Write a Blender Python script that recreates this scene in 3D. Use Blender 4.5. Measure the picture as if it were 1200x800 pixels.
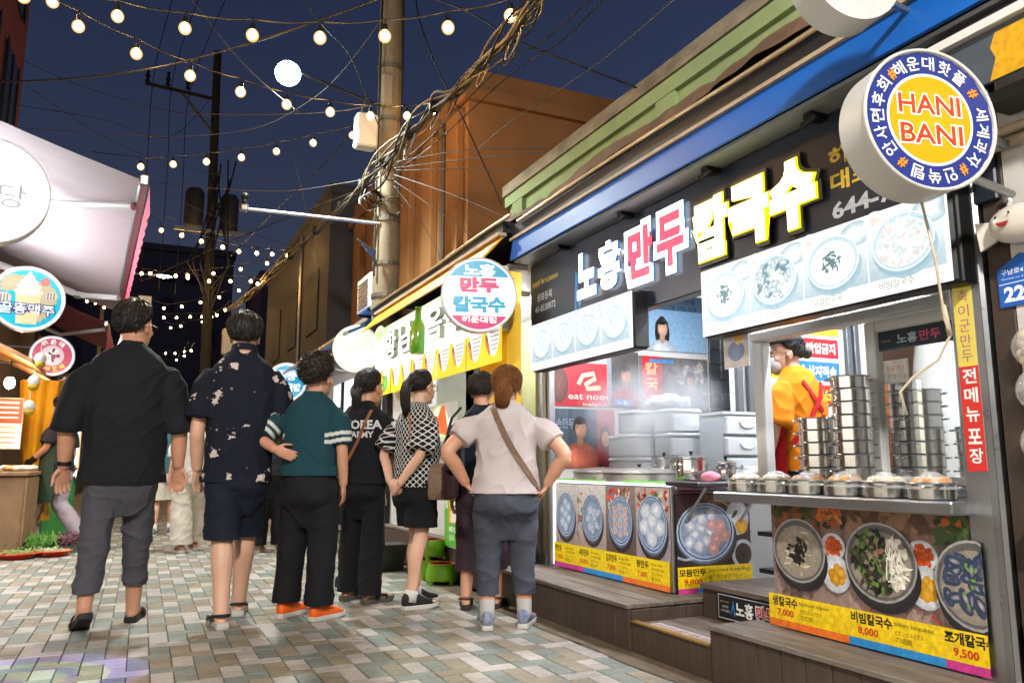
import bpy, bmesh, math, random
import numpy as np
from mathutils import Vector, Matrix, noise
from mathutils.bvhtree import BVHTree

random.seed(7)
scene = bpy.context.scene
for _o in list(bpy.data.objects):
    bpy.data.objects.remove(_o)

# ------------------------------------------------------------------ camera
cam_data = bpy.data.cameras.new("camera")
cam_data.lens = 27.9
cam_data.sensor_width = 36.0
cam_data.clip_start = 0.05
cam_data.clip_end = 600.0
camera = bpy.data.objects.new("camera", cam_data)
scene.collection.objects.link(camera)
camera.location = (0.0, 0.0, 0.95)
camera.rotation_euler = (math.radians(90 + 8.86), 0.0, math.radians(-24.8))
scene.camera = camera

# ------------------------------------------------------------------ dusk sky
world = bpy.data.worlds.new("World")
scene.world = world
world.use_nodes = True
wn = world.node_tree.nodes
wl = world.node_tree.links
wn.clear()
w_out = wn.new("ShaderNodeOutputWorld")
w_bg = wn.new("ShaderNodeBackground")
w_sky = wn.new("ShaderNodeTexSky")
w_sky.sky_type = 'NISHITA'
w_sky.sun_disc = False
w_sky.sun_elevation = math.radians(1.0)
w_sky.sun_rotation = math.radians(265.0)
w_sky.altitude = 20.0
w_sky.air_density = 1.0
w_sky.dust_density = 1.0
w_sky.ozone_density = 1.0
w_tint = wn.new("ShaderNodeMix")
w_tint.data_type = 'RGBA'
w_tint.blend_type = 'MULTIPLY'
w_tint.inputs[0].default_value = 1.0
w_tint.inputs[7].default_value = (0.46, 0.50, 1.0, 1.0)
wl.new(w_sky.outputs[0], w_tint.inputs[6])
wl.new(w_tint.outputs[2], w_bg.inputs[0])
w_bg.inputs[1].default_value = 0.092
wl.new(w_bg.outputs[0], w_out.inputs[0])

# ------------------------------------------------------------------ exposure
scene.view_settings.view_transform = 'Standard'
scene.view_settings.look = 'None'
scene.view_settings.exposure = 0.4
scene.view_settings.gamma = 1.0
scene.view_settings.use_curve_mapping = False
scene.render.engine = 'CYCLES'
scene.cycles.use_denoising = True
scene.cycles.max_bounces = 6
scene.cycles.diffuse_bounces = 3
scene.cycles.glossy_bounces = 3
scene.cycles.transmission_bounces = 5
scene.cycles.transparent_max_bounces = 8
scene.cycles.sample_clamp_indirect = 4.0
scene.cycles.caustics_reflective = False
scene.cycles.caustics_refractive = False

# ------------------------------------------------------------------ helpers
COL = scene.collection
LOC = {}


def lin(h):
    """'#rrggbb' (display) -> linear rgb tuple"""
    if not isinstance(h, str):
        return tuple(h)
    h = h.lstrip('#')
    r = []
    for i in (0, 2, 4):
        c = int(h[i:i + 2], 16) / 255.0
        r.append(c / 12.92 if c <= 0.04045 else ((c + 0.055) / 1.055) ** 2.4)
    return tuple(r)


MATS = {}


def mat(name, color='#808080', rough=0.6, metal=0.0, var=0.0, vscale=6.0, bump=0.0, bscale=40.0,
        emit=0.0, ecolor=None, sss=0.0, alpha=None, trans=0.0, coat=0.0, rvar=0.0, color2=None, stretch=(1, 1, 1), spec=0.5):
    """procedural Principled material: noise colour variation, noise roughness, noise bump"""
    if name in MATS:
        return MATS[name]
    m = bpy.data.materials.new(name)
    m.use_nodes = True
    nt = m.node_tree
    b = nt.nodes['Principled BSDF']
    c = lin(color)
    b.inputs['Base Color'].default_value = (*c, 1)
    b.inputs['Roughness'].default_value = rough
    b.inputs['Metallic'].default_value = metal
    b.inputs['Specular IOR Level'].default_value = spec
    if sss:
        b.inputs['Subsurface Weight'].default_value = sss
        b.inputs['Subsurface Radius'].default_value = (0.012, 0.005, 0.003)
        b.inputs['Subsurface Scale'].default_value = 1.0
    if coat:
        b.inputs['Coat Weight'].default_value = coat
    if trans:
        b.inputs['Transmission Weight'].default_value = trans
    if alpha is not None:
        b.inputs['Alpha'].default_value = alpha
    if emit:
        b.inputs['Emission Color'].default_value = (*(lin(ecolor) if ecolor else c), 1)
        b.inputs['Emission Strength'].default_value = emit
    tc = mp = None
    if var or bump or rvar:
        tc = nt.nodes.new('ShaderNodeTexCoord')
        mp = nt.nodes.new('ShaderNodeMapping')
        mp.inputs['Scale'].default_value = stretch
        nt.links.new(tc.outputs['Object'], mp.inputs[0])
    if var or rvar:
        n = nt.nodes.new('ShaderNodeTexNoise')
        n.inputs['Scale'].default_value = vscale
        n.inputs['Detail'].default_value = 8
        n.inputs['Roughness'].default_value = 0.65
        nt.links.new(mp.outputs[0], n.inputs[0])
        if var:
            mx = nt.nodes.new('ShaderNodeMix')
            mx.data_type = 'RGBA'
            c2 = lin(color2) if color2 else tuple(max(0, x * (1 - 0.6)) for x in c)
            mx.inputs[6].default_value = (*c, 1)
            mx.inputs[7].default_value = (*c2, 1)
            rp = nt.nodes.new('ShaderNodeMapRange')
            rp.inputs[1].default_value = 0.38
            rp.inputs[2].default_value = 0.68
            rp.inputs[3].default_value = 0.0
            rp.inputs[4].default_value = var
            nt.links.new(n.outputs[0], rp.inputs[0])
            nt.links.new(rp.outputs[0], mx.inputs[0])
            nt.links.new(mx.outputs[2], b.inputs['Base Color'])
        if rvar:
            rr = nt.nodes.new('ShaderNodeMapRange')
            rr.inputs[1].default_value = 0.3
            rr.inputs[2].default_value = 0.7
            rr.inputs[3].default_value = max(0, rough - rvar)
            rr.inputs[4].default_value = min(1, rough + rvar)
            nt.links.new(n.outputs[0], rr.inputs[0])
            nt.links.new(rr.outputs[0], b.inputs['Roughness'])
    if bump:
        n2 = nt.nodes.new('ShaderNodeTexNoise')
        n2.inputs['Scale'].default_value = bscale
        n2.inputs['Detail'].default_value = 6
        nt.links.new(mp.outputs[0], n2.inputs[0])
        bp = nt.nodes.new('ShaderNodeBump')
        bp.inputs['Strength'].default_value = bump
        bp.inputs['Distance'].default_value = 0.01
        nt.links.new(n2.outputs[0], bp.inputs['Height'])
        nt.links.new(bp.outputs[0], b.inputs['Normal'])
    MATS[name] = m
    return m


def attr_mat(name, emit=0.0, rough=0.45, spec=0.4, gain=1.0, bump=0.0, bscale=60, sampling=True, base=1.0, metal=0.0, grain=0.0):
    """material that shows the vertex colours 'Col' (flat print), optionally backlit or lifted by emission"""
    if name in MATS:
        return MATS[name]
    m = bpy.data.materials.new(name)
    m.use_nodes = True
    nt = m.node_tree
    b = nt.nodes['Principled BSDF']
    a = nt.nodes.new('ShaderNodeAttribute')
    a.attribute_name = 'Col'
    b.inputs['Roughness'].default_value = rough
    b.inputs['Metallic'].default_value = metal
    b.inputs['Specular IOR Level'].default_value = spec
    src = a.outputs[0]
    if grain:
        tg = nt.nodes.new('ShaderNodeTexCoord')
        ng = nt.nodes.new('ShaderNodeTexNoise')
        ng.inputs['Scale'].default_value = 38
        ng.inputs['Detail'].default_value = 7
        ng.inputs['Roughness'].default_value = .7
        nt.links.new(tg.outputs['Object'], ng.inputs[0])
        rg_ = nt.nodes.new('ShaderNodeMapRange')
        rg_.inputs[1].default_value = .3
        rg_.inputs[2].default_value = .7
        rg_.inputs[3].default_value = 1 - grain * .6
        rg_.inputs[4].default_value = 1 + grain * .35
        nt.links.new(ng.outputs[0], rg_.inputs[0])
        vg = nt.nodes.new('ShaderNodeVectorMath')
        vg.operation = 'SCALE'
        nt.links.new(src, vg.inputs[0])
        nt.links.new(rg_.outputs[0], vg.inputs['Scale'])
        src = vg.outputs[0]
    if base != 1.0:
        mm = nt.nodes.new('ShaderNodeVectorMath')
        mm.operation = 'SCALE'
        mm.inputs['Scale'].default_value = base
        nt.links.new(src, mm.inputs[0])
        nt.links.new(mm.outputs[0], b.inputs['Base Color'])
    else:
        nt.links.new(src, b.inputs['Base Color'])
    if emit:
        nt.links.new(src, b.inputs['Emission Color'])
        b.inputs['Emission Strength'].default_value = emit
        if not sampling:
            m.cycles.emission_sampling = 'NONE'
    if bump:
        tc = nt.nodes.new('ShaderNodeTexCoord')
        n2 = nt.nodes.new('ShaderNodeTexNoise')
        n2.inputs['Scale'].default_value = bscale
        n2.inputs['Detail'].default_value = 5
        nt.links.new(tc.outputs['Object'], n2.inputs[0])
        bp = nt.nodes.new('ShaderNodeBump')
        bp.inputs['Strength'].default_value = bump
        bp.inputs['Distance'].default_value = 0.01
        nt.links.new(n2.outputs[0], bp.inputs['Height'])
        nt.links.new(bp.outputs[0], b.inputs['Normal'])
    MATS[name] = m
    return m


def tag(o, label=None, cat=None, group=None, kind=None):
    if label:
        o['label'] = label
    if cat:
        o['category'] = cat
    if group:
        o['group'] = group
    if kind:
        o['kind'] = kind
    return o


def thing(name, label, cat, loc=(0, 0, 0), rotz=0.0, group=None):
    o = bpy.data.objects.new(name, None)
    o.empty_display_size = 0.1
    COL.objects.link(o)
    o.location = loc
    o.rotation_euler = (0, 0, rotz)
    LOC[o] = Vector(loc)
    return tag(o, label, cat, group)


def link_mesh(name, me, material=None, parent=None, loc=None, rotz=0.0):
    o = bpy.data.objects.new(name, me)
    COL.objects.link(o)
    if material is not None and not me.materials:
        me.materials.append(material)
    if parent is not None:
        o.parent = parent
    if loc is not None:
        o.location = loc
    if rotz:
        o.rotation_euler = (0, 0, rotz)
    return o


def basis(d):
    d = Vector(d).normalized()
    u = d.orthogonal().normalized()
    v = d.cross(u)
    return u, v, d


class MB:
    """collects shapes; build() links them as ONE mesh object"""

    def __init__(self):
        self.v = []
        self.f = []

    def add(self, vs, fs):
        n = len(self.v)
        self.v.extend([tuple(p) for p in vs])
        self.f.extend([tuple(i + n for i in f) for f in fs])
        return self

    def box(self, x0, x1, y0, y1, z0, z1):
        vs = [(x, y, z) for z in (z0, z1) for y in (y0, y1) for x in (x0, x1)]
        fs = [(0, 2, 3, 1), (4, 5, 7, 6), (0, 1, 5, 4), (2, 6, 7, 3), (0, 4, 6, 2), (1, 3, 7, 5)]
        return self.add(vs, fs)

    def bbox(self, c, s, rz=0.0, m=None, bev=0.0):
        """box with centre c, size s, rotated; bev chamfers the vertical edges' top rim"""
        hx, hy, hz = s[0] / 2, s[1] / 2, s[2] / 2
        M = m if m is not None else Matrix.Rotation(rz, 3, 'Z')
        if bev <= 0:
            vs = [Vector((x, y, z)) for z in (-hz, hz) for y in (-hy, hy) for x in (-hx, hx)]
            fs = [(0, 2, 3, 1), (4, 5, 7, 6), (0, 1, 5, 4), (2, 6, 7, 3), (0, 4, 6, 2), (1, 3, 7, 5)]
        else:
            b = min(bev, hx * 0.9, hy * 0.9, hz * 0.9)
            vs = []
            for z, ins in ((-hz, b), (-hz + b, 0), (hz - b, 0), (hz, b)):
                for sx, sy, fst in ((-1, -1, 0), (1, -1, 1), (1, 1, 0), (-1, 1, 1)):
                    ax, ay = hx - ins, hy - ins
                    p = Vector((sx * (ax - b), sy * ay, z))
                    q = Vector((sx * ax, sy * (ay - b), z))
                    vs.extend([q, p] if not fst else [p, q])
            fs = []
            for r in range(3):
                for k in range(8):
                    a, c2 = r * 8 + k, r * 8 + (k + 1) % 8
                    fs.append((a, c2, c2 + 8, a + 8))
            fs.append(tuple(range(7, -1, -1)))
            fs.append(tuple(range(24, 32)))
        return self.add([M @ p + Vector(c) for p in vs], fs)

    def cyl(self, p0, p1, r0, r1=None, n=12, caps=True):
        r1 = r0 if r1 is None else r1
        p0, p1 = Vector(p0), Vector(p1)
        u, v, d = basis(p1 - p0)
        vs = []
        for p, r in ((p0, r0), (p1, r1)):
            for k in range(n):
                a = 2 * math.pi * k / n
                vs.append(p + u * (r * math.cos(a)) + v * (r * math.sin(a)))
        fs = [(k, (k + 1) % n, n + (k + 1) % n, n + k) for k in range(n)]
        if caps:
            fs += [tuple(range(n - 1, -1, -1)), tuple(range(n, 2 * n))]
        return self.add(vs, fs)

    def tube(self, pts, r, n=6, caps=True):
        pts = [Vector(p) for p in pts]
        m = len(pts)
        rs = r if isinstance(r, (list, tuple)) else [r] * m
        vs = []
        d0 = (pts[1] - pts[0]).normalized()
        u = d0.orthogonal().normalized()
        for i, p in enumerate(pts):
            if i == 0:
                d = pts[1] - pts[0]
            elif i == m - 1:
                d = pts[-1] - pts[-2]
            else:
                d = pts[i + 1] - pts[i - 1]
            d.normalize()
            u = (u - d * u.dot(d))
            if u.length < 1e-5:
                u = d.orthogonal()
            u.normalize()
            w = d.cross(u)
            for k in range(n):
                a = 2 * math.pi * k / n
                vs.append(p + u * (rs[i] * math.cos(a)) + w * (rs[i] * math.sin(a)))
        fs = []
        for i in range(m - 1):
            for k in range(n):
                a, b = i * n + k, i * n + (k + 1) % n
                fs.append((a, b, b + n, a + n))
        if caps:
            fs += [tuple(range(n - 1, -1, -1)), tuple(range((m - 1) * n, m * n))]
        return self.add(vs, fs)

    def ell(self, c, r, nu=14, nv=9, m=None, zlo=-1.0):
        """ellipsoid (zlo>-1 cuts it off below, closed flat)"""
        c = Vector(c)
        vs = []
        lo = math.asin(max(-1, min(1, zlo)))
        for j in range(nv + 1):
            t = lo + (math.pi / 2 - lo) * j / nv
            for k in range(nu):
                a = 2 * math.pi * k / nu
                p = Vector((r[0] * math.cos(t) * math.cos(a), r[1] * math.cos(t) * math.sin(a), r[2] * math.sin(t)))
                vs.append((m @ p if m is not None else p) + c)
        fs = []
        for j in range(nv):
            for k in range(nu):
                a, b = j * nu + k, j * nu + (k + 1) % nu
                fs.append((a, b, b + nu, a + nu))
        fs.append(tuple(range(nu - 1, -1, -1)))
        fs.append(tuple(range(nv * nu, (nv + 1) * nu)))
        return self.add(vs, fs)

    def lathe(self, prof, n=24, c=(0, 0, 0), m=None):
        """prof: list of (r,z) from bottom to top, spun round z"""
        c = Vector(c)
        vs = []
        for r, z in prof:
            for k in range(n):
                a = 2 * math.pi * k / n
                p = Vector((r * math.cos(a), r * math.sin(a), z))
                vs.append((m @ p if m is not None else p) + c)
        fs = []
        for i in range(len(prof) - 1):
            for k in range(n):
                a, b = i * n + k, i * n + (k + 1) % n
                fs.append((a, b, b + n, a + n))
        fs.append(tuple(range(n - 1, -1, -1)))
        fs.append(tuple(range((len(prof) - 1) * n, len(prof) * n)))
        return self.add(vs, fs)

    def prism(self, pts, d):
        """extrude the 3-D polygon pts by vector d"""
        d = Vector(d)
        n = len(pts)
        vs = [Vector(p) for p in pts] + [Vector(p) + d for p in pts]
        fs = [tuple(range(n - 1, -1, -1)), tuple(range(n, 2 * n))]
        fs += [(k, (k + 1) % n, n + (k + 1) % n, n + k) for k in range(n)]
        return self.add(vs, fs)

    def grid(self, fn, nu, nv):
        vs = [fn(i / nu, j / nv) for j in range(nv + 1) for i in range(nu + 1)]
        fs = []
        for j in range(nv):
            for i in range(nu):
                a = j * (nu + 1) + i
                fs.append((a, a + 1, a + nu + 2, a + nu + 1))
        return self.add(vs, fs)

    def mesh(self, name, off=None):
        me = bpy.data.meshes.new(name)
        vs = self.v
        if off is not None:
            ox, oy, oz = off
            vs = [(x - ox, y - oy, z - oz) for x, y, z in vs]
        me.from_pydata(vs, [], self.f)
        bm = bmesh.new()
        bm.from_mesh(me)
        bmesh.ops.recalc_face_normals(bm, faces=bm.faces)
        bm.to_mesh(me)
        bm.free()
        return me

    def build(self, name, material, parent=None, smooth=False, world=True, loc=None):
        """world=True: the shapes were given in world coordinates and the parent is unrotated"""
        off = None
        if parent is not None and world:
            off = LOC.get(parent)
        elif parent is None and loc is not None:
            off = loc
        me = self.mesh(name, off)
        if smooth:
            me.polygons.foreach_set('use_smooth', [True] * len(me.polygons))
            if smooth != 'all':
                me.set_sharp_from_angle(angle=math.radians(40))
        o = link_mesh(name, me, material, parent)
        if parent is None and loc is not None:
            o.location = loc
            LOC[o] = Vector(loc)
        elif parent is not None and world:
            LOC[o] = LOC.get(parent, Vector((0, 0, 0)))
        elif parent is None:
            LOC[o] = Vector((0, 0, 0))
        return o


# --- text ----------------------------------------------------------------
TXT = {}


def text_geo(s, bold=0.0, extrude=0.0, res=2):
    key = (s, bold, extrude, res)
    if key in TXT:
        return TXT[key]
    cu = bpy.data.curves.new('t', 'FONT')
    cu.body = s
    cu.resolution_u = res
    cu.offset = bold
    cu.extrude = extrude
    ob = bpy.data.objects.new('t', cu)
    me = ob.to_mesh()
    n = len(me.vertices)
    co = np.empty(n * 3, dtype=np.float64)
    me.vertices.foreach_get('co', co)
    co = co.reshape(-1, 3)
    fs = [tuple(p.vertices) for p in me.polygons]
    ob.to_mesh_clear()
    bpy.data.objects.remove(ob)
    bpy.data.curves.remove(cu)
    if n == 0:
        co = np.zeros((1, 3))
    TXT[key] = (co, fs)
    return TXT[key]


class Canvas:
    """flat print on a plane: shapes given in (u, v) metres, painted in order, each a hair above the last"""

    def __init__(self, O, U, V, eps=0.00006):
        self.O, self.U, self.V = Vector(O), Vector(U).normalized(), Vector(V).normalized()
        self.N = self.U.cross(self.V)
        self.v, self.f, self.c = [], [], []
        self.k = 1
        self.eps = eps
        self.clip = None

    def pt(self, u, v, w=0.0):
        return self.O + self.U * u + self.V * v + self.N * (self.k * self.eps + w)

    def _add(self, uv, fs, cols):
        n = len(self.v)
        if self.clip:
            a, b, c_, d = self.clip
            uv = [(min(max(p[0], a), c_), min(max(p[1], b), d)) for p in uv]
        self.v.extend([tuple(self.pt(*p)) for p in uv])
        self.f.extend([tuple(i + n for i in f) for f in fs])
        self.c.extend([lin(c) for c in cols])
        self.k += 1

    def rect(self, x0, y0, x1, y1, c, c2=None):
        c2 = c2 or c
        self._add([(x0, y0), (x1, y0), (x1, y1), (x0, y1)], [(0, 1, 2, 3)], [c, c, c2, c2])

    def ell(self, cx, cy, rx, ry, c, c2=None, rot=0.0, n=26, jag=0.0, a0=0.0, a1=None):
        c2 = c2 or c
        full = a1 is None
        a1 = 2 * math.pi if full else a1
        ca, sa = math.cos(rot), math.sin(rot)
        uv = [(cx, cy)]
        m = n if full else n + 1
        for k in range(m):
            a = a0 + (a1 - a0) * k / n
            j = 1 + random.uniform(-jag, jag)
            x, y = rx * math.cos(a) * j, ry * math.sin(a) * j
            uv.append((cx + x * ca - y * sa, cy + x * sa + y * ca))
        if full:
            fs = [(0, 1 + k, 1 + (k + 1) % n) for k in range(n)]
        else:
            fs = [(0, 1 + k, 2 + k) for k in range(n)]
        self._add(uv, fs, [c] + [c2] * m)

    def ring(self, cx, cy, rx, ry, w, c, n=28, c2=None):
        uv = []
        for k in range(n):
            a = 2 * math.pi * k / n
            uv.append((cx + rx * math.cos(a), cy + ry * math.sin(a)))
            uv.append((cx + (rx - w) * math.cos(a), cy + (ry - w) * math.sin(a)))
        fs = [(2 * k, 2 * ((k + 1) % n), 2 * ((k + 1) % n) + 1, 2 * k + 1) for k in range(n)]
        self._add(uv, fs, [c, c2 or c] * n)

    def poly(self, pts, c):
        self._add(pts, [tuple(range(len(pts)))], [c] * len(pts))

    def line(self, pts, w, c):
        uv = []
        for i, p in enumerate(pts):
            a = pts[max(0, i - 1)]
            b = pts[min(len(pts) - 1, i + 1)]
            dx, dy = b[0] - a[0], b[1] - a[1]
            L = math.hypot(dx, dy) or 1
            nx, ny = -dy / L * w / 2, dx / L * w / 2
            uv += [(p[0] + nx, p[1] + ny), (p[0] - nx, p[1] - ny)]
        fs = [(2 * i, 2 * i + 1, 2 * i + 3, 2 * i + 2) for i in range(len(pts) - 1)]
        self._add(uv, fs, [c] * len(uv))

    def text(self, s, x, y, w, h, c, bold=0.0, rot=0.0, res=2, anchor='l', skew=0.0, mirror=False):
        """fit the text into the box with lower-left (x, y); w None keeps its natural width"""
        co, fs = text_geo(s, bold, 0.0, res)
        mn, mx = co.min(0), co.max(0)
        bw, bh = max(mx[0] - mn[0], 1e-6), max(mx[1] - mn[1], 1e-6)
        sy = h / bh
        sx = sy if w is None else w / bw
        if w is not None and h is None:
            sy = sx
        ww = bw * sx
        x0 = x - (ww if anchor == 'r' else ww / 2 if anchor == 'c' else 0)
        ca, sa = math.cos(rot), math.sin(rot)
        uv = []
        for p in co:
            a, b = (p[0] - mn[0]) * sx, (p[1] - mn[1]) * sy
            a += b * skew
            if mirror:
                a = ww - a
            if rot:
                a2, b2 = a - ww / 2, b - h / 2
                a, b = a2 * ca - b2 * sa + ww / 2, a2 * sa + b2 * ca + h / 2
            uv.append((x0 + a, y + b))
        self._add(uv, fs, [c] * len(uv))
        return ww

    def build(self, name, material, parent, off=None):
        me = bpy.data.meshes.new(name)
        o = LOC.get(parent, Vector((0, 0, 0))) if off is None else Vector(off)
        me.from_pydata([(x - o[0], y - o[1], z - o[2]) for x, y, z in self.v], [], self.f)
        a = me.color_attributes.new('Col', 'FLOAT_COLOR', 'POINT')
        a.data.foreach_set('color', [q for c in self.c for q in (c[0], c[1], c[2], 1.0)])
        return link_mesh(name, me, material, parent)


XF = dict(U=(0, -1, 0), V=(0, 0, 1))       # a plane that faces the alley from the +X side
YF = dict(U=(1, 0, 0), V=(0, 0, 1))        # a plane that faces back down the alley (-Y)


def letters3d(names, s, O, U, V, w, h, depth, material, parent, bold=0.03, side_mat=None, gap=0.0):
    """raised channel letters: every character its own part, fitted together into w x h"""
    U, V = Vector(U), Vector(V)
    N = U.cross(V)
    n = len(s)
    cw = (w - gap * (n - 1)) / n
    out = []
    for i, ch in enumerate(s):
        co, fs = text_geo(ch, bold, 0.5, 3)
        mn, mx = co.min(0), co.max(0)
        sx, sy = cw / (mx[0] - mn[0]), h / (mx[1] - mn[1])
        off = LOC.get(parent, Vector((0, 0, 0)))
        mb = MB()
        vs = []
        for p in co:
            t = Vector(O) + U * (i * (cw + gap) + (p[0] - mn[0]) * sx) + V * ((p[1] - mn[1]) * sy) + N * ((p[2] + 0.5) * depth)
            vs.append(t)
        mb.add(vs, fs)
        me = bpy.data.meshes.new(names)
        me.from_pydata([tuple(v - off) for v in vs], [], fs)
        me.materials.append(material)
        if side_mat:
            me.materials.append(side_mat)
            me.update()
            for p in me.polygons:
                if abs(p.normal.dot(N)) < 0.7:
                    p.material_index = 1
        o = link_mesh(names, me, None, parent)
        out.append(o)
    return out


def ring_text(c, items, R, size, col, bold=0.03, cx=0.0, cy=0.0):
    """characters set round a circle, tops outward; items: (char, degrees clockwise from the top)"""
    for ch, deg in items:
        a = math.radians(90 - deg)
        x, y = cx + R * math.cos(a), cy + R * math.sin(a)
        co, fs = text_geo(ch, bold)
        ww = size * (0.95 if ord(ch) > 255 else 0.75)
        c.text(ch, x - ww / 2, y - size / 2, ww, size, col, bold, rot=a - math.pi / 2)


def round_sign(name, label, c0, a, dia, thick, paint, lit_mat, rim_mat, arm_to=None, n=48):
    """cylindrical sign box; a turns its face round z (0 faces -Y); paint(canvas) draws the face"""
    t = thing(name, label, 'sign', c0)
    U = Vector((math.cos(a), math.sin(a), 0))
    V = Vector((0, 0, 1))
    N = U.cross(V)
    R = dia / 2
    P = Vector(c0)
    mb = MB()
    back, front = P - N * thick, P
    vs = []
    for q in (back, front):
        for k in range(n):
            an = 2 * math.pi * k / n
            vs.append(q + U * (R * math.cos(an)) + V * (R * math.sin(an)))
    fs = [(k, (k + 1) % n, n + (k + 1) % n, n + k) for k in range(n)]
    mb.add(vs, fs + [tuple(range(n - 1, -1, -1)), tuple(range(n, 2 * n))])
    mb.build('sign_drum', rim_mat, t, smooth=True)
    cv = Canvas(P + N * 0.001, U, V)
    paint(cv, R)
    cv.build('sign_face', lit_mat, t)
    mb = MB()
    rp = [P + N * 0.004 + U * (R * .995 * math.cos(2 * math.pi * k / n)) + V * (R * .995 * math.sin(2 * math.pi * k / n)) for k in range(n + 1)]
    mb.tube(rp, 0.006, 6, caps=False)
    mb.build('rim', rim_mat, t, smooth='all')
    if arm_to:
        for dz in (-R * .4, R * .4):
            mid = P - N * thick * .5 + V * dz
            MB().cyl(mid, Vector((arm_to[0], arm_to[1], mid.z)), .014, n=8).build('bracket', MATS.get('aluminium_frame'), t)
    return t

# ================================================================== ground
ground_m = mat('street_ground', '#4a463f', 0.9, var=0.5, vscale=1.2, bump=0.3, bscale=30)
g = MB().grid(lambda u, v: (-120 + 240 * u, -60 + 240 * v, -0.03), 2, 2).build('ground', ground_m)
tag(g, kind='structure')

joint_m = mat('paver_joint_sand', '#4f493f', 0.95, var=0.5, vscale=20, bump=0.4, bscale=200)
pavement = MB().grid(lambda u, v: (-2.6 + 4.96 * u, -3 + 43 * v, -0.007), 4, 30).build('pavement', joint_m)
tag(pavement, kind='structure')


def paver_mat(name, c, c2):
    m = mat(name, c, 0.62, var=0.55, vscale=26, bump=0.35, bscale=170, color2=c2, rvar=0.12)
    nt = m.node_tree
    b = nt.nodes['Principled BSDF']
    mixn = [n for n in nt.nodes if n.bl_idname == 'ShaderNodeMix'][0]
    # large-scale grime in world space and a small shift from stone to stone
    geo = nt.nodes.new('ShaderNodeNewGeometry')
    n = nt.nodes.new('ShaderNodeTexNoise')
    n.inputs['Scale'].default_value = 1.7
    n.inputs['Detail'].default_value = 6
    nt.links.new(geo.outputs['Position'], n.inputs[0])
    wn_ = nt.nodes.new('ShaderNodeTexWhiteNoise')
    sn = nt.nodes.new('ShaderNodeVectorMath')
    sn.operation = 'SNAP'
    sn.inputs[1].default_value = (0.1, 0.1, 10)
    nt.links.new(geo.outputs['Position'], sn.inputs[0])
    nt.links.new(sn.outputs[0], wn_.inputs[0])
    add = nt.nodes.new('ShaderNodeMath')
    add.operation = 'MULTIPLY_ADD'
    nt.links.new(wn_.outputs[0], add.inputs[0])
    add.inputs[1].default_value = 0.16
    nt.links.new(n.outputs[0], add.inputs[2])
    rp = nt.nodes.new('ShaderNodeMapRange')
    rp.inputs[1].default_value = 0.36
    rp.inputs[2].default_value = 0.8
    rp.inputs[3].default_value = 0.58
    rp.inputs[4].default_value = 1.15
    nt.links.new(add.outputs[0], rp.inputs[0])
    # small dark gum and drip spots
    vs_ = nt.nodes.new('ShaderNodeTexVoronoi')
    vs_.inputs['Scale'].default_value = 5.5
    nt.links.new(geo.outputs['Position'], vs_.inputs[0])
    sp_ = nt.nodes.new('ShaderNodeMapRange')
    sp_.inputs[1].default_value = 0.05
    sp_.inputs[2].default_value = 0.13
    sp_.inputs[3].default_value = 0.62
    sp_.inputs[4].default_value = 1.0
    nt.links.new(vs_.outputs['Distance'], sp_.inputs[0])
    mm_ = nt.nodes.new('ShaderNodeMath')
    mm_.operation = 'MULTIPLY'
    nt.links.new(rp.outputs[0], mm_.inputs[0])
    nt.links.new(sp_.outputs[0], mm_.inputs[1])
    sc = nt.nodes.new('ShaderNodeVectorMath')
    sc.operation = 'SCALE'
    nt.links.new(mixn.outputs[2], sc.inputs[0])
    nt.links.new(mm_.outputs[0], sc.inputs['Scale'])
    nt.links.new(sc.outputs[0], b.inputs['Base Color'])
    return m


PAV = [paver_mat('paver_pale_stone', '#b0a8a0', '#978d84'),
       paver_mat('paver_sage_stone', '#7c827a', '#676d65'),
       paver_mat('paver_tan_stone', '#8b806d', '#766c59')]
pav_meshes = {}
for ci in range(3):
    for st, (sx, sy) in enumerate(((0.0955, 0.1955), (0.1955, 0.0955))):
        mb = MB()
        hx, hy, b = sx / 2, sy / 2, 0.003
        vs = [(-hx, -hy, -0.03), (hx, -hy, -0.03), (hx, hy, -0.03), (-hx, hy, -0.03),
              (-hx, -hy, -b), (hx, -hy, -b), (hx, hy, -b), (-hx, hy, -b),
              (-hx + b, -hy + b, 0), (hx - b, -hy + b, 0), (hx - b, hy - b, 0), (-hx + b, hy - b, 0)]
        fs = [(8, 9, 10, 11)]
        for r in (0, 4):
            for k in range(4):
                fs.append((r + k, r + (k + 1) % 4, r + 4 + (k + 1) % 4, r + 4 + k))
        mb.add(vs, fs)
        me = mb.mesh('paver')
        me.materials.append(PAV[ci])
        pav_meshes[(ci, st)] = me

cells = []
prng = random.Random(3)
row = 0
y = -2.0
while y < 38:
    for i in range(48):
        cells.append((-2.5 + 0.1 * (i + 0.5), y + 0.1, 0, (i + 2 * row) % 3))
    for i in range(-1, 24):
        x = -2.5 + 0.2 * (i + 0.5) + (0.1 if row % 2 else 0.0)
        if -2.55 < x - 0.1 and x + 0.1 < 2.36:
            cells.append((x, y + 0.25, 1, (i + row + 1) % 3))
    y += 0.3
    row += 1


def cam_px(p):
    d = Vector(p) - camera.location
    R = camera.rotation_euler.to_matrix()
    q = R.transposed() @ d
    if q.z > -0.2:
        return None
    return (0.5 + 27.9 / 36 * q.x / -q.z, 0.5 + 27.9 / 36 * 1.5 * q.y / -q.z, -q.z)


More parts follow.
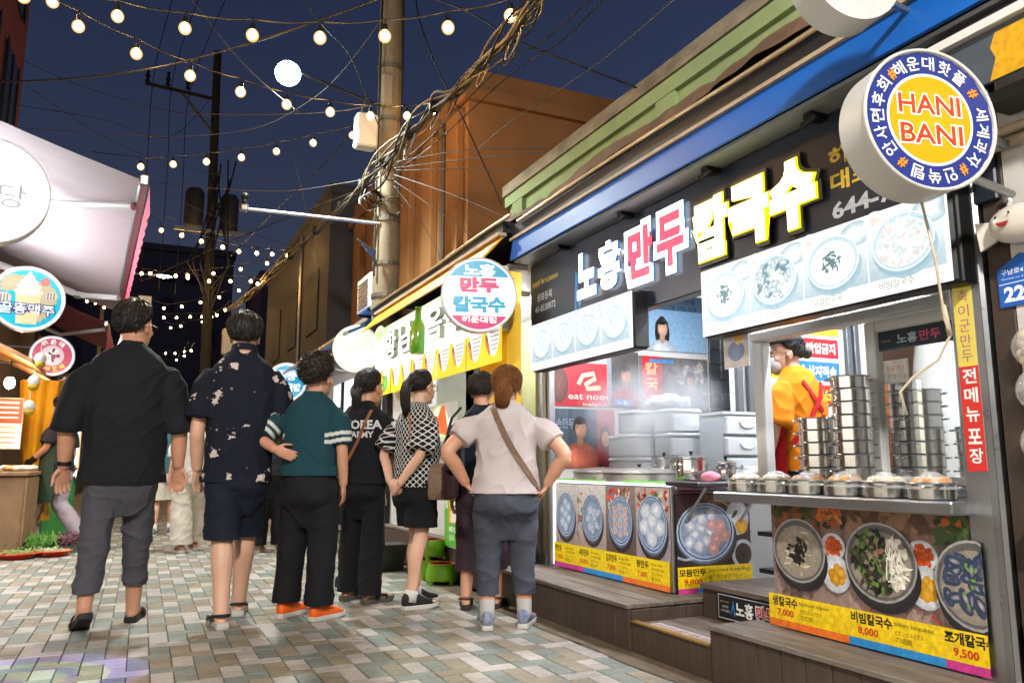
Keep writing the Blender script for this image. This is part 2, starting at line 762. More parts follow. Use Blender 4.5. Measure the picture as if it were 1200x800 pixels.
rank = []
for c in cells:
    p = cam_px((c[0], c[1], 0))
    if p and -0.01 < p[0] < 0.78 and -0.02 < p[1] < 0.4:
        rank.append((c[0] ** 2 + c[1] ** 2, c))
rank.sort(key=lambda t: t[0])
near = set(id(t[1]) for t in rank[:300])
field = {0: MB(), 1: MB(), 2: MB()}
fv, ff, fm = [], [], []
for c in cells:
    tilt = (prng.uniform(-0.004, 0.004), prng.uniform(-0.004, 0.004))
    dz = prng.uniform(-0.0018, 0.0012)
    if id(c) in near:
        o = bpy.data.objects.new('paver', pav_meshes[(c[3], c[2])])
        COL.objects.link(o)
        o.parent = pavement
        o.location = (c[0], c[1], dz)
        o.rotation_euler = (tilt[0], tilt[1], prng.uniform(-0.006, 0.006))
    else:
        me = pav_meshes[(c[3], c[2])]
        n = len(fv)
        for v in me.vertices:
            fv.append((v.co.x + c[0], v.co.y + c[1], v.co.z + dz + v.co.x * tilt[1] + v.co.y * tilt[0]))
        for p in me.polygons:
            ff.append(tuple(i + n for i in p.vertices))
            fm.append(c[3])
me = bpy.data.meshes.new('paver_field')
me.from_pydata(fv, [], ff)
for m_ in PAV:
    me.materials.append(m_)
me.polygons.foreach_set('material_index', fm)
o = link_mesh('paver_field', me, None, pavement)
tag(o, kind='stuff')

gs = MB().grid(lambda u, v: (2.20 + .16 * u + .01 * math.sin(v * 70) * (1 - u), .4 + 9 * v, .0045 - .001 * u), 3, 80).build('gutter_strip', mat('gutter_dirt', '#6a5a48', .9, var=.8, vscale=7, color2='#3f352b', bump=.5, bscale=50))
tag(gs, kind='structure')

# ================================================================== the dumpling shop on the right
steel = mat('brushed_steel', '#b9bcc0', 0.3, 1.0, rvar=0.05, vscale=4)
steel_smooth = mat('polished_steel', '#d8d8d6', 0.2, 1.0, rvar=0.06, vscale=14)
alu = mat('aluminium_frame', '#9a9c9e', 0.35, 0.9, rvar=0.1)
white_pvc = mat('white_pvc', '#d9d9d6', 0.4, var=0.2, vscale=5, color2='#bdbcb6')
white_paint = mat('white_wall_paint', '#cfcdc8', 0.7, var=0.4, vscale=2.5, color2='#a8a39a', bump=0.1, bscale=30)
dark_wood = mat('dark_deck_wood', '#4d3d33', 0.65, var=0.6, vscale=5, color2='#2f2620', stretch=(6, 6, 0.8), bump=0.25, bscale=60)
dark_wood_top = mat('worn_deck_top', '#5d5148', 0.6, var=0.7, vscale=4, color2='#8a8078', stretch=(5, 0.8, 5), bump=0.2, bscale=40)
sign_navy = mat('navy_sign_board', '#1b2430', 0.35, var=0.15, vscale=3, color2='#22272e', coat=0.2)
black_metal = mat('black_metal', '#141415', 0.45, 0.4, rvar=0.1)
blue_fascia = mat('blue_awning_sheet', '#1560b8', 0.45, var=0.3, vscale=2, color2='#0f4a94', bump=0.05, bscale=8)
beige_trim = mat('beige_trim', '#b9a58c', 0.6, var=0.5, vscale=9, color2='#8a7861')
grey_soffit = mat('grey_soffit', '#7d8084', 0.55, var=0.3, vscale=4)
yellow_fascia = mat('yellow_awning_sheet', '#e0a51e', 0.5, var=0.4, vscale=2.5, color2='#c28a12', bump=0.05, bscale=9)
tile_dark = mat('dark_wall_tile', '#3a3e42', 0.35, var=0.5, vscale=12)
floor_m = mat('kitchen_floor', '#6e6a64', 0.6, var=0.4, vscale=6)
print_m = attr_mat('printed_sheet', 0.0, 0.38, 0.45, grain=.5)
print_dim = attr_mat('printed_sheet_backlit_soft', 0.5, 0.35, 0.45, base=.5, grain=.5)
print_lit = attr_mat('printed_lightbox', 1.0, 0.3, 0.4, base=.12, grain=.25)
opp_glow = mat('opposite_window_glow', '#dfe6ea', .3, emit=1.6, ecolor='#fff2dc')
tube_glow = mat('fluorescent_tube_glow', '#ffffff', 0.4, emit=300.0, ecolor='#f2f6ff')
white_glow = mat('white_acrylic_glow', '#ffffff', 0.3, emit=2.2, ecolor='#f4f8ff')


def deck(name, label, x0, x1, y0, y1, h, board=0.13, side=True):
    t = thing(name, label, 'deck', (x0, y0, 0))
    y = y0
    while y < y1 - 0.02:
        ye = min(y + board, y1)
        MB().bbox((x0 + 0.010 + random.uniform(0, 0.0025), (y + ye) / 2, (h - 0.022) / 2 - 0.004), (0.02, ye - y - 0.004, h - 0.022), bev=0.002).build('deck_board', dark_wood, t)
        y = ye
    nb = max(2, int(round((x1 - x0) / 0.14)))
    w = (x1 - x0 + 0.015) / nb
    for k in range(nb):
        xa = x0 - 0.015 + k * w
        MB().bbox((xa + w / 2, (y0 + y1) / 2, h - 0.011 + random.uniform(-.001, .001)), (w - 0.004, y1 - y0, 0.022), bev=0.003).build('deck_plank', dark_wood_top, t)
    MB().box(x0 + 0.03, x1, y0 + 0.003, y1 - 0.003, 0.0, h - 0.03).build('deck_frame', dark_wood, t)
    return t


deckA = deck('wooden_deck', 'dark wooden deck in front of the dumpling picture panels', 2.35, 2.96, 3.64, 5.36, 0.235)
for k in range(5):
    MB().bbox((2.42 + k * 0.115, 3.632, 0.106), (0.111, 0.014, 0.205), bev=0.002).build('deck_board', dark_wood, deckA)
deckC = deck('wooden_deck', 'dark wooden deck below the noodle picture panels beside the steel pillar', 2.35, 2.62, 0.6, 2.98, 0.25)
for k in range(2):
    MB().bbox((2.42 + k * 0.125, 2.988, 0.115), (0.121, 0.014, 0.22), bev=0.002).build('deck_board', dark_wood, deckC)
step = thing('entrance_step', 'low entrance step with brass nosing between the two wooden decks', 'step', (2.36, 2.997, 0))
MB().box(2.362, 2.38, 3.0, 3.62, 0.0, 0.15).build('riser', dark_wood, step)
MB().box(2.382, 3.4, 3.0, 3.62, 0.0, 0.147).build('tread', dark_wood_top, step)
MB().box(2.352, 2.385, 2.998, 3.622, 0.151, 0.160).build('nosing', mat('brass_nosing', '#a5844a', 0.4, 0.7), step)
sc_ = Canvas((2.40, 3.58, 0.1475), (0, -1, 0), (1, 0, 0))
sc_.rect(0.02, 0.0, 0.53, 0.09, '#b9b6b4')
sc_.text('미끄럼 주의', 0.05, 0.02, 0.42, 0.05, '#a04a55', 0.02)
sc_.build('step_sticker', print_m, step)
ins = thing('inner_step', 'second step inside the entrance carrying a small shop banner', 'step', (2.8, 3.0, 0))
MB().box(2.80, 3.3, 2.75, 3.6, 0.0, 0.30).build('riser', dark_wood, ins)
MB().box(2.78, 3.3, 2.75, 3.6, 0.302, 0.325).build('tread', dark_wood_top, ins)

bn = thing('small_banner', 'small black step banner with white red and yellow shop lettering', 'banner', (2.79, 3.5, 0.16))
MB().box(2.782, 2.796, 2.86, 3.46, 0.165, 0.297).build('board', black_metal, bn)
c = Canvas((2.782, 3.46, 0.165), **XF)
c.rect(0.006, 0.006, 0.594, 0.126, '#c9cdd0')
c.rect(0.01, 0.01, 0.59, 0.122, '#1c2026')
c.text('apply for a patent', 0.02, 0.085, 0.07, 0.012, '#d9b54a')
c.text('상표등록', 0.035, 0.06, 0.05, 0.014, '#d8d8d8')
c.text('41-0130072', 0.025, 0.04, 0.07, 0.012, '#d8d8d8')
c.text('∕∖', 0.10, 0.03, 0.035, 0.07, '#2f8fe0', 0.04)
c.text('노홍', 0.14, 0.03, 0.13, 0.075, '#f4f4f4', 0.03)
c.text('만두', 0.285, 0.022, 0.14, 0.09, '#f4f4f4', 0.075)
c.text('만두', 0.29, 0.03, 0.13, 0.075, '#d3323e', 0.025)
c.text('칼국수', 0.435, 0.03, 0.15, 0.075, '#e3c33a', 0.03)
c.build('lettering', print_m, bn)

# ---------------------------------------------------------------- shop shell
shop = thing('dumpling_shop', 'open fronted dumpling shop with blue fascia and steel pillar', 'shop', (2.7, 3.6, 0))
MB().box(2.8, 5.2, 5.36, 5.46, 0, 2.55).build('side_wall', white_paint, shop)
MB().box(5.2, 5.3, 1.6, 5.46, 0, 2.55).build('back_wall', white_paint, shop)
MB().box(3.8, 5.2, 4.42, 4.5, 0, 2.55).build('partition_wall', white_paint, shop)
MB().box(2.96, 5.2, 1.75, 5.36, 0.10, 0.155).build('kitchen_floor', floor_m, shop)
MB().box(2.66, 5.3, 1.6, 5.46, 2.44, 2.5).build('kitchen_ceiling', white_paint, shop)
MB().box(2.66, 5.2, 1.64, 1.74, 0, 2.44).build('near_wall', white_paint, shop)
for (xa, xb, za, zb) in ((4.28, 4.36, 0.15, 2.4), (4.36, 4.44, 0.15, 2.4)):
    pass
for i in range(9):
    for j in range(2):
        MB().bbox((4.365 + j * 0.12, 5.348, 0.98 + i * 0.125), (0.115, 0.02, 0.12), bev=0.003).build('wall_tile', tile_dark, shop)
for (yc, w, d) in ((5.30, 0.05, 0.06), (5.235, 0.03, 0.05), (5.42, 0.06, 0.05)):
    MB().bbox((2.74, yc, 1.2), (d, w, 2.1), bev=0.004).build('door_post', alu, shop)
for xx in (3.80, 3.90, 4.88, 4.96):
    MB().bbox((xx, 4.40, 1.27), (0.05, 0.04, 2.2), bev=0.004).build('partition_post', mat('grey_post', '#5f6467', 0.4, 0.6), shop)
# steel pillar at the near end
MB().bbox((2.66, 1.815, 1.21), (0.13, 0.135, 2.42), bev=0.012).build('steel_pillar', steel, shop)
MB().bbox((2.68, 1.70, 1.21), (0.12, 0.08, 2.42), bev=0.004).build('brown_post', mat('brown_post', '#41332a', 0.6, var=0.4), shop)
# fascia, trims, soffit and gutter
fas = MB().prism([(2.43, 1.1, 2.475), (2.455, 1.1, 2.63), (2.475, 1.1, 2.63), (2.45, 1.1, 2.475)], (0, 4.2, 0)).build('blue_fascia', blue_fascia, shop)
MB().box(2.435, 2.485, 1.1, 5.32, 2.632, 2.652).build('beige_strip', beige_trim, shop)
MB().box(2.46, 2.80, 1.1, 5.28, 2.455, 2.472).build('soffit', grey_soffit, shop)
MB().box(2.47, 2.60, 1.0, 5.35, 2.656, 2.76).build('gutter', mat('dark_gutter', '#26282c', 0.5, 0.3, var=0.4), shop)
MB().box(2.62, 5.2, 0.5, 9.0, 2.80, 2.87).build('flat_roof', mat('roof_felt', '#3d3b38', 0.9, var=0.4), shop)
MB().tube([(2.45, y, 2.765 + 0.008 * math.sin(y * 2)) for y in [0.8 + 0.4 * i for i in range(12)]], 0.012, 8).build('conduit', mat('warm_conduit', '#c9b48e', 0.35, 0.5), shop)
for yc in (2.4, 3.1, 3.9, 4.7):
    MB().bbox((2.56, yc, 2.44), (0.10, 0.05, 0.03), bev=0.004).cyl((2.52, yc - 0.04, 2.43), (2.52, yc + 0.04, 2.41), 0.012, 0.012, 8).build('awning_bracket', black_metal, shop)

# tarpaulin roll lying on the roof edge of the row
rng = random.Random(5)
pts, rs = [], []
yy = 1.0
tp = MB()


def tarp_pt(u, v):
    y = 0.6 + 8.6 * u
    a = math.pi * (0.02 + 1.05 * v)
    r = 0.10 + 0.05 * noise.noise((y * 1.3, 0.3, v * 2)) + 0.018 * noise.noise((y * 7, 1, v * 5))
    return (2.62 - r * 1.15 * math.cos(a) + 0.03 * math.sin(y * 1.7), y, 2.815 + max(0.0, r * math.sin(a)) * 1.25)


tp.grid(tarp_pt, 160, 12)
o = tp.build('tarpaulin', mat('brown_tarpaulin', '#6d543f', 0.8, var=0.7, vscale=5, color2='#3f2f24', bump=0.5, bscale=16), None, smooth='all', loc=(2.6, 4.9, 2.82))
tag(o, 'rumpled brown tarpaulin rolled along the roof edge above the shops', 'tarpaulin')

# ---------------------------------------------------------------- main sign
sg = thing('shop_sign', 'long navy shop sign with large white red and yellow Korean letters', 'sign', (2.6, 3.5, 1.9))
MB().bbox((2.64, 3.48, 2.15), (0.08, 3.62, 0.60), bev=0.006).build('sign_board', sign_navy, sg)
c = Canvas((2.60, 5.28, 1.86), **XF)
c.text('apply for a patent', 0.03, 0.40, 0.40, 0.055, '#d9b64a', 0.02)
c.build('patent_lettering', print_m, sg)
c = Canvas((2.60, 5.28, 1.86), **XF)
c.text('상표등록', 0.10, 0.285, 0.24, 0.06, '#cfd6dc', 0.01)
c.build('registration_lettering', print_m, sg)
c = Canvas((2.60, 5.28, 1.86), **XF)
c.text('41-0130072', 0.07, 0.205, 0.32, 0.05, '#cfd6dc', 0.015)
c.build('registration_number', print_m, sg)
c = Canvas((2.60, 5.28, 1.86), **XF)
c.text('해운대점', 2.85 + 0.05, 0.345, 0.46, 0.085, '#d6b83f', 0.03)
c.text('대표전화', 2.85 + 0.05, 0.235, 0.46, 0.085, '#d6b83f', 0.03)
c.text('644-7942', 2.85 + 0.05, 0.115, 0.5, 0.075, '#b9bdc2', 0.03)
c.build('phone_lettering', print_m, sg)
c = Canvas((2.60, 5.28, 1.86), **XF)
c.poly([(0.66, 0.10), (0.70, 0.10), (0.715, 0.36), (0.68, 0.40)], '#2f8fe0')
c.poly([(0.73, 0.12), (0.70, 0.22), (0.715, 0.24), (0.76, 0.18)], '#5fb4f0')
c.build('logo_mark', print_m, sg)
side_blue = mat('letter_side_blue', '#3f6fa5', 0.4, emit=0.25, ecolor='#4d86c4')
side_dark = mat('letter_side_dark', '#2e2b26', 0.4)
lw = mat('letter_white_glow', '#ffffff', 0.3, emit=2.6, ecolor='#ffffff')
lr = mat('letter_red_glow', '#d83a50', 0.3, emit=1.1, ecolor='#e8485f')
ly = mat('letter_yellow_glow', '#fffbd0', 0.3, emit=2.6, ecolor='#fdfbd6')
lyo = mat('letter_yellow_edge', '#e8d815', 0.3, emit=1.1, ecolor='#e8dc10')
back_plate = mat('letter_back_plate', '#4a483c', 0.4)
letters3d('letter', '노홍', (2.585, 4.52, 2.03), (0, -1, 0), (0, 0, 1), 0.52, 0.31, 0.018, lw, sg, 0.055, side_blue, 0.03)
letters3d('letter_outline', '만두', (2.585, 3.94, 1.985), (0, -1, 0), (0, 0, 1), 0.62, 0.385, 0.016, lw, sg, 0.115, side_blue, -0.02)
letters3d('letter', '만두', (2.5685, 3.90, 2.03), (0, -1, 0), (0, 0, 1), 0.54, 0.30, 0.003, lr, sg, 0.05, None, 0.05)
letters3d('letter_back', '칼국수', (2.595, 3.31, 1.965), (0, -1, 0), (0, 0, 1), 0.90, 0.37, 0.014, back_plate, sg, 0.10, side_dark, -0.02)
letters3d('letter_outline', '칼국수', (2.58, 3.29, 1.985), (0, -1, 0), (0, 0, 1), 0.86, 0.33, 0.007, lyo, sg, 0.085, lyo, 0.0)
letters3d('letter', '칼국수', (2.5725, 3.282, 1.991), (0, -1, 0), (0, 0, 1), 0.844, 0.318, 0.003, ly, sg, 0.072, lyo, 0.010)
MB().bbox((2.60, 1.80, 2.0), (0.16, 0.08, 0.86), bev=0.006).build('end_cap', black_metal, sg)


# ---------------------------------------------------------------- food prints
def steamer(c, cx, cy, rx, ry, kind, rng):
    c.ell(cx + rx * .05, cy - ry * .22, rx * 1.06, ry * 1.08, '#3a2e2c', None)
    c.ell(cx, cy - ry * .20, rx * .86, ry * .95, '#8a7d72', '#4f463f')
    c.ell(cx, cy - ry * .08, rx * 1.02, ry, '#39507e', '#5f6f8f')
    c.ell(cx, cy, rx, ry, '#2f4066', '#b4c0d0')
    c.ell(cx, cy + ry * .005, rx * .95, ry * .955, '#2f4066', '#3a4c78')
    c.ell(cx, cy + ry * .01, rx * .90, ry * .91, '#5a6d94', '#a3b1c6')
    c.ell(cx, cy + ry * .02, rx * .83, ry * .85, '#aab7c8', '#76889f')
    if kind == 'fold':
        for k in range(7):
            a = -0.9 + k * .3
            c.ell(cx + rx * .38 * math.sin(k * 2.1), cy + ry * (.55 - .18 * k), rx * .30, ry * .24, '#d9e2ea', '#8ba1bd', rot=a)
    elif kind == 'shrimp':
        for k in range(9):
            a = k * 2.4
            r = .2 + .42 * ((k * .37) % 1)
            c.ell(cx + rx * r * math.cos(a), cy + ry * r * math.sin(a) * 1.05, rx * .24, ry * .16, '#e3e8ec', '#95a7bd', rot=a)
            c.ell(cx + rx * r * math.cos(a), cy + ry * (r * math.sin(a) * 1.05 + .02), rx * .07, ry * .05, '#d58d86', '#c7b3b4')
    elif kind == 'kimchi':
        for i in range(3):
            for j in range(4):
                c.ell(cx + rx * (-.46 + .46 * i), cy + ry * (-.55 + .36 * j) * (1 if i == 1 else .8), rx * .2, ry * .15, '#d29a7c', '#b7b6c0')
                c.ell(cx + rx * (-.46 + .46 * i), cy + ry * (-.52 + .36 * j) * (1 if i == 1 else .8), rx * .1, ry * .07, '#c4795a', '#d8a890')
    elif kind == 'king':
        for (a, b) in ((-.4, .42), (.3, .48), (-.5, -.12), (.5, -.1), (-.02, -.5), (0.02, .1)):
            c.ell(cx + rx * a, cy + ry * b, rx * .36, ry * .30, '#f2f1ee', '#aab3c2', rot=rng.uniform(-.4, .4))
            for q in range(3):
                c.line([(cx + rx * (a + .02), cy + ry * (b + .02)), (cx + rx * (a + .2 * math.cos(q * 2)), cy + ry * (b + .17 * math.sin(q * 2)))], rx * .025, '#c4c9d0')
    elif kind == 'assorted':
        for k in range(15):
            a = k * 2.39996
            r = .72 * math.sqrt((k + .5) / 15)
            X, Y = cx + rx * r * math.cos(a), cy + ry * r * math.sin(a)
            pink = (math.cos(a) > .35 and r > .3)
            c.ell(X, Y, rx * .2, ry * .22, '#e9e4e4' if not pink else '#e2b9b0', '#8e9cba' if not pink else '#b88e90', rot=a)
            if pink:
                c.ring(X, Y, rx * .12, ry * .13, rx * .025, '#c9857e', 14)
            else:
                c.line([(X - rx * .13, Y - ry * .05), (X, Y + ry * .06), (X + rx * .14, Y - ry * .04)], rx * .02, '#c2cad6')


def bowl(c, cx, cy, rx, ry, kind, rng, pale=False):
    if pale:
        dk, md, lt, broth = '#6f8fa0', '#b7cfd8', '#eef6f8', '#e9f2f0'
    else:
        dk, md, lt, broth = '#252324', '#5f5c5c', '#9c9997', '#a2947f'
    c.ell(cx + rx * .06, cy - ry * .3, rx * 1.02, ry * .95, dk if not pale else '#9fbac4')
    c.ell(cx, cy - ry * .14, rx, ry, md, dk if not pale else '#8fb0bd')
    c.ell(cx, cy, rx, ry, md, lt)
    c.ell(cx, cy, rx * .95, ry * .94, dk if not pale else '#9fb8c2', md)
    c.ell(cx, cy - ry * .04, rx * .86, ry * .82, broth, lt if pale else '#8e8478')
    if kind == 'plain':
        for k in range(16):
            a, r = rng.uniform(0, 6.28), rng.uniform(.1, .7)
            x, y = cx + rx * r * math.cos(a), cy + ry * r * math.sin(a)
            c.line([(x - rx * .12, y), (x, y + ry * rng.uniform(-.07, .07)), (x + rx * .12, y + ry * rng.uniform(-.05, .05))], rx * .035, '#d6c9b3' if not pale else '#f6fbfa')
        for k in range(18):
            a, r = rng.uniform(0, 6.28), rng.uniform(.2, .8)
            c.ell(cx + rx * r * math.cos(a), cy + ry * r * math.sin(a), rx * .05, ry * .03, rng.choice(['#8a8a5c', '#c9bda6', '#b09c84']) if not pale else '#d4e2e2', rot=a, n=6, jag=.3)
        for k in range(46):
            a, r = rng.uniform(0, 6.28), rng.uniform(0, .38) ** 1.0
            c.ell(cx + rx * r * math.cos(a), cy + ry * r * math.sin(a), rx * .09, ry * .05, '#1c1b1c' if not pale else '#5f7a80', rot=rng.uniform(0, 3), n=7, jag=.4)
    elif kind == 'bibim':
        cols = ['#26301f', '#3b5228', '#5d7a3c', '#1d1c1a', '#42382e'] if not pale else ['#dbe8e4', '#c0d3d0', '#f2f6f4', '#d8c9c4']
        for k in range(150):
            a, r = rng.uniform(0, 6.28), .80 * math.sqrt(rng.random())
            x, y = cx + rx * r * math.cos(a), cy + ry * r * math.sin(a)
            col = rng.choice(cols)
            if x > cx + rx * .3 and not pale:
                col = rng.choice(['#dcd6c6', '#c9c3b2', '#efe9dc'])
            c.ell(x, y, rx * rng.uniform(.05, .16), ry * rng.uniform(.03, .10), col, rot=rng.uniform(0, 3), n=7, jag=.35)
        if not pale:
            for k in range(12):
                x0 = cx + rx * rng.uniform(.25, .6)
                y0 = cy + ry * rng.uniform(-.4, .4)
                c.line([(x0, y0 + ry * .2), (x0 + rx * rng.uniform(-.05, .1), y0), (x0 + rx * rng.uniform(-.1, .1), y0 - ry * .25)], rx * .03, '#e9e4d6')
            for k in range(12):
                c.ell(cx + rx * rng.uniform(-.15, .2), cy + ry * rng.uniform(.15, .4), rx * .06, ry * .04, '#8a6a58', n=6, jag=.4)
    elif kind == 'clam':
        for k in range(34):
            a, r = rng.uniform(0, 6.28), .75 * math.sqrt(rng.random())
            x, y = cx + rx * r * math.cos(a), cy + ry * r * math.sin(a)
            ro = rng.uniform(0, 3)
            if pale:
                c.ell(x, y, rx * .2, ry * .12, '#f4f8f8' if k % 3 else '#4f6f7c', '#7f9ba6', rot=ro, n=10)
            else:
                c.ell(x, y, rx * .24, ry * .13, '#171a24', '#3a4763', rot=ro, n=12)
                c.ell(x + rx * .02, y, rx * .15, ry * .06, rng.choice(['#a9a59e', '#c9beb0', '#2c3550']), '#5a5f70', rot=ro, n=10)
        for k in range(8):
            c.ell(cx + rx * rng.uniform(-.5, .5), cy + ry * rng.uniform(-.5, .5), rx * .07, ry * .035, '#6f9a4a' if not pale else '#a8cfae', rot=rng.uniform(0, 3), n=6)
    elif kind == 'dump':
        for k in range(7):
            a = k * 6.283 / 6
            r = .0 if k == 6 else .52
            c.ell(cx + rx * r * math.cos(a), cy + ry * r * math.sin(a), rx * .27, ry * .25, '#ffffff', '#a9c2cc', n=12)


def side_dishes(c, x, y, s):
    c.ell(x, y + s * .62, s * .42, s * .36, '#e9eaec', '#b9bcc2')
    for k in range(22):
        q = math.sqrt(k / 22)
        c.ell(x + s * .26 * q * math.cos(k * 2.4), y + s * (.62 + .23 * q * math.sin(k * 2.4)), s * .11, s * .07, ('#d2612f', '#c24a22', '#e07a3c')[k % 3], '#a8401c', rot=k, n=8, jag=.25)
    c.ell(x + s * .06, y - s * .1, s * .5, s * .5, '#eceef0', '#b4b8bf')
    for k in range(7):
        c.ell(x + s * (.1 + .13 * math.cos(k * 2.4)), y - s * (.12 + .12 * math.sin(k * 2.4)), s * .19, s * .14, ('#e0a92c', '#d29a24', '#e8bb48')[k % 3], '#bf861e', rot=k * .8, n=14)


def chips(c, x0, y0, x1, y1, cols, n, s, rng):
    for k in range(n):
        c.ell(rng.uniform(x0, x1), rng.uniform(y0, y1), s * rng.uniform(.5, 1.2), s * rng.uniform(.25, .6), rng.choice(cols), rot=rng.uniform(0, 3), n=7, jag=.3)


rf = random.Random(21)
# --- panel with the four dumpling steamers (backlit)
pa = thing('picture_menu', 'backlit menu panel with four oval steamers of dumplings', 'menu panel', (2.76, 4.5, 0.24))
MB().bbox((2.79, 4.51, 0.535), (0.06, 1.40, 0.59), bev=0.004).build('panel_case', alu, pa)
MB().box(2.752, 2.80, 3.815, 5.215, 0.8305, 0.842).build('light_strip', white_glow, pa)
MB().box(2.745, 2.80, 5.207, 5.235, 0.25, 0.842).build('light_strip', white_glow, pa)
c = Canvas((2.753, 5.205, 0.245), **XF)
W_, H_ = 1.39, 0.575
c.clip = (0, 0, W_, H_)
pw = W_ / 4
bg = [('#8f887f', '#cfcac4'), ('#a58e80', '#d8d2ca'), ('#5c4d49', '#8f8078'), ('#9a8d90', '#b9a79c')]
for k, (lo, hi) in enumerate(bg):
    c.rect(k * pw, 0.16, (k + 1) * pw, H_, lo, hi)
chips(c, .02, .2, .36, .24, ['#a58674', '#b79a86', '#8f6e5c'], 16, .03, rf)
chips(c, .33, .3, .40, .52, ['#3f5a30', '#a8462c', '#6e8a3c', '#c9652c'], 18, .02, rf)
chips(c, .72, .44, .98, .56, ['#b9302c', '#d8584a', '#4a6a34', '#c9c0b8', '#e8e0da'], 36, .024, rf)
chips(c, 1.08, .44, 1.39, .56, ['#b9302c', '#d8584a', '#4a6a34', '#d8c8b8', '#3a4a2a'], 40, .024, rf)
for k, kd in enumerate(('fold', 'shrimp', 'kimchi', 'king')):
    steamer(c, pw * (k + .5) + (.01 if k else -.01), .365, .135 if k < 3 else .15, .15 if k < 3 else .165, kd, rf)
c.rect(0, 0.03, W_, 0.165, '#e3be14', '#edcb1e')
for x0, x1, cc in ((0, .42, '#c23a86'), (.42, .90, '#2f86c4'), (.90, 1.39, '#e0702a')):
    c.rect(x0, 0.0, x1, 0.032, cc)
for k, (nm, pr, en) in enumerate((('찐만두', '7,000', 'steamed'), ('새우만두', '8,000', 'shrimp'), ('김치만두', '7,000', 'kimchi'), ('왕만두', '7,000', 'king size'))):
    x = k * pw + .015
    c.text(nm, x, .105, .13 if k else .10, .045, '#1a1712', .03)
    c.text(pr, x + .012, .05, .10, .036, '#c22a1c', .02)
    c.text(en, x + .155, .125, .11, .02, '#4a4013')
    c.text('dumplings', x + .155, .10, .13, .02, '#4a4013')
    c.text('マンドゥ', x + .155, .072, .10, .02, '#4a4013')
    c.text('蒸饺子', x + .155, .045, .09, .02, '#4a4013')
c.build('menu_print', print_dim, pa)
for yc in (3.87, 4.4, 5.1):
    MB().cyl((2.80, yc - .012, .2475), (2.80, yc + .012, .2475), .012, n=10).build('caster', black_metal, pa)

# --- assorted dumplings on the end of the counter
pb = thing('picture_menu', 'dark menu panel with one big plate of assorted dumplings', 'menu panel', (2.8, 3.80, 0.24))
MB().bbox((3.05, 3.82, 0.51), (0.545, 0.035, 0.555), bev=0.003).build('panel_case', black_metal, pb)
c = Canvas((2.783, 3.801, 0.235), **YF)
W_, H_ = .535, .55
c.clip = (0, 0, W_, H_)
c.rect(0, 0, W_, H_, '#2a2024', '#3a2c2c')
chips(c, .2, .46, .5, .54, ['#4f3c34', '#5e483c', '#7a5c44'], 30, .04, rf)
c.line([(.28, .53), (.36, .49), (.46, .44)], .012, '#a58558')
c.ell(.44, .41, .085, .1, '#e4e6ea', '#aeb2bb')
c.ell(.47, .36, .045, .045, '#e3b23c', '#cc9428')
c.ell(.42, .43, .03, .012, '#3f5a34', rot=.8)
c.ell(.475, .20, .085, .085, '#dfe2e6', '#a9aeb8')
c.ell(.475, .20, .062, .064, '#2a1a14', '#3f2a20')
steamer(c, .205, .335, .205, .165, 'assorted', rf)
c.line([(.0, .2), (.05, .185), (.11, .19)], .014, '#9aa3b4')
c.rect(0, .028, W_, .145, '#e3be14', '#edcb1e')
for x0, x1, cc in ((0, .14, '#c23a86'), (.14, .34, '#2f86c4'), (.34, W_, '#e0702a')):
    c.rect(x0, 0, x1, .028, cc)
c.text('모듬만두', .008, .092, .19, .042, '#1a1712', .035)
c.text('9,000', .04, .042, .13, .036, '#c22a1c', .03)
c.text('assorted dumplings', .215, .105, .31, .024, '#3a3210')
c.text('盛り合わせマンドゥ', .215, .072, .24, .022, '#3a3210')
c.text('拼盘饺子', .215, .04, .13, .024, '#3a3210')
c.build('menu_print', attr_mat('printed_sheet_gloss', .12, .3, .5, grain=.6), pb)

# --- noodle panels below the steel counter
pc = thing('picture_menu', 'noodle menu panel with three steel bowls above yellow price strip', 'menu panel', (2.61, 2.3, 0.25))
MB().bbox((2.635, 2.335, 0.52), (0.04, 1.03, 0.53), bev=0.003).build('panel_case', black_metal, pc)
c = Canvas((2.614, 2.85, 0.258), **XF)
W_, H_ = 1.02, .525
c.clip = (0, 0, W_, H_)
for x0, x1, lo, hi in ((0, .42, '#9b847c', '#6b4f44'), (.42, .835, '#a58c84', '#7a5c50'), (.835, W_, '#8f7c78', '#4f443c')):
    c.rect(x0, .1, x1, H_, lo, hi)
chips(c, .02, .44, .42, .52, ['#3a3a24', '#4a4a2c', '#8a4a2a', '#6a4a34', '#2c3020'], 60, .035, rf)
chips(c, .28, .46, .41, .52, ['#b9602c', '#c8743a', '#3f5a2c'], 12, .03, rf)
chips(c, .45, .46, .8, .52, ['#8a6a54', '#6f5444', '#5a4236'], 30, .05, rf)
chips(c, .84, .40, 1.02, .52, ['#2f3c22', '#3f5230', '#4a5a34', '#a8582c'], 40, .035, rf)
chips(c, .05, .14, .25, .2, ['#75605a', '#5f4c48'], 18, .02, rf)
chips(c, .5, .14, .82, .18, ['#8f2f2c', '#6f5854', '#a8443c'], 22, .012, rf)
c.text('ᚱLZCL', .46, .17, .13, .045, '#5c4a46', .0, skew=.3)
side_dishes(c, .36, .27, .15)
side_dishes(c, .775, .27, .155)
bowl(c, .17, .33, .15, .135, 'plain', rf)
bowl(c, .595, .325, .165, .15, 'bibim', rf)
bowl(c, .985, .29, .15, .15, 'clam', rf)
c.rect(0, .03, W_, .135, '#e3be14', '#edcb1e')
for x0, x1, cc in ((0, .44, '#e0702a'), (.44, .86, '#2f86c4'), (.86, W_, '#c23a86')):
    c.rect(x0, 0, x1, .03, cc)
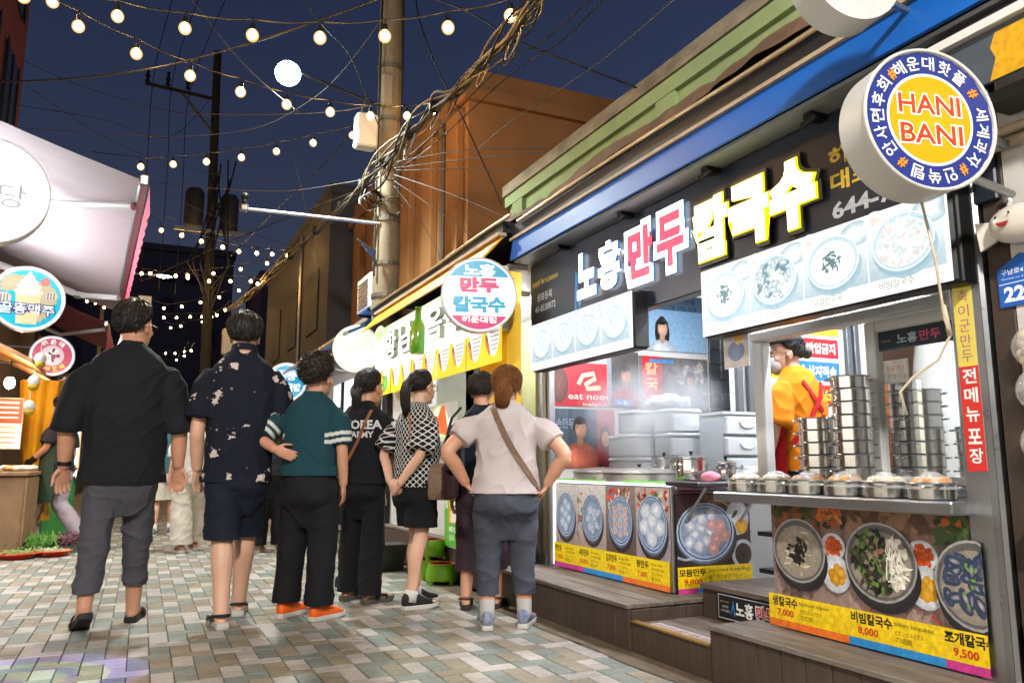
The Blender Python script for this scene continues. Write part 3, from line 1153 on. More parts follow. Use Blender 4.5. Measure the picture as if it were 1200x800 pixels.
for x, nm, pr, en, ja, w in ((.02, '생칼국수', '7,000', 'handmade kalguksu', '手打ちカルグクス', .15), (.455, '비빔칼국수', '8,000', 'bibim kalguksu', 'ビビンカルグクス', .19), (.86, '조개칼국수', '9,500', 'clam kalguksu', '貝カルグクス', .19)):
    c.text(nm, x, .086, w, .042, '#1a1712', .035)
    c.text(pr, x + .03, .042, .095, .034, '#c22a1c', .03)
    c.text(en, x + w + .012, .1, .16, .02, '#3a3210')
    c.text(ja, x + w + .012, .073, .12, .017, '#3a3210')
    c.text('刀切面', x + w + .012, .046, .07, .019, '#3a3210')
c.build('menu_print', MATS['printed_sheet_gloss'], pc)

# --- the two light boxes below the sign
l1 = thing('light_box_menu', 'smaller glowing light box with four dumpling pictures below the sign', 'light box', (2.52, 4.4, 1.6))
MB().bbox((2.56, 4.43, 1.78), (0.11, 1.34, 0.34), bev=0.012).build('case', black_metal, l1)
c = Canvas((2.503, 5.09, 1.615), **XF)
c.clip = (0, 0, 1.32, .33)
c.rect(0, 0, 1.32, .33, '#eef3f7')
for k in range(4):
    x = .02 + k * .32
    c.rect(x, .055, x + .31, .32, '#a9bcc8', '#e4eaee')
    c.ell(x + .05, .28, .07, .05, '#ffffff', '#b9c8d0')
    c.ell(x + .27, .27, .07, .05, '#ffffff', '#b9c8d0')
    bowl(c, x + .15, .185, .125, .10, 'dump', rf, True)
    c.text(('찐만두', '새우만두', '김치만두', '왕만두')[k], x + .03, .02, .09, .025, '#93a06a')
c.build('menu_print', print_lit, l1)
l2 = thing('light_box_menu', 'larger glowing light box with four noodle bowl pictures', 'light box', (2.52, 2.45, 1.58))
MB().bbox((2.555, 2.465, 1.745), (0.10, 1.38, 0.345), bev=0.012).build('case', black_metal, l2)
c = Canvas((2.503, 3.145, 1.58), **XF)
c.clip = (0, 0, 1.36, .33)
c.rect(0, 0, 1.36, .33, '#f1f4f4')
for k, (kd, nm) in enumerate((('plain', '생칼국수'), ('clam', '조개칼국수'), ('plain', '육칼만두국'), ('bibim', '비빔칼국수'))):
    x = .02 + k * .335
    c.rect(x, .06, x + .325, .32, '#aabec6', '#f0f3f3')
    c.ell(x + .28, .27, .08, .05, '#ffffff', '#9db4bd')
    c.ell(x + .04, .29, .05, .04, '#d9c3bb', '#eef0f0')
    bowl(c, x + .155, .185, .135, .11, kd, rf, True)
    c.text(nm, x + .05, .015, .15, .032, '#8d9468')
c.build('menu_print', print_lit, l2)

# ---------------------------------------------------------------- counters
ct = thing('serving_counter', 'steel topped dumpling counter behind the backlit panel', 'counter', (3.0, 4.5, 0.155))
MB().box(2.82, 3.3, 3.84, 5.22, 0.255, 0.80).build('cabinet', steel, ct)
MB().bbox((3.06, 4.52, 0.825), (0.56, 1.46, 0.03), bev=0.005).build('counter_top', steel, ct)
MB().bbox((2.80, 4.52, 0.848), (0.03, 1.40, 0.016), bev=0.003).build('green_edge', mat('green_mat_edge', '#5fae3c', 0.5), ct)
MB().bbox((3.05, 3.70, 0.845), (0.60, 0.30, 0.025), bev=0.004).build('side_shelf', mat('dark_tray', '#3a363c', 0.35, 0.3), ct)
for xx in (2.85, 3.25):
    MB().tube([(xx, 3.83, 0.60), (xx, 3.60, 0.83)], 0.01, 6).build('shelf_bracket', steel, ct)
cc_ = thing('steel_counter', 'stainless steel counter carrying the row of wrapped pots', 'counter', (2.72, 2.4, 0.25))
MB().bbox((2.73, 2.46, 0.805), (0.52, 1.24, 0.045), bev=0.006).build('counter_top', steel, cc_)
MB().box(2.66, 2.95, 1.90, 2.85, 0.26, 0.78).build('cabinet', steel, cc_)
for z in (.45, .62):
    MB().box(2.69, 2.95, 2.88, 3.03, z, z + .02).build('shelf', black_metal, cc_)
MB().bbox((2.93, 2.46, 0.845), (0.10, 1.2, 0.035), bev=0.004).build('back_ledge', steel, cc_)

# white window frame of the kitchen
wf = thing('service_window', 'white framed service window with one glass pane', 'window', (2.92, 2.6, 0.86))
MB().bbox((2.93, 3.21, 1.225), (0.06, 0.075, 0.73), bev=0.006).build('frame_post', white_pvc, wf)
MB().bbox((2.925, 2.57, 1.615), (0.08, 1.35, 0.05), bev=0.006).build('frame_rail', white_pvc, wf)
MB().bbox((2.93, 2.50, 1.22), (0.05, 0.055, 0.72), bev=0.006).build('frame_post', white_pvc, wf)
MB().bbox((2.93, 2.22, 1.555), (0.05, 0.50, 0.05), bev=0.006).build('frame_rail', white_pvc, wf)
MB().bbox((2.93, 2.22, 0.885), (0.05, 0.50, 0.035), bev=0.006).build('frame_rail', white_pvc, wf)
MB().bbox((2.93, 1.95, 1.22), (0.05, 0.05, 0.72), bev=0.006).build('frame_post', white_pvc, wf)
MB().bbox((2.935, 1.98, 1.70), (0.05, 0.5, 0.10), bev=0.006).build('header_panel', white_pvc, wf)
glass_m = bpy.data.materials.new('window_glass')
glass_m.use_nodes = True
nt = glass_m.node_tree
nt.nodes.clear()
o_ = nt.nodes.new('ShaderNodeOutputMaterial')
mx = nt.nodes.new('ShaderNodeMixShader')
tr = nt.nodes.new('ShaderNodeBsdfTransparent')
tr.inputs[0].default_value = (0.86, 0.91, 0.90, 1)
gl = nt.nodes.new('ShaderNodeBsdfGlossy')
gl.inputs['Roughness'].default_value = 0.02
fr = nt.nodes.new('ShaderNodeFresnel')
fr.inputs[0].default_value = 1.6
nt.links.new(fr.outputs[0], mx.inputs[0])
nt.links.new(tr.outputs[0], mx.inputs[1])
nt.links.new(gl.outputs[0], mx.inputs[2])
nt.links.new(mx.outputs[0], o_.inputs[0])
MATS['window_glass'] = glass_m
MB().grid(lambda u, v: (2.93, 1.975 + .5 * u, .9 + .635 * v), 1, 1).build('pane', glass_m, wf)
c = Canvas((2.927, 2.475, 1.445), **XF)
c.rect(0.005, 0, .495, .085, '#26323f')
c.text('노홍', .10, .02, .10, .045, '#b7c6d2', .03)
c.text('만두', .21, .02, .10, .045, '#d0587a', .03)
c.text('칼국수', .33, .02, .15, .045, '#c8b23c', .03)
c.text('apply', .02, .035, .05, .012, '#b5a24a')
c.build('pane_sticker', print_m, wf)
c = Canvas((2.926, 2.45, 1.30), **XF)
c.rect(0, 0, .12, .10, '#d6d0c8')
c.text('현금 계좌', .015, .055, .09, .02, '#c24a2e')
c.text('영업시간', .015, .02, .09, .02, '#8a7c70')
c.build('pane_note', print_m, wf)

# ---------------------------------------------------------------- pots
R_P = 0.082


def pot_parts(t, r, h, top=True, handle_mat=None, world=False):
    prof = [(r * .9, 0), (r * .96, .004), (r * .97, h * .9), (r * 1.03, h * .94), (r * 1.04, h * .97), (r * 1.03, h), (r * .95, h), (r * .94, h * .5), (0.002, h * .48)]
    MB().lathe(prof, 28).build('pot_wall', steel_smooth, t, smooth=True, world=False)
    for s in (-1, 1):
        pts = []
        for k in range(7):
            a = -math.pi / 2 + math.pi * k / 6
            pts.append((s * (r + .024 * math.cos(a)), .027 * math.sin(a), h * .72))
        MB().tube(pts, .0042, 6).build('handle', steel_smooth, t, smooth=True, world=False)


def copy_tree(src, loc, rz, label=None, group=None):
    r = src.copy()
    COL.objects.link(r)
    r.location = loc
    r.rotation_euler = (0, 0, rz)
    LOC[r] = Vector(loc)
    if label:
        r['label'] = label
    if group:
        r['group'] = group
    for ch in src.children:
        c2 = ch.copy()
        COL.objects.link(c2)
        c2.parent = r
        for g2 in ch.children:
            d2 = g2.copy()
            COL.objects.link(d2)
            d2.parent = c2
    return r


steel_order = ('first', 'second', 'third', 'fourth', 'fifth', 'sixth', 'seventh', 'eighth', 'ninth', 'tenth', 'eleventh', 'twelfth')
proto = thing('steel_pot', 'first small steel pot from the bottom in the lower stack beside the vendor', 'pot', (0, 0, 0), 0, 'stacked small steel pots')
pot_parts(proto, R_P, 0.056)
used = False


def stack(x, y, z0, n, dz, lab, spread=.35):
    global used
    for k in range(n):
        l = 'steel pot, %s from the bottom of the %s' % (steel_order[k], lab)
        rz = math.radians(155 + rf.uniform(-14, 14))
        if not used:
            proto.location = (x, y, z0)
            proto.rotation_euler = (0, 0, rz)
            proto['label'] = l
            used = True
        else:
            copy_tree(proto, (x + rf.uniform(-.002, .002), y + rf.uniform(-.002, .002), z0 + k * dz), rz, l, 'stacked small steel pots')


stack(2.76, 2.69, 0.83, 6, 0.055, 'short stack by the vendor')
stack(2.77, 2.50, 0.83, 9, 0.0556, 'tall stack before the post')
stack(3.08, 2.40, 0.83, 8, 0.0556, 'tall stack behind the glass pane')
stack(3.15, 2.20, 0.83, 5, 0.0556, 'short stack behind the glass pane')
stack(3.04, 2.66, 0.83, 5, 0.0556, 'stack behind the post')
wrap_m = bpy.data.materials.new('plastic_wrap')
wrap_m.use_nodes = True
nt = wrap_m.node_tree
nt.nodes.clear()
o_ = nt.nodes.new('ShaderNodeOutputMaterial')
mx = nt.nodes.new('ShaderNodeMixShader')
mx.inputs[0].default_value = 0.3
tr = nt.nodes.new('ShaderNodeBsdfTransparent')
gl = nt.nodes.new('ShaderNodeBsdfPrincipled')
gl.inputs['Base Color'].default_value = (.85, .86, .86, 1)
gl.inputs['Roughness'].default_value = 0.12
nz = nt.nodes.new('ShaderNodeTexNoise')
nz.inputs['Scale'].default_value = 60
bp = nt.nodes.new('ShaderNodeBump')
bp.inputs['Strength'].default_value = 0.8
nt.links.new(nz.outputs[0], bp.inputs['Height'])
nt.links.new(bp.outputs[0], gl.inputs['Normal'])
nt.links.new(tr.outputs[0], mx.inputs[1])
nt.links.new(gl.outputs[0], mx.inputs[2])
nt.links.new(mx.outputs[0], o_.inputs[0])
MATS['plastic_wrap'] = wrap_m
egg_m = mat('bread_crust', '#c18a4a', 0.5, var=0.6, vscale=30, color2='#8a5a2a')
pale_food = mat('pale_dumpling_dough', '#cbb89a', 0.5, var=0.4, vscale=30)
for k in range(6):
    y = 2.985 - k * 0.196
    t = thing('wrapped_pot', 'film wrapped steel pot, %s along the steel counter edge from the entrance' % steel_order[k], 'pot', (2.595, y, 0.8285), math.radians(100 + k * 23), 'film wrapped pots along the counter')
    pot_parts(t, 0.086, 0.062)
    fm_ = MB()
    for q in range(6):
        a = q * 1.05 + k
        rr = .045 if q < 5 else 0
        fm_.ell((rr * math.cos(a), rr * math.sin(a), .055), (.028, .026, .026), 10, 6)
    fm_.build('food', egg_m if k in (3, 5, 2) else pale_food, t, smooth='all', world=False)

    def wr(u, v):
        a = 2 * math.pi * u
        rr = (.09 * v) if v < .8 else (.072 + .022 * (v - .8) / .2)
        z = .085 * math.cos(min(1, v / .8) * 1.0) + .006 * noise.noise((math.cos(a) * 3 + k, math.sin(a) * 3, v * 6))
        if v > .8:
            z = .046 - .02 * (v - .8) / .2 + .004 * noise.noise((math.cos(a) * 5 + k, math.sin(a) * 5, 3))
        return (rr * math.cos(a), rr * math.sin(a), z + .012)
    MB().grid(wr, 28, 8).build('plastic_wrap', wrap_m, t, smooth='all', world=False)

# big flat lids and pots on the dumpling counter
lid_m = mat('dull_aluminium_lid', '#b2b0aa', 0.4, 0.9, rvar=0.15, vscale=10)
for i, (x, y, r, lab) in enumerate(((2.98, 4.93, .2, 'flat aluminium steamer lid at the far end of the dumpling counter'), (3.0, 4.48, .24, 'broad aluminium steamer lid at the middle of the dumpling counter'))):
    t = thing('steamer', lab, 'steamer', (x, y, 0.841))
    MB().lathe([(r * .96, 0), (r, .004), (r, .05), (r * .98, .054), (0.002, .054)], 36).build('steamer_pan', lid_m, t, smooth=True, world=False)
    MB().lathe([(r * 1.03, .056), (r * 1.03, .064), (r * .9, .078), (r * .5, .092), (.03, .096), (.002, .097)], 36).build('lid', lid_m, t, smooth=True, world=False)
    MB().cyl((0, 0, .095), (0, 0, .118), .007, .018, 10).build('knob', black_metal, t, world=False)
for x, y, r, h, lab in ((2.98, 3.90, .095, .13, 'tall lidded steel pot between the steamers and the pink cloth'), (3.25, 4.55, .085, .15, 'steel pot with black knob behind the flat lids'), (3.18, 3.83, .06, .10, 'small steel container beside the tall lidded pot')):
    t = thing('cooking_pot', lab, 'pot', (x, y, 0.858 if y < 3.95 else 0.841))
    MB().lathe([(r * .92, 0), (r * .98, .006), (r, .012), (r, h * .45), (r * 1.015, h * .46), (r, h * .5), (r, h * .96), (r * 1.05, h), (0.002, h)], 32).build('pot_wall', steel_smooth, t, smooth=True, world=False)
    MB().lathe([(r * 1.05, h + .002), (r * 1.05, h + .008), (r * .6, h + .022), (.002, h + .026)], 32).build('lid', steel_smooth, t, smooth=True, world=False)
    MB().cyl((0, 0, h + .024), (0, 0, h + .045), .006, .013, 10).build('knob', black_metal, t, world=False)
    for s in (-1, 1):
        MB().tube([(s * (r + .03 * math.sin(math.pi * q / 6)), .03 * math.cos(math.pi * q / 6), h * .75) for q in range(7)], .005, 6).build('handle', steel_smooth, t, world=False)

# white foam boxes
foam = mat('white_foam', '#dcdfe0', 0.75, var=0.25, vscale=6, color2='#c3c9cc', bump=0.15, bscale=120)
fx = [(3.30, 4.90, 0), (3.30, 4.90, 1), (3.30, 4.90, 2), (3.42, 4.62, 0), (3.42, 4.62, 1), (3.42, 4.62, 2), (3.36, 5.14, 0), (3.36, 5.14, 1)]
fl = ['lowest foam box of the left stack on the counter', 'middle foam box of the left stack on the counter', 'topmost foam box of the left stack, lid slightly shifted',
      'lowest foam box of the stack nearer the drawers', 'middle foam box of the stack nearer the drawers', 'topmost foam box of the stack nearer the drawers with a bag on it',
      'lower foam box at the poster wall', 'upper foam box at the poster wall']
for (x, y, lv), lab in zip(fx, fl):
    hb = .165
    z = .842 + lv * (hb + .002)
    t = thing('foam_box', 'white ' + lab, 'foam box', (x, y, z), rf.uniform(-.08, .08), 'white foam boxes')
    MB().bbox((0, 0, hb * .4), (.25, .22, hb * .8), bev=.012).build('box_body', foam, t, smooth=True, world=False)
    MB().bbox((rf.uniform(-.006, .006), 0, hb * .9), (.262, .232, hb * .19), bev=.012).build('box_lid', foam, t, smooth=True, world=False)

# plastic bag heap on the foam boxes, and white bag near the post, pink cloth
bag_m = mat('thin_white_plastic', '#d8dadb', 0.25, var=0.1, bump=0.7, bscale=25, alpha=0.85)


def crumple(name, lab, cat_, loc, r, m_, seed):
    mb = MB()
    mb.ell((0, 0, r[2] * .8), r, 28, 16)
    vs = []
    for (x, y, z) in mb.v:
        p = Vector((x, y, z))
        n = noise.noise(p * 14 + Vector((seed, 0, 0))) * .35 + noise.noise(p * 34 + Vector((0, seed, 0))) * .16
        q = Vector((0, 0, r[2] * .8)) + (p - Vector((0, 0, r[2] * .8))) * (1 + n)
        q.z = max(q.z, 0.0)
        vs.append(tuple(q))
    mb.v = vs
    me_ = mb.mesh(name)
    me_.polygons.foreach_set('use_smooth', [True] * len(me_.polygons))
    o = link_mesh(name, me_, m_, None, loc)
    return tag(o, lab, cat_)


crumple('plastic_bag', 'crumpled clear plastic bag on top of the foam box stack', 'bag', (3.42, 4.72, 1.345), (.15, .13, .06), bag_m, 1)
crumple('plastic_bag', 'white plastic bag bundled at the window post', 'bag', (3.24, 3.62, 0.859), (.10, .09, .05), bag_m, 4)
crumple('plastic_bag', 'small white plastic bag tucked behind the wrapped pots', 'bag', (3.10, 3.5, 0.859), (.07, .06, .04), bag_m, 8)
crumple('cleaning_cloth', 'pink cloth crumpled on the dark side shelf', 'cloth', (2.93, 3.66, 0.859), (.055, .05, .03), mat('pink_cloth', '#cf7f93', 0.85, var=0.3, vscale=20), 12)

# clear drawer unit
dr = thing('drawer_unit', 'translucent white plastic drawer unit with three drawers', 'drawers', (3.55, 4.2, 0.155))
milk = mat('milky_plastic', '#d3d9dc', 0.3, var=0.15, vscale=7, trans=0.1)
MB().box(3.42, 3.80, 4.12, 4.40, 0.156, 0.86).build('stand', steel, dr)
MB().box(3.44, 3.78, 4.16, 4.40, 0.862, 1.28).build('cabinet', mat('clear_cabinet', '#b9c2c8', 0.25), dr)
for k in range(3):
    z = .875 + k * .135
    d_ = MB().bbox((3.61, 4.15, z + .062), (.325, .05, .12), bev=.008).build('drawer', milk, dr, smooth=True)
    MB().tube([(3.61 + .06 * math.cos(a), 4.115, z + .085 - .035 * math.sin(a)) for a in [math.pi * q / 8 for q in range(9)]], .007, 6).build('drawer_handle', white_pvc, d_)
MB().box(3.435, 3.785, 4.14, 4.40, 1.282, 1.30).build('top_panel', milk, dr)

# kitchen lamps
for x, y0, y1 in ((3.15, 2.1, 3.4), (3.15, 3.8, 5.1), (4.3, 2.4, 4.0)):
    t = thing('ceiling_lamp', {2.1: 'fluorescent tube lamp over the steel counter', 3.8: 'fluorescent tube lamp over the dumpling counter', 2.4: 'fluorescent tube lamp at the back of the kitchen'}[y0], 'lamp', (x, (y0 + y1) / 2, 2.44))
    MB().bbox((x, (y0 + y1) / 2, 2.42), (.09, y1 - y0, .035), bev=.004).build('lamp_housing', white_pvc, t)
    MB().cyl((x, y0 + .03, 2.385), (x, y1 - .03, 2.385), .014, n=10).build('tube', tube_glow, t, smooth=True)

# ---------------------------------------------------------------- posters and notices in the kitchen
def poster(name, lab, x0, x1, z0, z1, y, fn, m_=None):
    t = thing(name, lab, 'poster', ((x0 + x1) / 2, y, z0))
    MB().box(x0, x1, y, y + .004, z0, z1).build('sheet', white_pvc, t)
    c = Canvas((x0, y - .0005, z0), **YF)
    c.clip = (0, 0, x1 - x0, z1 - z0)
    fn(c, x1 - x0, z1 - z0)
    c.build('poster_print', m_ or print_m, t)


def dim(c, k):
    return tuple(q * k for q in lin(c))


def bust(c, x, y, s, hair, skin, top, long=False):
    """head and shoulders, softly modelled"""
    if long:
        c.ell(x, y - s * .16, s * .34, s * .60, hair, dim(hair, 2.2), jag=.05)
    c.ell(x, y - s * .98, s * .66, s * .55, top, dim(top, .45))
    c.ell(x - s * .2, y - s * .9, s * .2, s * .3, dim(top, 1.15), dim(top, .8))
    c.ell(x, y - s * .38, s * .12, s * .2, dim(skin, .6), dim(skin, .5))
    c.ell(x, y + s * .05, s * .265, s * .34, hair, dim(hair, 2.5), jag=.04)
    c.ell(x + s * .02, y - s * .03, s * .215, s * .295, skin, dim(skin, .55))
    c.ell(x - s * .05, y - s * .06, s * .10, s * .13, dim(skin, 1.12), dim(skin, .85))
    c.ell(x, y + s * .22, s * .22, s * .10, hair, dim(hair, 2), jag=.1)
    for q in (-1, 1):
        c.ell(x + q * s * .085, y + s * .02, s * .05, s * .02, dim(skin, .3), dim(skin, .7), n=10)
        c.ell(x + q * s * .085, y + s * .07, s * .05, s * .012, dim(skin, .3), dim(skin, .6), n=10)
    c.ell(x, y - s * .15, s * .075, s * .022, '#d8c4b8', dim(skin, .5), n=12)
    c.ell(x + s * .01, y - s * .06, s * .03, s * .06, dim(skin, .8), dim(skin, .75), n=10)


def p_tv(c, w, h):
    c.rect(0, 0, w, h, '#8fb2cc', '#4f6f8f')
    c.rect(0, h * .72, w, h, '#3c5268', '#2c3c50')
    c.text('MBC', .04, h * .85, .16, .05, '#12161c', .06)
    c.text('부산문화방송', .21, h * .85, .36, .05, '#12161c', .02)
    c.text('2019년 7월 29일 방송', .12, h * .73, .46, .045, '#10141a', .01)
    bust(c, .22, .19, .22, '#14100f', '#d8a88c', '#d4dae4', True)


def p_noodle(c, w, h):
    c.rect(0, 0, w, h, '#b01f2c', '#c82a34')
    c.ell(.05, .16, .08, .14, '#7a4a3c', '#54302a')
    pts = [(.22, .17), (.26, .24), (.36, .26), (.37, .22), (.28, .17), (.30, .14), (.42, .15)]
    c.line(pts, .035, '#d8c8a4')
    c.text('eat noodles', .13, .055, .50, .05, '#ece4dc', .005)
    c.text('kalguksu', .26, .0, .3, .03, '#ece4dc', .0)


def p_cook(c, w, h):
    c.rect(0, 0, w, h, '#3a3634', '#54504c')
    c.rect(.0, 0, .04, h, '#8f9498')
    bust(c, .17, .26, .22, '#2a2422', '#c08468', '#b8242c')
    c.rect(.06, .01, .22, .07, '#2f7fc0')
    c.text('노홍', .09, .022, .10, .035, '#eef2f6', .02)


def p_hall(c, w, h):
    c.rect(0, 0, w, h, '#4a4644', '#6a6460')
    chips(c, .3, .02, w, h * .9, ['#6f6862', '#3a3634', '#8a847c', '#55504a', '#a89c90'], 50, .05, rf)
    c.rect(.03, 0, .22, h, '#a81c26', '#c02a30')
    c.text('칼', .06, h * .66, .12, .10, '#d8b878', .03)
    c.text('국', .06, h * .38, .12, .10, '#d8b878', .03)
    c.text('수', .06, h * .08, .12, .10, '#d8b878', .03)
    bust(c, .5, .27, .18, '#1c1614', '#a8745c', '#5a5450')
    c.line([(.46, .12), (.38, .10), (.28, .12)], .035, '#b07c64')
    c.rect(.1, h * .88, .34, h * .95, '#3f7fb0')


def p_low(c, w, h):
    c.rect(0, 0, w, h, '#3a4450', '#55606c')
    for q in range(5):
        c.rect(.02 + q * .11, .05, .05 + q * .11, h, '#2f3842', '#4a5560')
    c.text('손만두', .02, h * .66, .16, .08, '#8a98a8', .02)
    c.rect(.38, 0, .54, h, '#8a2430', '#a83a44')
    bust(c, .23, .30, .24, '#241c1a', '#c99678', '#d8765c')
    c.ell(.455, .24, .05, .09, '#1c1614', n=16)
    c.ell(.455, .22, .035, .06, '#c99678', n=16)


poster('wall_poster', 'blue television poster of a smiling long haired woman', 3.62, 4.29, 1.88, 2.36, 5.352, p_tv)
poster('wall_poster', 'red poster reading eat noodles with a cream swirl', 2.82, 3.30, 1.40, 1.74, 5.352, p_noodle)
poster('wall_poster', 'poster of a cook in a red shirt beside the noodle poster', 3.302, 3.60, 1.40, 1.85, 5.352, p_cook)
poster('wall_poster', 'kitchen photograph poster with red vertical banner', 3.602, 4.29, 1.38, 1.83, 5.352, p_hall)
poster('wall_poster', 'lower poster of a smiling man in salmon shirt', 2.82, 3.36, .93, 1.38, 5.352, p_low)


def p_notice(c, w, h):
    c.rect(0, 0, w, h, '#e6e6e4')
    c.rect(0, h - .06, w, h, '#e8d23a')
    for k, (s, col) in enumerate((('음식 반입금지', '#b81c24'), ('국내 산지직송', '#2a78b8'), ('당일 생산 신선', '#c8321c'))):
        z = h - .23 - k * .175
        c.rect(.01, z, w - .01, z + .145, col)
        c.text(s, .04, z + .03, w - .08, .085, '#f2f2ee' if k < 2 else '#f0d83a', .04)


def p_food(c, w, h):
    c.rect(0, 0, w, h, '#5a4a44', '#3c3230')
    bowl(c, .2, h * .5, .16, .12, 'clam', rf)
    bowl(c, .62, h * .5, .17, .12, 'bibim', rf)
    c.ell(.85, h * .5, .08, .08, '#e8e4da', '#c8c2b4')
    c.ell(.85, h * .5, .05, .05, '#e3b23c', '#cc9428')
    c.rect(0, 0, w, .03, '#c8622c')


poster('wall_notice', 'red and blue notice forbidding outside food behind the vendor', 4.26, 4.80, 1.38, 1.98, 4.414, p_notice)
poster('wall_poster', 'wide food photograph above the service window', 3.95, 4.85, 1.99, 2.28, 4.412, p_food)


def p_face(c, w, h):
    c.rect(0, 0, w, h, '#b9cdd8')
    c.rect(0, h * .78, w, h, '#e0c22c')
    c.text('우리밀 손만두', .02, h * .82, w - .04, h * .12, '#1c1a16', .03)
    c.ell(w * .5, h * .55, w * .35, h * .14, '#4a545e', '#8a949c')
    bust(c, w * .5, h * .25, .12, '#1c1614', '#d8a88c', '#c9d0d8')


poster('wall_poster', 'narrow poster with yellow heading behind the window post', 3.93, 4.18, 1.0, 1.74, 4.413, p_face)
hp_ = thing('hanging_leaflet', 'clear sleeve with printed leaflet hanging from the larger light box', 'leaflet', (2.6, 3.02, 1.4))
MB().box(2.60, 2.604, 2.93, 3.11, 1.42, 1.60).build('sleeve', mat('clear_sleeve', '#c4c8ca', .2), hp_)
c = Canvas((2.5995, 3.11, 1.42), **XF)
c.rect(.004, .004, .176, .176, '#b9aaa4', '#d2cac6')
c.ell(.09, .08, .06, .05, '#7f8fae', '#5a6a8c')
c.ell(.11, .14, .03, .03, '#e0b848')
c.build('leaflet_print', print_m, hp_)
# fan
fn_ = thing('round_fan', 'white round fan behind the window post', 'fan', (3.55, 3.75, .86))
MB().lathe([(.07, 0), (.08, .01), (.02, .03), (.018, .12), (.002, .12)], 20, (3.55, 3.75, .861)).build('base', white_pvc, fn_, smooth=True)
for rr in (.04, .075, .11, .145):
    MB().tube([(3.55 + rr * math.cos(a), 3.72 - .01 * (rr < .1), 1.10 + rr * math.sin(a)) for a in [2 * math.pi * k / 24 for k in range(25)]], .005 if rr < .14 else .012, 6, caps=False).build('grille_ring', white_pvc, fn_, smooth='all')
MB().lathe([(.03, -.02), (.035, 0), (.03, .03), (.002, .03)], 16, (3.55, 3.74, 1.10), Matrix.Rotation(math.pi / 2, 3, 'X')).build('hub', white_pvc, fn_)
for k in range(3):
    MB().bbox((3.55 + .065 * math.cos(k * 2.094), 3.74, 1.10 + .065 * math.sin(k * 2.094)), (.11, .006, .05), m=Matrix.Rotation(-k * 2.094, 3, 'Y')).build('blade', milk, fn_)

# steam over the dumpling counter
st = MB().ell((3.12, 4.55, 1.28), (.42, .75, .42), 24, 14)
vm = bpy.data.materials.new('steam_volume')
vm.use_nodes = True
nt = vm.node_tree
nt.nodes.clear()
vo = nt.nodes.new('ShaderNodeOutputMaterial')
pv_ = nt.nodes.new('ShaderNodeVolumePrincipled')
pv_.inputs['Color'].default_value = (.95, .97, 1, 1)
tc = nt.nodes.new('ShaderNodeTexCoord')
nz = nt.nodes.new('ShaderNodeTexNoise')
nz.inputs['Scale'].default_value = 3.2
nz.inputs['Detail'].default_value = 3
ln = nt.nodes.new('ShaderNodeVectorMath')
ln.operation = 'LENGTH'
mpn = nt.nodes.new('ShaderNodeMapping')
mpn.inputs['Scale'].default_value = (1 / .42, 1 / .75, 1 / .42)
nt.links.new(tc.outputs['Object'], mpn.inputs[0])
nt.links.new(mpn.outputs[0], ln.inputs[0])
nt.links.new(tc.outputs['Object'], nz.inputs[0])
fo = nt.nodes.new('ShaderNodeMapRange')
fo.inputs[1].default_value = .25
fo.inputs[2].default_value = 1.0
fo.inputs[3].default_value = 1.0
fo.inputs[4].default_value = 0.0
nt.links.new(ln.outputs['Value'], fo.inputs[0])
nr_ = nt.nodes.new('ShaderNodeMapRange')
nr_.inputs[1].default_value = .42
nr_.inputs[2].default_value = .75
nr_.inputs[3].default_value = .05
nr_.inputs[4].default_value = 6.5
nt.links.new(nz.outputs[0], nr_.inputs[0])
mu = nt.nodes.new('ShaderNodeMath')
mu.operation = 'MULTIPLY'
nt.links.new(fo.outputs[0], mu.inputs[0])
nt.links.new(nr_.outputs[0], mu.inputs[1])
nt.links.new(mu.outputs[0], pv_.inputs['Density'])
nt.links.new(pv_.outputs[0], vo.inputs['Volume'])
o = st.build('steam', vm, None, loc=(3.12, 4.55, 1.28))
tag(o, 'thin white steam rising over the dumpling counter', 'steam', kind='stuff')

# ================================================================== juice shop and the rest of the right row
js = thing('juice_shop', 'juice shop with yellow fascia beside the dumpling shop', 'shop', (2.5, 7.0, 0))
yellow_wall = mat('yellow_wall_paint', '#e2b622', 0.6, var=0.3, vscale=3, color2='#cfa018')
cream_wall = mat('cream_wall', '#c9c6b4', 0.7, var=0.3, vscale=3)
MB().prism([(2.20, 5.38, 2.46), (2.40, 5.38, 2.68), (2.42, 5.38, 2.68), (2.22, 5.38, 2.46)], (0, 3.55, 0)).build('yellow_fascia', yellow_fascia, js)
MB().box(2.36, 2.43, 5.36, 8.95, 2.683, 2.71).build('beige_strip', beige_trim, js)
MB().box(2.40, 2.56, 5.36, 9.2, 2.715, 2.80).build('gutter', MATS['dark_gutter'], js)
MB().tube([(2.39, 5.2 + .4 * i, 2.80 + .008 * math.sin(i)) for i in range(11)], .012, 8).build('conduit', MATS['warm_conduit'], js)
MB().box(2.50, 2.62, 5.50, 6.05, 0.3, 2.45).build('yellow_pier', yellow_wall, js)
MB().box(2.50, 2.58, 7.35, 8.9, 0.3, 2.45).build('front_wall', white_paint, js)
MB().box(2.50, 2.58, 6.06, 7.34, 0.3, 1.10).build('counter_wall', white_paint, js)
MB().box(3.6, 3.7, 5.47, 8.9, 0.3, 2.45).build('back_wall', mat('olive_wall', '#8f8c5e', 0.7, var=0.3), js)
MB().box(2.6, 3.6, 8.9, 9.0, 0.0, 2.45).build('end_wall', cream_wall, js)
MB().box(2.5, 3.7, 5.47, 9.0, 2.46, 2.5).build('ceiling', white_paint, js)
MB().bbox((2.56, 6.70, 1.12), (0.30, 1.30, 0.04), bev=.006).build('counter_top', steel, js)
y = 5.47
while y < 8.9:
    MB().bbox((2.42, y + .07, .15), (.02, .132, .29), bev=.002).build('skirt_board', dark_wood, js)
    y += .136
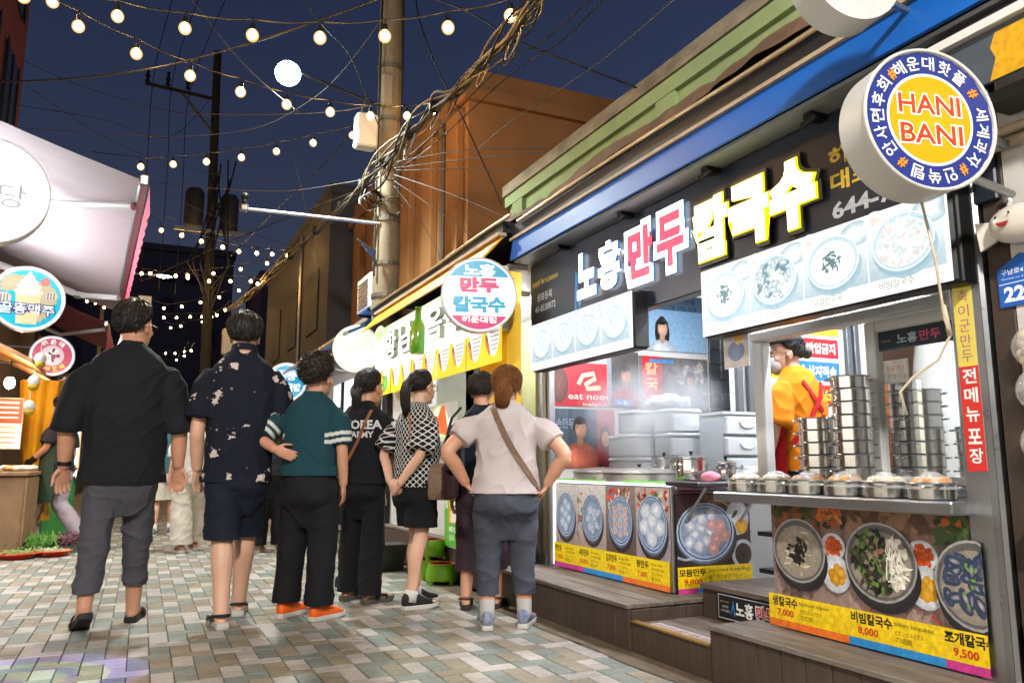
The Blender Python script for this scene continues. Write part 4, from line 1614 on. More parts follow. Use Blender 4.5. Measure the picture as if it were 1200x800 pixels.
MB().box(2.44, 2.52, 5.47, 8.9, 0, .30).build('base', dark_wood, js)
MB().bbox((2.47, 7.2, .315), (.12, 3.4, .025), bev=.004).build('ledge', dark_wood_top, js)
for (yc, w, m_) in ((8.62, .10, black_metal), (8.80, .05, alu), (8.98, .06, black_metal)):
    MB().bbox((2.46, yc, 1.2), (.06, w, 2.3), bev=.004).build('door_post', m_, js)
MB().box(2.54, 2.56, 8.64, 8.97, .05, 2.2).build('door_leaf', mat('dark_door', '#20242a', .3), js)
# lit sign box
jsg = thing('shop_sign', 'pale green lit sign box with raised white Korean letters and glass bottle', 'sign', (2.36, 7.1, 1.95))
green_glow = attr_mat('juice_sign_glow', 1.0, .35, base=.15)
MB().bbox((2.415, 7.12, 2.215), (.12, 3.42, .50), bev=.008).build('case', white_pvc, jsg)
c = Canvas((2.352, 8.82, 1.975), **XF)
c.rect(0, 0, 3.40, .48, '#f4faee', '#dff0cf')
c.rect(0, .3, .5, .48, '#e9f5dc', '#b9e08a')
c.ell(.15, .43, .22, .1, '#a6d96a', '#dff0cf')
c.build('sign_face', green_glow, jsg)
edge_grey = mat('letter_edge_grey', '#8f968a', .5)
letters3d('letter', '황남', (2.349, 8.25, 2.06), (0, -1, 0), (0, 0, 1), .95, .29, .05, mat('letter_white_soft', '#f2f6ee', .4, emit=.85, ecolor='#f4faee'), jsg, .02, edge_grey, .12)
letters3d('letter', '옥수', (2.349, 6.86, 2.06), (0, -1, 0), (0, 0, 1), .95, .29, .05, MATS['letter_white_soft'], jsg, .02, edge_grey, .12)
bt = MB()
bt.lathe([(.062, 0), (.07, .01), (.07, .26), (.03, .34), (.028, .42), (.034, .425), (.034, .45), (.002, .45)], 20, (2.30, 7.1, 1.985))
bt.build('bottle', mat('green_bottle', '#3f8f1e', .2, coat=.5, var=.5, vscale=7, color2='#a88a1c'), jsg, smooth=True)
# scalloped menu flags
fl_ = thing('menu_bunting', 'yellow scalloped menu bunting below the pale green sign', 'bunting', (2.3, 7.0, 1.7))
for k in range(9):
    y0 = 8.45 - k * .36
    c = Canvas((2.33 + .004 * (k % 2), y0, 1.70), **XF)
    c.poly([(0, .0), (.355, .0), (.355, .27), (0, .27)], '#e2b51a')
    pts = [(.06, .27)] + [(.06 + .27 * q / 10, .27 - .22 * math.sin(math.pi * q / 10) ** .6) for q in range(1, 10)] + [(.33, .27)]
    c.poly(pts, '#ddd9d2')
    for q in range(5):
        c.line([(.12 + .01 * q, .235 - .032 * q), (.31 - .012 * q, .235 - .032 * q)], .012, '#8b8682')
    ca = rf.choice(['#d6632c', '#c9452c', '#8a5a2c', '#e08a3a'])
    c.ell(.085, .15, .026, .09, ca, '#a8512a', rot=.5)
    c.ell(.075, .20, .016, .04, '#3a3a34', '#5a4a3a', rot=.5)
    if k == 0:
        c.ell(.14, .12, .10, .09, '#6fae3c', '#4a8a2a')
    c.build('flag', attr_mat('glowing_flag_print', .6, .6), fl_)  # emission put into the print brightens the paper, no lamp behind it
# green menu banner, watermelon board, stools
gm = thing('standing_banner', 'green and yellow drink menu banner on the juice shop front', 'banner', (2.38, 6.1, .3))
MB().bbox((2.405, 6.12, .63), (.018, .90, .72), bev=.004).build('board', white_pvc, gm)
c = Canvas((2.394, 6.56, .28), **XF)
c.rect(0, 0, .88, .70, '#5fae3a')
c.rect(.10, .19, .86, .68, '#e3ae22')
for k in range(3):
    x = .24 + k * .25
    c.poly([(x - .10, .2), (x + .10, .2), (x + .055, .42), (x, .47), (x - .055, .42)], '#e6e3da')
    c.poly([(x - .05, .47), (x + .05, .47), (x + .07, .62), (x - .07, .62)], '#b9926a')
    for q in range(3):
        c.line([(x - .05, .38 - q * .05), (x + .05, .38 - q * .05)], .016, '#55504a')
c.text('NU', .02, .30, .06, .2, '#f4f4ea', .01)
c.text('MENU', .12, .12, .16, .045, '#f1efe2', .02)
c.text('음료 커피 주스', .12, .05, .40, .05, '#e4f0d2', .01)
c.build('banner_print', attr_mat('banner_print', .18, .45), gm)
wm = thing('watermelon_board', 'cut-out watermelon bowl picture standing on the juice counter', 'display board', (2.46, 6.8, 1.14))
MB().bbox((2.46, 6.85, 1.33), (.02, .74, .34), bev=.004).build('board', white_pvc, wm)
c = Canvas((2.449, 7.20, 1.15), **XF)
c.ell(.30, .18, .26, .17, '#eef0e4', '#a9c27a')
c.ell(.32, .19, .22, .14, '#c9d6a4', '#e9efdc')
c.poly([(.18, .10), (.55, .06), (.46, .33), (.36, .33)], '#e8632c')
for q in range(7):
    c.ell(.3 + .035 * q, .12 + .05 * (q % 3), .006, .01, '#5a2a1c')
c.ell(.22, .2, .06, .05, '#d8452c', '#c23a24')
c.ell(.60, .16, .07, .06, '#f4f4ee', '#cfd6cc')
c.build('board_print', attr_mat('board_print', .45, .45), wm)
green_pl = mat('green_plastic', '#79b51f', .35, var=.15)
for k, (x, y, z, lab) in enumerate(((2.28, 6.30, 0, 'lime green plastic step stool standing on the paving'), (2.30, 6.62, 0, 'lime green plastic stool at the base of the stack'), (2.30, 6.62, .165, 'lime green plastic stool on top of the stack'))):
    t = thing('plastic_stool', lab, 'stool', (x, y, z), .3 * k, 'lime green plastic stools')
    MB().lathe([(.125, .03), (.13, .035), (.115, .14), (.11, .16), (.002, .16)], 20).build('seat', green_pl, t, smooth=True, world=False)
    for q in range(4):
        a = q * math.pi / 2 + .4
        MB().cyl((.118 * math.cos(a), .118 * math.sin(a), 0), (.112 * math.cos(a), .112 * math.sin(a), .05), .022, .02, 8).build('leg', green_pl, t, world=False)
    MB().lathe([(.112, .161), (.112, .164), (.095, .164), (.095, .161)], 20).build('rim', mat('orange_rim', '#c9622c', .5), t, world=False)
pl = thing('planter_box', 'dark grey planter box at the foot of the door post', 'planter', (2.1, 7.3, 0))
MB().prism([(-.13, -.1, 0), (.13, -.1, 0), (.16, -.12, .22), (-.16, -.12, .22)], (0, .24, 0)).build('tub', mat('dark_planter', '#2b2b2d', .6), pl, world=False)
MB().bbox((0, .02, .225), (.34, .28, .025), bev=.005).build('rim', MATS['dark_planter'], pl, world=False)

# round lit signs along the right row
white_lit = attr_mat('round_sign_glow', .74, .3, base=.12)
alu_rim = mat('white_sign_rim', '#d4d4d2', .4)


def paint_nohong(c, R):
    c.ell(0, 0, R, R, '#ffffff')
    def seg(a0, a1, col):
        c.poly([(R * .93 * math.cos(a0 + (a1 - a0) * q / 20), R * .93 * math.sin(a0 + (a1 - a0) * q / 20)) for q in range(21)], col)
    seg(.56, math.pi - .56, '#12a2c4')
    c.text('노홍', -.42 * R, .50 * R, .84 * R, .34 * R, '#ffffff', .05)
    c.text('만두', -.52 * R, .06 * R, 1.04 * R, .42 * R, '#e0336f', .06)
    c.text('칼국수', -.70 * R, -.48 * R, 1.4 * R, .44 * R, '#12a6c8', .05)
    seg(math.pi + .66, 2 * math.pi - .66, '#d43a72')
    c.text('해운대점', -.46 * R, -.76 * R, .92 * R, .18 * R, '#ffffff', .04)


round_sign('round_sign', 'glowing white round dumpling sign with blue and pink lettering', (2.20, 5.34, 2.20), math.radians(-16), .56, .10, paint_nohong, white_lit, alu_rim, (2.45, 5.5))


def paint_pale(c, R):
    c.ell(0, 0, R, R, '#f7f9ec')
    c.ring(0, 0, R * .96, R * .96, R * .06, '#dfe8b8')
    c.text('WT', -.4 * R, -.15 * R, .8 * R, .35 * R, '#dcebc0', .05)
    c.poly([(-.2 * R, .45 * R), (.2 * R, .45 * R), (0, .65 * R)], '#e3eec6')


round_sign('round_sign', 'glowing pale round sign beyond the juice shop corner', (2.22, 9.15, 2.30), math.radians(-14), .56, .10, paint_pale, white_lit, alu_rim, (2.5, 9.3))


def paint_blue(c, R):
    c.ell(0, 0, R, R, '#e6f6fa')
    c.ell(0, 0, R * .86, R * .86, '#2aa4cc')
    c.rect(-.75 * R, .30 * R, .75 * R, .62 * R, '#dff2f7')
    c.text('해장', -.5 * R, .1 * R, 1.0 * R, .42 * R, '#f4fbfd', .05)
    c.text('돼지국밥', -.72 * R, -.45 * R, 1.44 * R, .42 * R, '#f4fbfd', .05)


round_sign('round_sign', 'blue and white round sign behind the patterned shirt shoulder', (2.12, 13.6, 2.32), math.radians(-12), .66, .10, paint_blue, white_lit, alu_rim, (2.6, 13.8))

# blue awning further along
ba = thing('awning', 'blue ribbed awning over the far shops beyond the pale round sign', 'awning', (2.3, 12.5, 2.4))


def blue_pt(u, v):
    y = 9.05 + 7.6 * u
    return (2.08 + .62 * v, y, 2.48 + .42 * v + .018 * math.sin(y * 28) * (1 - .3 * v) - .05 * math.sin(math.pi * v))


MB().grid(blue_pt, 220, 6).build('canopy', mat('blue_ribbed_canvas', '#1c5fae', .6, var=.3, vscale=3), ba, smooth='all')
MB().cyl((2.07, 9.05, 2.47), (2.07, 16.7, 2.47), .022, n=8).build('front_bar', alu, ba)
MB().box(2.66, 2.74, 9.05, 16.7, 2.9, 2.96).build('wooden_edge', beige_trim, ba)
for y in (9.4, 11.8, 14.2):
    MB().tube([(2.7, y, 2.35), (2.4, y + .25, 2.42), (2.1, y, 2.46)], .018, 6).build('folding_arm', alu, ba)
fs_ = thing('shop_row', 'far shop fronts with lit windows under the blue awning', 'shop', (2.7, 13, 0))
MB().box(2.75, 5.0, 9.1, 17.0, 0, 2.9).build('wall', white_paint, fs_)
for k in range(4):
    y = 9.6 + k * 1.85
    MB().box(2.735, 2.747, y, y + 1.3, .9, 2.2).build('window', mat('lit_shop_window', '#cfd6d8', .3, emit=.9, ecolor='#e6eef2'), fs_)
    MB().box(2.72, 2.745, y, y + 1.3, .1, .84).build('display', mat('far_counter', '#6f5a48', .6, var=.6, vscale=8, color2='#a08a70'), fs_)
    MB().box(2.70, 2.745, y + .55, y + .62, .9, 2.2).build('window_bar', black_metal, fs_)
ob_ = thing('orange_crate', 'orange plastic crate against the far shop front', 'crate', (1.75, 10.2, 0))
MB().bbox((0, 0, .30), (.5, .34, .32), bev=.02).build('box_body', mat('orange_plastic', '#d8541c', .5, var=.3), ob_, world=False)
MB().bbox((0, 0, .47), (.54, .38, .04), bev=.01).build('rim', MATS['orange_plastic'], ob_, world=False)
MB().bbox((0, 0, .07), (.46, .3, .14), bev=.01).build('base', black_metal, ob_, world=False)
ac = thing('air_conditioner', 'white outdoor air conditioner unit on the roof edge beside the pole', 'air conditioner', (2.62, 10.0, 2.88))
MB().bbox((2.62, 9.95, 3.14), (.30, .62, .46), bev=.015).build('case', white_pvc, ac)
for k in range(9):
    MB().box(2.458, 2.468, 9.70, 10.20, 2.96 + .04 * k, 2.975 + .04 * k).build('grille_slat', alu, ac)
for y in (9.7, 10.2):
    MB().bbox((2.62, y, 2.895), (.3, .05, .03)).build('foot', black_metal, ac)

# ---------------------------------------------------------------- buildings behind the row
og = thing('orange_building', 'orange rendered building with pilasters behind the utility pole', 'building', (5, 11, 0))
orange_r = mat('orange_render', '#96683a', .85, var=.7, vscale=1.6, color2='#7c5230', stretch=(1, 1, .35), bump=.15, bscale=14)
MB().box(3.5, 8.5, 8.9, 15.0, 0, 5.55).build('wall', orange_r, og)
MB().box(3.42, 8.6, 8.82, 15.1, 5.552, 5.70).build('cornice', orange_r, og)
MB().box(3.50, 8.6, 8.90, 15.0, 5.702, 6.0).build('parapet', orange_r, og)
for k in range(6):
    y = 9.25 + k * 1.0
    MB().bbox((3.45, y, 3.9), (.098, .42, 3.2), bev=.01).build('pilaster', orange_r, og)
MB().box(4.6, 5.6, 8.86, 8.897, 3.4, 4.6).build('blind_window', mat('deep_orange_render', '#8a5522', .8), og)  # flat panel in a deeper orange than the wall
MB().tube([(3.47, 9.75, 2.9), (3.47, 9.75, 5.4), (3.4, 9.75, 5.62)], .05, 8).build('downpipe', mat('rusty_pipe', '#5f4a38', .7, var=.5, vscale=9), og)
MB().box(5.0, 5.5, 8.80, 8.897, 4.9, 5.2).build('vent', MATS['rusty_pipe'], og)
gb = thing('green_building', 'pale green building with weathered concrete parapet behind the shops', 'building', (5, 4.5, 0))
green_r = mat('pale_green_render', '#93a878', .8, var=.4, vscale=1.5, color2='#66795a', bump=.1, bscale=20)
conc = mat('weathered_concrete', '#9a917c', .9, var=.8, vscale=2.2, color2='#4f4a3e', bump=.3, bscale=30, stretch=(1, 1, 3))
MB().box(3.42, 7.5, -1, 7.45, 2.875, 3.80).build('wall', green_r, gb)
MB().box(3.36, 7.6, -1, 7.52, 3.802, 3.92).build('parapet', conc, gb)
MB().box(3.38, 3.42, -1, 7.5, 3.68, 3.798).build('moulding', green_r, gb)
for y in (2.2, 4.6, 7.2):
    MB().box(3.385, 3.42, y - .12, y + .12, 2.88, 3.678).build('pilaster', green_r, gb)
gy = thing('grey_building', 'dark grey rendered building further up the alley beyond the pole', 'building', (5, 20, 0))
grey_r = mat('dark_grey_render', '#4a4a4e', .85, var=.5, vscale=.9, color2='#434347')
MB().box(3.1, 9, 15.3, 24, 0, 6.3).build('wall', grey_r, gy)
MB().box(3.05, 9.05, 15.2, 24.1, 6.302, 6.5).build('cornice', grey_r, gy)
for k in range(3):
    MB().box(3.07, 3.098, 16.2 + 2.5 * k, 17.4 + 2.5 * k, 3.7, 5.0).build('window', mat('dark_window', '#1d2228', .75), gy)
MB().cyl((3.06, 18.2, 0), (3.06, 18.2, 6.2), .04, n=8).build('downpipe', alu, gy)

t = thing('ceiling_lamp', 'fluorescent tube lamp inside the juice shop', 'lamp', (3.0, 7.0, 2.46))
MB().box(2.96, 3.04, 6.2, 7.8, 2.42, 2.455).build('lamp_housing', white_pvc, t)
MB().cyl((3.0, 6.25, 2.39), (3.0, 7.75, 2.39), .014, n=10).build('tube', tube_glow, t, smooth=True)
for k in range(4):
    t = thing('shelf_bottle', 'glass syrup bottle, %s from the yellow pier on the juice counter' % steel_order[k], 'bottle', (2.60, 6.25 + .13 * k, 1.141), 0, 'syrup bottles on the juice counter')
    MB().lathe([(.03, 0), (.033, .01), (.033, .14), (.014, .19), (.014, .24), (.002, .24)], 14).build('glass', mat('syrup_%d' % (k % 3), ('#a8401c', '#c8a02c', '#5a7a2c')[k % 3], .2, coat=.5), t, smooth=True, world=False)
    MB().cyl((0, 0, .241), (0, 0, .265), .015, n=10).build('cap', white_pvc, t, world=False)

# ================================================================== left side
pink_canvas = mat('mauve_awning_canvas', '#aba0a1', .75, var=.3, vscale=2.2, color2='#8b7e80', bump=.12, bscale=9, stretch=(1, 9, 1))
pink_val = mat('pink_valance', '#c8475f', .7, var=.3, vscale=4)
aw = thing('awning', 'large mauve retractable awning with white folding arms over the left shops', 'awning', (-1.0, 8.6, 3.1))


def awn_pt(u, v):
    y = 6.35 + 6.0 * u
    xo, zo = -.10 - .32 * u, 3.06 + .03 * u
    xi, zi = -2.1, 3.78
    x, z = xo + (xi - xo) * v, zo + (zi - zo) * v
    return (x, y, z - .05 * math.sin(math.pi * v) + .006 * math.sin(y * 17) * math.sin(math.pi * v))


MB().grid(awn_pt, 60, 10).build('canopy', pink_canvas, aw, smooth='all')
MB().bbox((-.275, 9.35, 3.07), (.07, 6.02, .085), m=Matrix.Rotation(.053, 3, 'Z'), bev=.012).build('front_bar', alu, aw)


def val_pt(u, v):
    y = 6.35 + 6.02 * u
    return (-.075 - .32 * u + .016 * math.sin(y * 21) * v, y, 3.02 + .03 * u - .22 * v + .02 * math.sin(y * 21 + 1) * v)


MB().grid(val_pt, 120, 5).build('valance', pink_val, aw, smooth='all')
for y in (6.9, 10.9):
    MB().tube([(-.16 - .05 * (y - 6.3), y, 3.02), (-.85, y + .55, 3.12), (-.9, y + .56, 3.13)], .035, 8).build('folding_arm', white_pvc, aw)
    MB().tube([(-.9, y + .56, 3.14), (-2.05, y - .05, 3.42)], .045, 8).build('folding_arm', white_pvc, aw)
    MB().bbox((-.88, y + .56, 3.13), (.12, .1, .1), bev=.02).build('arm_joint', alu, aw)
a2 = thing('awning', 'smaller dark pink folding awning beyond the round beer sign', 'awning', (-1.1, 15, 2.7))
MB().grid(lambda u, v: (-.62 - 1.3 * v, 13.4 + 3.6 * u, 3.10 + .62 * v - .04 * math.sin(math.pi * v)), 20, 6).build('canopy', mat('dark_pink_canvas', '#a54a5a', .75, var=.3), a2, smooth='all')
MB().bbox((-.62, 15.2, 3.08), (.06, 3.62, .08), bev=.01).build('front_bar', alu, a2)
MB().grid(lambda u, v: (-.59 + .012 * math.sin(u * 60) * v, 13.4 + 3.6 * u, 3.05 - .45 * v), 50, 4).build('valance', pink_val, a2, smooth='all')
MB().tube([(-.65, 13.8, 3.05), (-1.3, 14.3, 3.0), (-1.9, 13.8, 3.2)], .03, 8).build('folding_arm', white_pvc, a2)

sign_lit2 = attr_mat('round_sign_soft_glow', .62, .3, base=.4)


def paint_dang(c, R):
    c.ell(0, 0, R, R, '#ffffff', '#ffffff')
    c.ell(R * .02, R * .42, R * .07, R * .20, '#cf4a8a', rot=-.35)
    c.ell(-R * .2, R * .5, R * .16, R * .07, '#d868a0', rot=.5)
    c.text('당', R * .18, -R * .28, R * .42, R * .44, '#6a6a6e', -.008)
    c.text('달콤식', -R * .95, -R * .28, R * 1.1, R * .44, '#9a9a9c', -.012)


round_sign('round_sign', 'large white glowing round sign in front of the mauve awning', (-1.06, 6.15, 2.79), math.radians(8), .74, .12, paint_dang, white_lit, alu_rim, (-1.9, 6.2))


def paint_beer(c, R):
    c.ell(0, 0, R, R, '#eef4f6')
    c.ell(0, 0, R * .9, R * .9, '#22b4cf')
    for (x, y, a, b, ro) in ((-.45, .45, .35, .25, .6), (.45, .15, .3, .45, .3), (.3, -.35, .25, .3, 0)):
        c.ell(x * R, y * R, a * R, b * R, '#cdbf9f', '#c2b08a', rot=ro, jag=.18)
    c.poly([(-.34 * R, .2 * R), (.34 * R, .2 * R), (.27 * R, -.78 * R), (-.27 * R, -.78 * R)], '#e2d3a4')
    for (y, w) in ((.22, .40), (.38, .34), (.52, .25), (.64, .15), (.74, .06)):
        c.ell(0, y * R, w * R, .12 * R, '#f7f4ec', '#d8d2c4')
    for sx in (-.62, .60):
        c.ell(sx * R, -.02 * R if sx < 0 else .14 * R, .2 * R, .17 * R, '#ece8d8', '#b9b3a2')
        for q in range(3):
            c.line([((sx - .08 + .08 * q) * R, (-.12 if sx < 0 else .04) * R), ((sx - .08 + .08 * q) * R, (.08 if sx < 0 else .24) * R)], .03 * R, '#5a4a3a')
    c.ell(.42 * R, .58 * R, .12 * R, .13 * R, '#d88a7c', '#c46a60')
    c.text('꿀똥맥주', -.76 * R, -.52 * R, 1.52 * R, .40 * R, '#34406e', .085)
    c.text('꿀똥맥주', -.73 * R, -.49 * R, 1.46 * R, .34 * R, '#f6f8fa', .012)


round_sign('round_sign', 'round turquoise beer sign with ice cream topped cup', (-1.04, 8.35, 2.46), math.radians(9), .60, .10, paint_beer, sign_lit2, alu_rim, (-1.8, 8.5))


def paint_pink(c, R):
    c.ell(0, 0, R, R, '#f2eef0')
    c.ell(0, 0, R * .88, R * .88, '#c8536a')
    c.ell(0, 0, R * .52, R * .52, '#e9dfe0', '#d8c2c4')
    for k in range(14):
        a = k * 2.4
        c.ell(R * .3 * math.cos(a) * ((k % 5) / 5 + .2), R * .3 * math.sin(a) * ((k % 4) / 4 + .2), R * .12, R * .06, rf.choice(['#8a4a50', '#b97c78', '#f4ece8', '#6a3a40']), rot=a)
    ring_text(c, [('해', -32), ('운', 0), ('대', 32)], R * .70, R * .26, '#f4eee8', .05)
    for ch, deg in (('인', 222), ('생', 195), ('꼬', 167), ('치', 140)):
        a = math.radians(90 - deg)
        c.text(ch, R * .70 * math.cos(a) - R * .12, R * .70 * math.sin(a) - R * .12, R * .24, R * .25, '#e8d64a', .05, rot=a + math.pi / 2)


round_sign('round_sign', 'round pink skewer shop sign with food picture', (-1.10, 11.4, 2.31), math.radians(8), .50, .09, paint_pink, sign_lit2, alu_rim, (-1.8, 11.5))

ds = thing('hanging_board', 'navy board with cream Korean lettering hanging below the pink round sign', 'sign', (-.95, 11.9, 2.0))
MB().bbox((-.80, 12.0, 2.02), (.72, .04, .30), bev=.05).build('board', mat('navy_board', '#18223c', .5), ds)
c = Canvas((-1.12, 11.977, 1.90), **YF)
c.text('손국밥', .04, .06, .58, .15, '#d8b98c', .02)
c.rect(.02, .0, .62, .02, '#c29a5a')
c.build('lettering', attr_mat('board_lettering', .25, .5), ds)

# stall fronts along the left
lsh = thing('left_shop', 'brown fronted food stall building on the left of the alley', 'shop', (-1.9, 10, 0))
lw_ = mat('brown_stall_wall', '#6b4f38', .7, var=.5, vscale=3, color2='#4a3526')
MB().box(-3.6, -1.95, 4.5, 17.0, 0, 4.0).build('wall', lw_, lsh)
MB().box(-1.95, -1.62, 10.2, 10.3, 0, 2.5).build('side_panel', lw_, lsh)
MB().prism([(-1.15, 10.0, 2.05), (-1.95, 10.0, 2.45), (-1.95, 10.0, 2.5), (-1.15, 10.0, 2.1)], (0, 3.2, 0)).build('wooden_eave', mat('warm_eave_wood', '#a2703c', .6, var=.5, vscale=4), lsh)
MB().box(-1.18, -1.12, 13.1, 13.2, 0, 2.1).build('door_post', mat('red_post', '#a3322c', .5), lsh)
for (yy, lab) in ((10.6, 'warm bulb lamp under the wooden eave of the left stall'), (12.3, 'second warm bulb lamp under the wooden eave, beside the curtain')):
    t = thing('hanging_lamp', lab, 'lamp', (-1.42, yy, 1.9))
    MB().cyl((-1.42, yy, 1.93), (-1.42, yy, 2.15), .006, n=6).build('cord', black_metal, t)
    MB().ell((-1.42, yy, 1.88), (.055, .055, .07), 14, 9).build('bulb', mat('stall_bulb_glow', '#fff1d0', .3, emit=260, ecolor='#ffd49a'), t, smooth='all')
    MB().cyl((-1.42, yy, 1.92), (-1.42, yy, 1.97), .03, .02, 10).build('socket', black_metal, t)
cu = thing('curtain', 'yellow fabric curtain gathered at its middle by the left stall', 'curtain', (-1.28, 11.7, .3))


def cur_pt(u, v):
    a = 2 * math.pi * u
    z = 2.02 - 1.75 * v
    w = .13 + .07 * abs(v - .62) ** .8 * 2
    w *= 1 + .14 * math.sin(a * 7)
    return (-1.22 + w * math.cos(a), 11.75 + w * .8 * math.sin(a), z)


MB().grid(cur_pt, 70, 16).build('fabric', mat('yellow_fabric', '#d9a312', .7, var=.3, vscale=5), cu, smooth='all')
MB().lathe([(.165, -.02), (.172, 0), (.165, .02), (.15, .02), (.15, -.02)], 20, (-1.22, 11.75, .93)).build('tie_band', mat('yellow_band', '#b98510', .7), cu)
mb_ = thing('menu_board', 'small red and white menu board beside the yellow curtain', 'menu board', (-1.5, 11.2, 1.1))
MB().bbox((-1.52, 11.3, 1.45), (.36, .03, .62), bev=.006).build('board', white_pvc, mb_)
c = Canvas((-1.69, 11.283, 1.15), **YF)
c.rect(0, 0, .34, .6, '#e6d8c4')
c.rect(0, .3, .34, .6, '#c8452c')
for q in range(4):
    c.line([(.04, .55 - .06 * q), (.30, .55 - .06 * q)], .02, '#f2e8d8')
    c.line([(.04, .25 - .06 * q), (.28, .25 - .06 * q)], .015, '#7a5a44')
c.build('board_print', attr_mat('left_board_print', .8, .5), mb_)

wood_t = mat('stall_wood', '#8a6a48', .7, var=.5, vscale=4, color2='#5f4630')
tb = thing('display_table', 'wooden stall table holding wrapped goods at the left edge', 'table', (-1.4, 10.8, 0))
MB().bbox((-1.42, 10.75, .86), (.66, 1.3, .05), bev=.01).build('table_top', wood_t, tb)
MB().bbox((-1.42, 10.75, .42), (.60, 1.2, .82), bev=.01).build('cabinet', wood_t, tb)
for k in range(5):
    MB().bbox((-1.115, 10.25 + .25 * k, .45), (.02, .235, .74), bev=.004).build('front_board', wood_t, tb)
for k in range(10):
    x, y = -1.2 - .1 * (k % 3), 10.25 + .1 * k
    crumple('food_packet', 'wrapped snack packet on the stall table, %s from its near end' % steel_order[k], 'packet', (x, y, .886), (.08, .06, .035), mat('packet_paper_%d' % (k % 3), ('#d8cbb4', '#b98a54', '#e3d8c8')[k % 3], .5, var=.4, vscale=20), 20 + k)
fr_ = thing('fruit_basket', 'basket of yellow fruit behind the walking stallkeeper', 'basket', (-1.02, 13.0, .8))
MB().lathe([(.14, 0), (.2, .1), (.21, .12), (.19, .12), (.13, .02), (.002, .02)], 18).build('basket', wood_t, fr_, world=False)
ym = mat('yellow_fruit', '#d8a018', .5, var=.4, vscale=12, color2='#b87c10')
for k in range(14):
    a = k * 2.4
    r = .15 * math.sqrt((k % 9) / 9)
    MB().ell((r * math.cos(a), r * math.sin(a), .13 + .05 * (k > 8)), (.05, .042, .045), 9, 6).build('fruit', ym, fr_, smooth='all', world=False)
st_ = thing('fruit_stand', 'green crate stand below the fruit basket', 'stand', (-1.02, 13.0, 0))
MB().bbox((0, 0, .4), (.36, .5, .78), bev=.02).build('crate_stack', mat('green_crate', '#3f8f4a', .5, var=.4), st_, world=False)
MB().bbox((0, 0, .795), (.46, .56, .01)).build('cloth', mat('table_cloth', '#b9b4a4', .8), st_, world=False)
ws = thing('lit_panel', 'white lit shop panel beyond the walking stallkeeper', 'light box', (-1.3, 14.6, .3))
MB().bbox((-1.25, 14.6, 1.1), (.10, .9, 1.6), bev=.01).build('case', alu, ws)
MB().box(-1.60, -.90, 14.10, 14.15, .3, 1.9).build('glow_face', mat('shop_panel_glow', '#ffffff', .4, emit=1.3, ecolor='#f2f4ff'), ws)
par = thing('parasol', 'dark folded parasol standing behind the pink round sign', 'parasol', (-1.05, 13.6, 0))
MB().cyl((-1.05, 13.6, 0), (-1.05, 13.6, 2.3), .02, n=8).build('pole', black_metal, par)
MB().lathe([(.33, 1.72), (.34, 1.73), (.05, 2.0), (.02, 2.25), (.002, 2.3)], 16, (-1.05, 13.6, 0)).build('canopy', mat('dark_canvas', '#22262a', .8), par, smooth=True)
# trays and bowls of greens on the paving
for k, (x, y, col, lab) in enumerate(((-1.10, 9.78, '#c03a22', 'red plastic bowl of sliced greens at the left edge of the paving'), (-.80, 9.92, '#c03a22', 'red plastic bowl of pale sprouts beside the leek tray'))):
    t = thing('red_bowl', lab, 'bowl', (x, y, .001), 0, 'red bowls of greens on the paving')
    MB().lathe([(.13, 0), (.19, .05), (.2, .055), (.19, .06), (.14, .02), (.002, .018)], 24).build('bowl_wall', mat('red_plastic', '#c03018', .35), t, smooth=True, world=False)
    gm_ = MB()
    for q in range(60):
        a, r = rf.uniform(0, 6.28), .15 * math.sqrt(rf.random())
        p = Vector((r * math.cos(a), r * math.sin(a), .045 + rf.uniform(0, .03)))
        d = Vector((rf.uniform(-1, 1), rf.uniform(-1, 1), rf.uniform(-.1, .3))).normalized() * .06
        gm_.tube([p - d, p, p + d], .006, 4)
    o = gm_.build('greens', mat('pale_greens_%d' % k, ('#9fae62', '#c9c59a')[k], .6, var=.4, vscale=30), t, world=False)
    o['kind'] = 'stuff'
t = thing('vegetable_tray', 'green tray of leeks and purple roots on the paving', 'tray', (-.92, 10.45, 0))
MB().box(-.34, .34, -.24, .24, 0, .012).box(-.34, .34, -.24, -.225, .0125, .07).box(-.34, .34, .225, .24, .0125, .07).box(-.34, -.325, -.225, .225, .0125, .07).box(.325, .34, -.225, .225, .0125, .07).build('tray', mat('dark_green_tray', '#2f6a4f', .5), t, world=False)
for nm, col, x0, x1, m2 in (('leeks', '#5f8f34', -.3, .12, 130), ('purple_roots', '#5a2a3a', .1, .3, 60)):
    gm_ = MB()
    for q in range(m2):
        p = Vector((rf.uniform(x0, x1), rf.uniform(-.2, .2), .07 + rf.uniform(0, .06)))
        d = Vector((rf.uniform(-.4, .4), 1, rf.uniform(-.2, .5))).normalized() * rf.uniform(.1, .2)
        gm_.tube([p - d, p, p + d + Vector((0, 0, .02))], .006, 4)
    o = gm_.build(nm, mat(nm + '_green', col, .6, var=.5, vscale=30), t, world=False)
    o['kind'] = 'stuff'
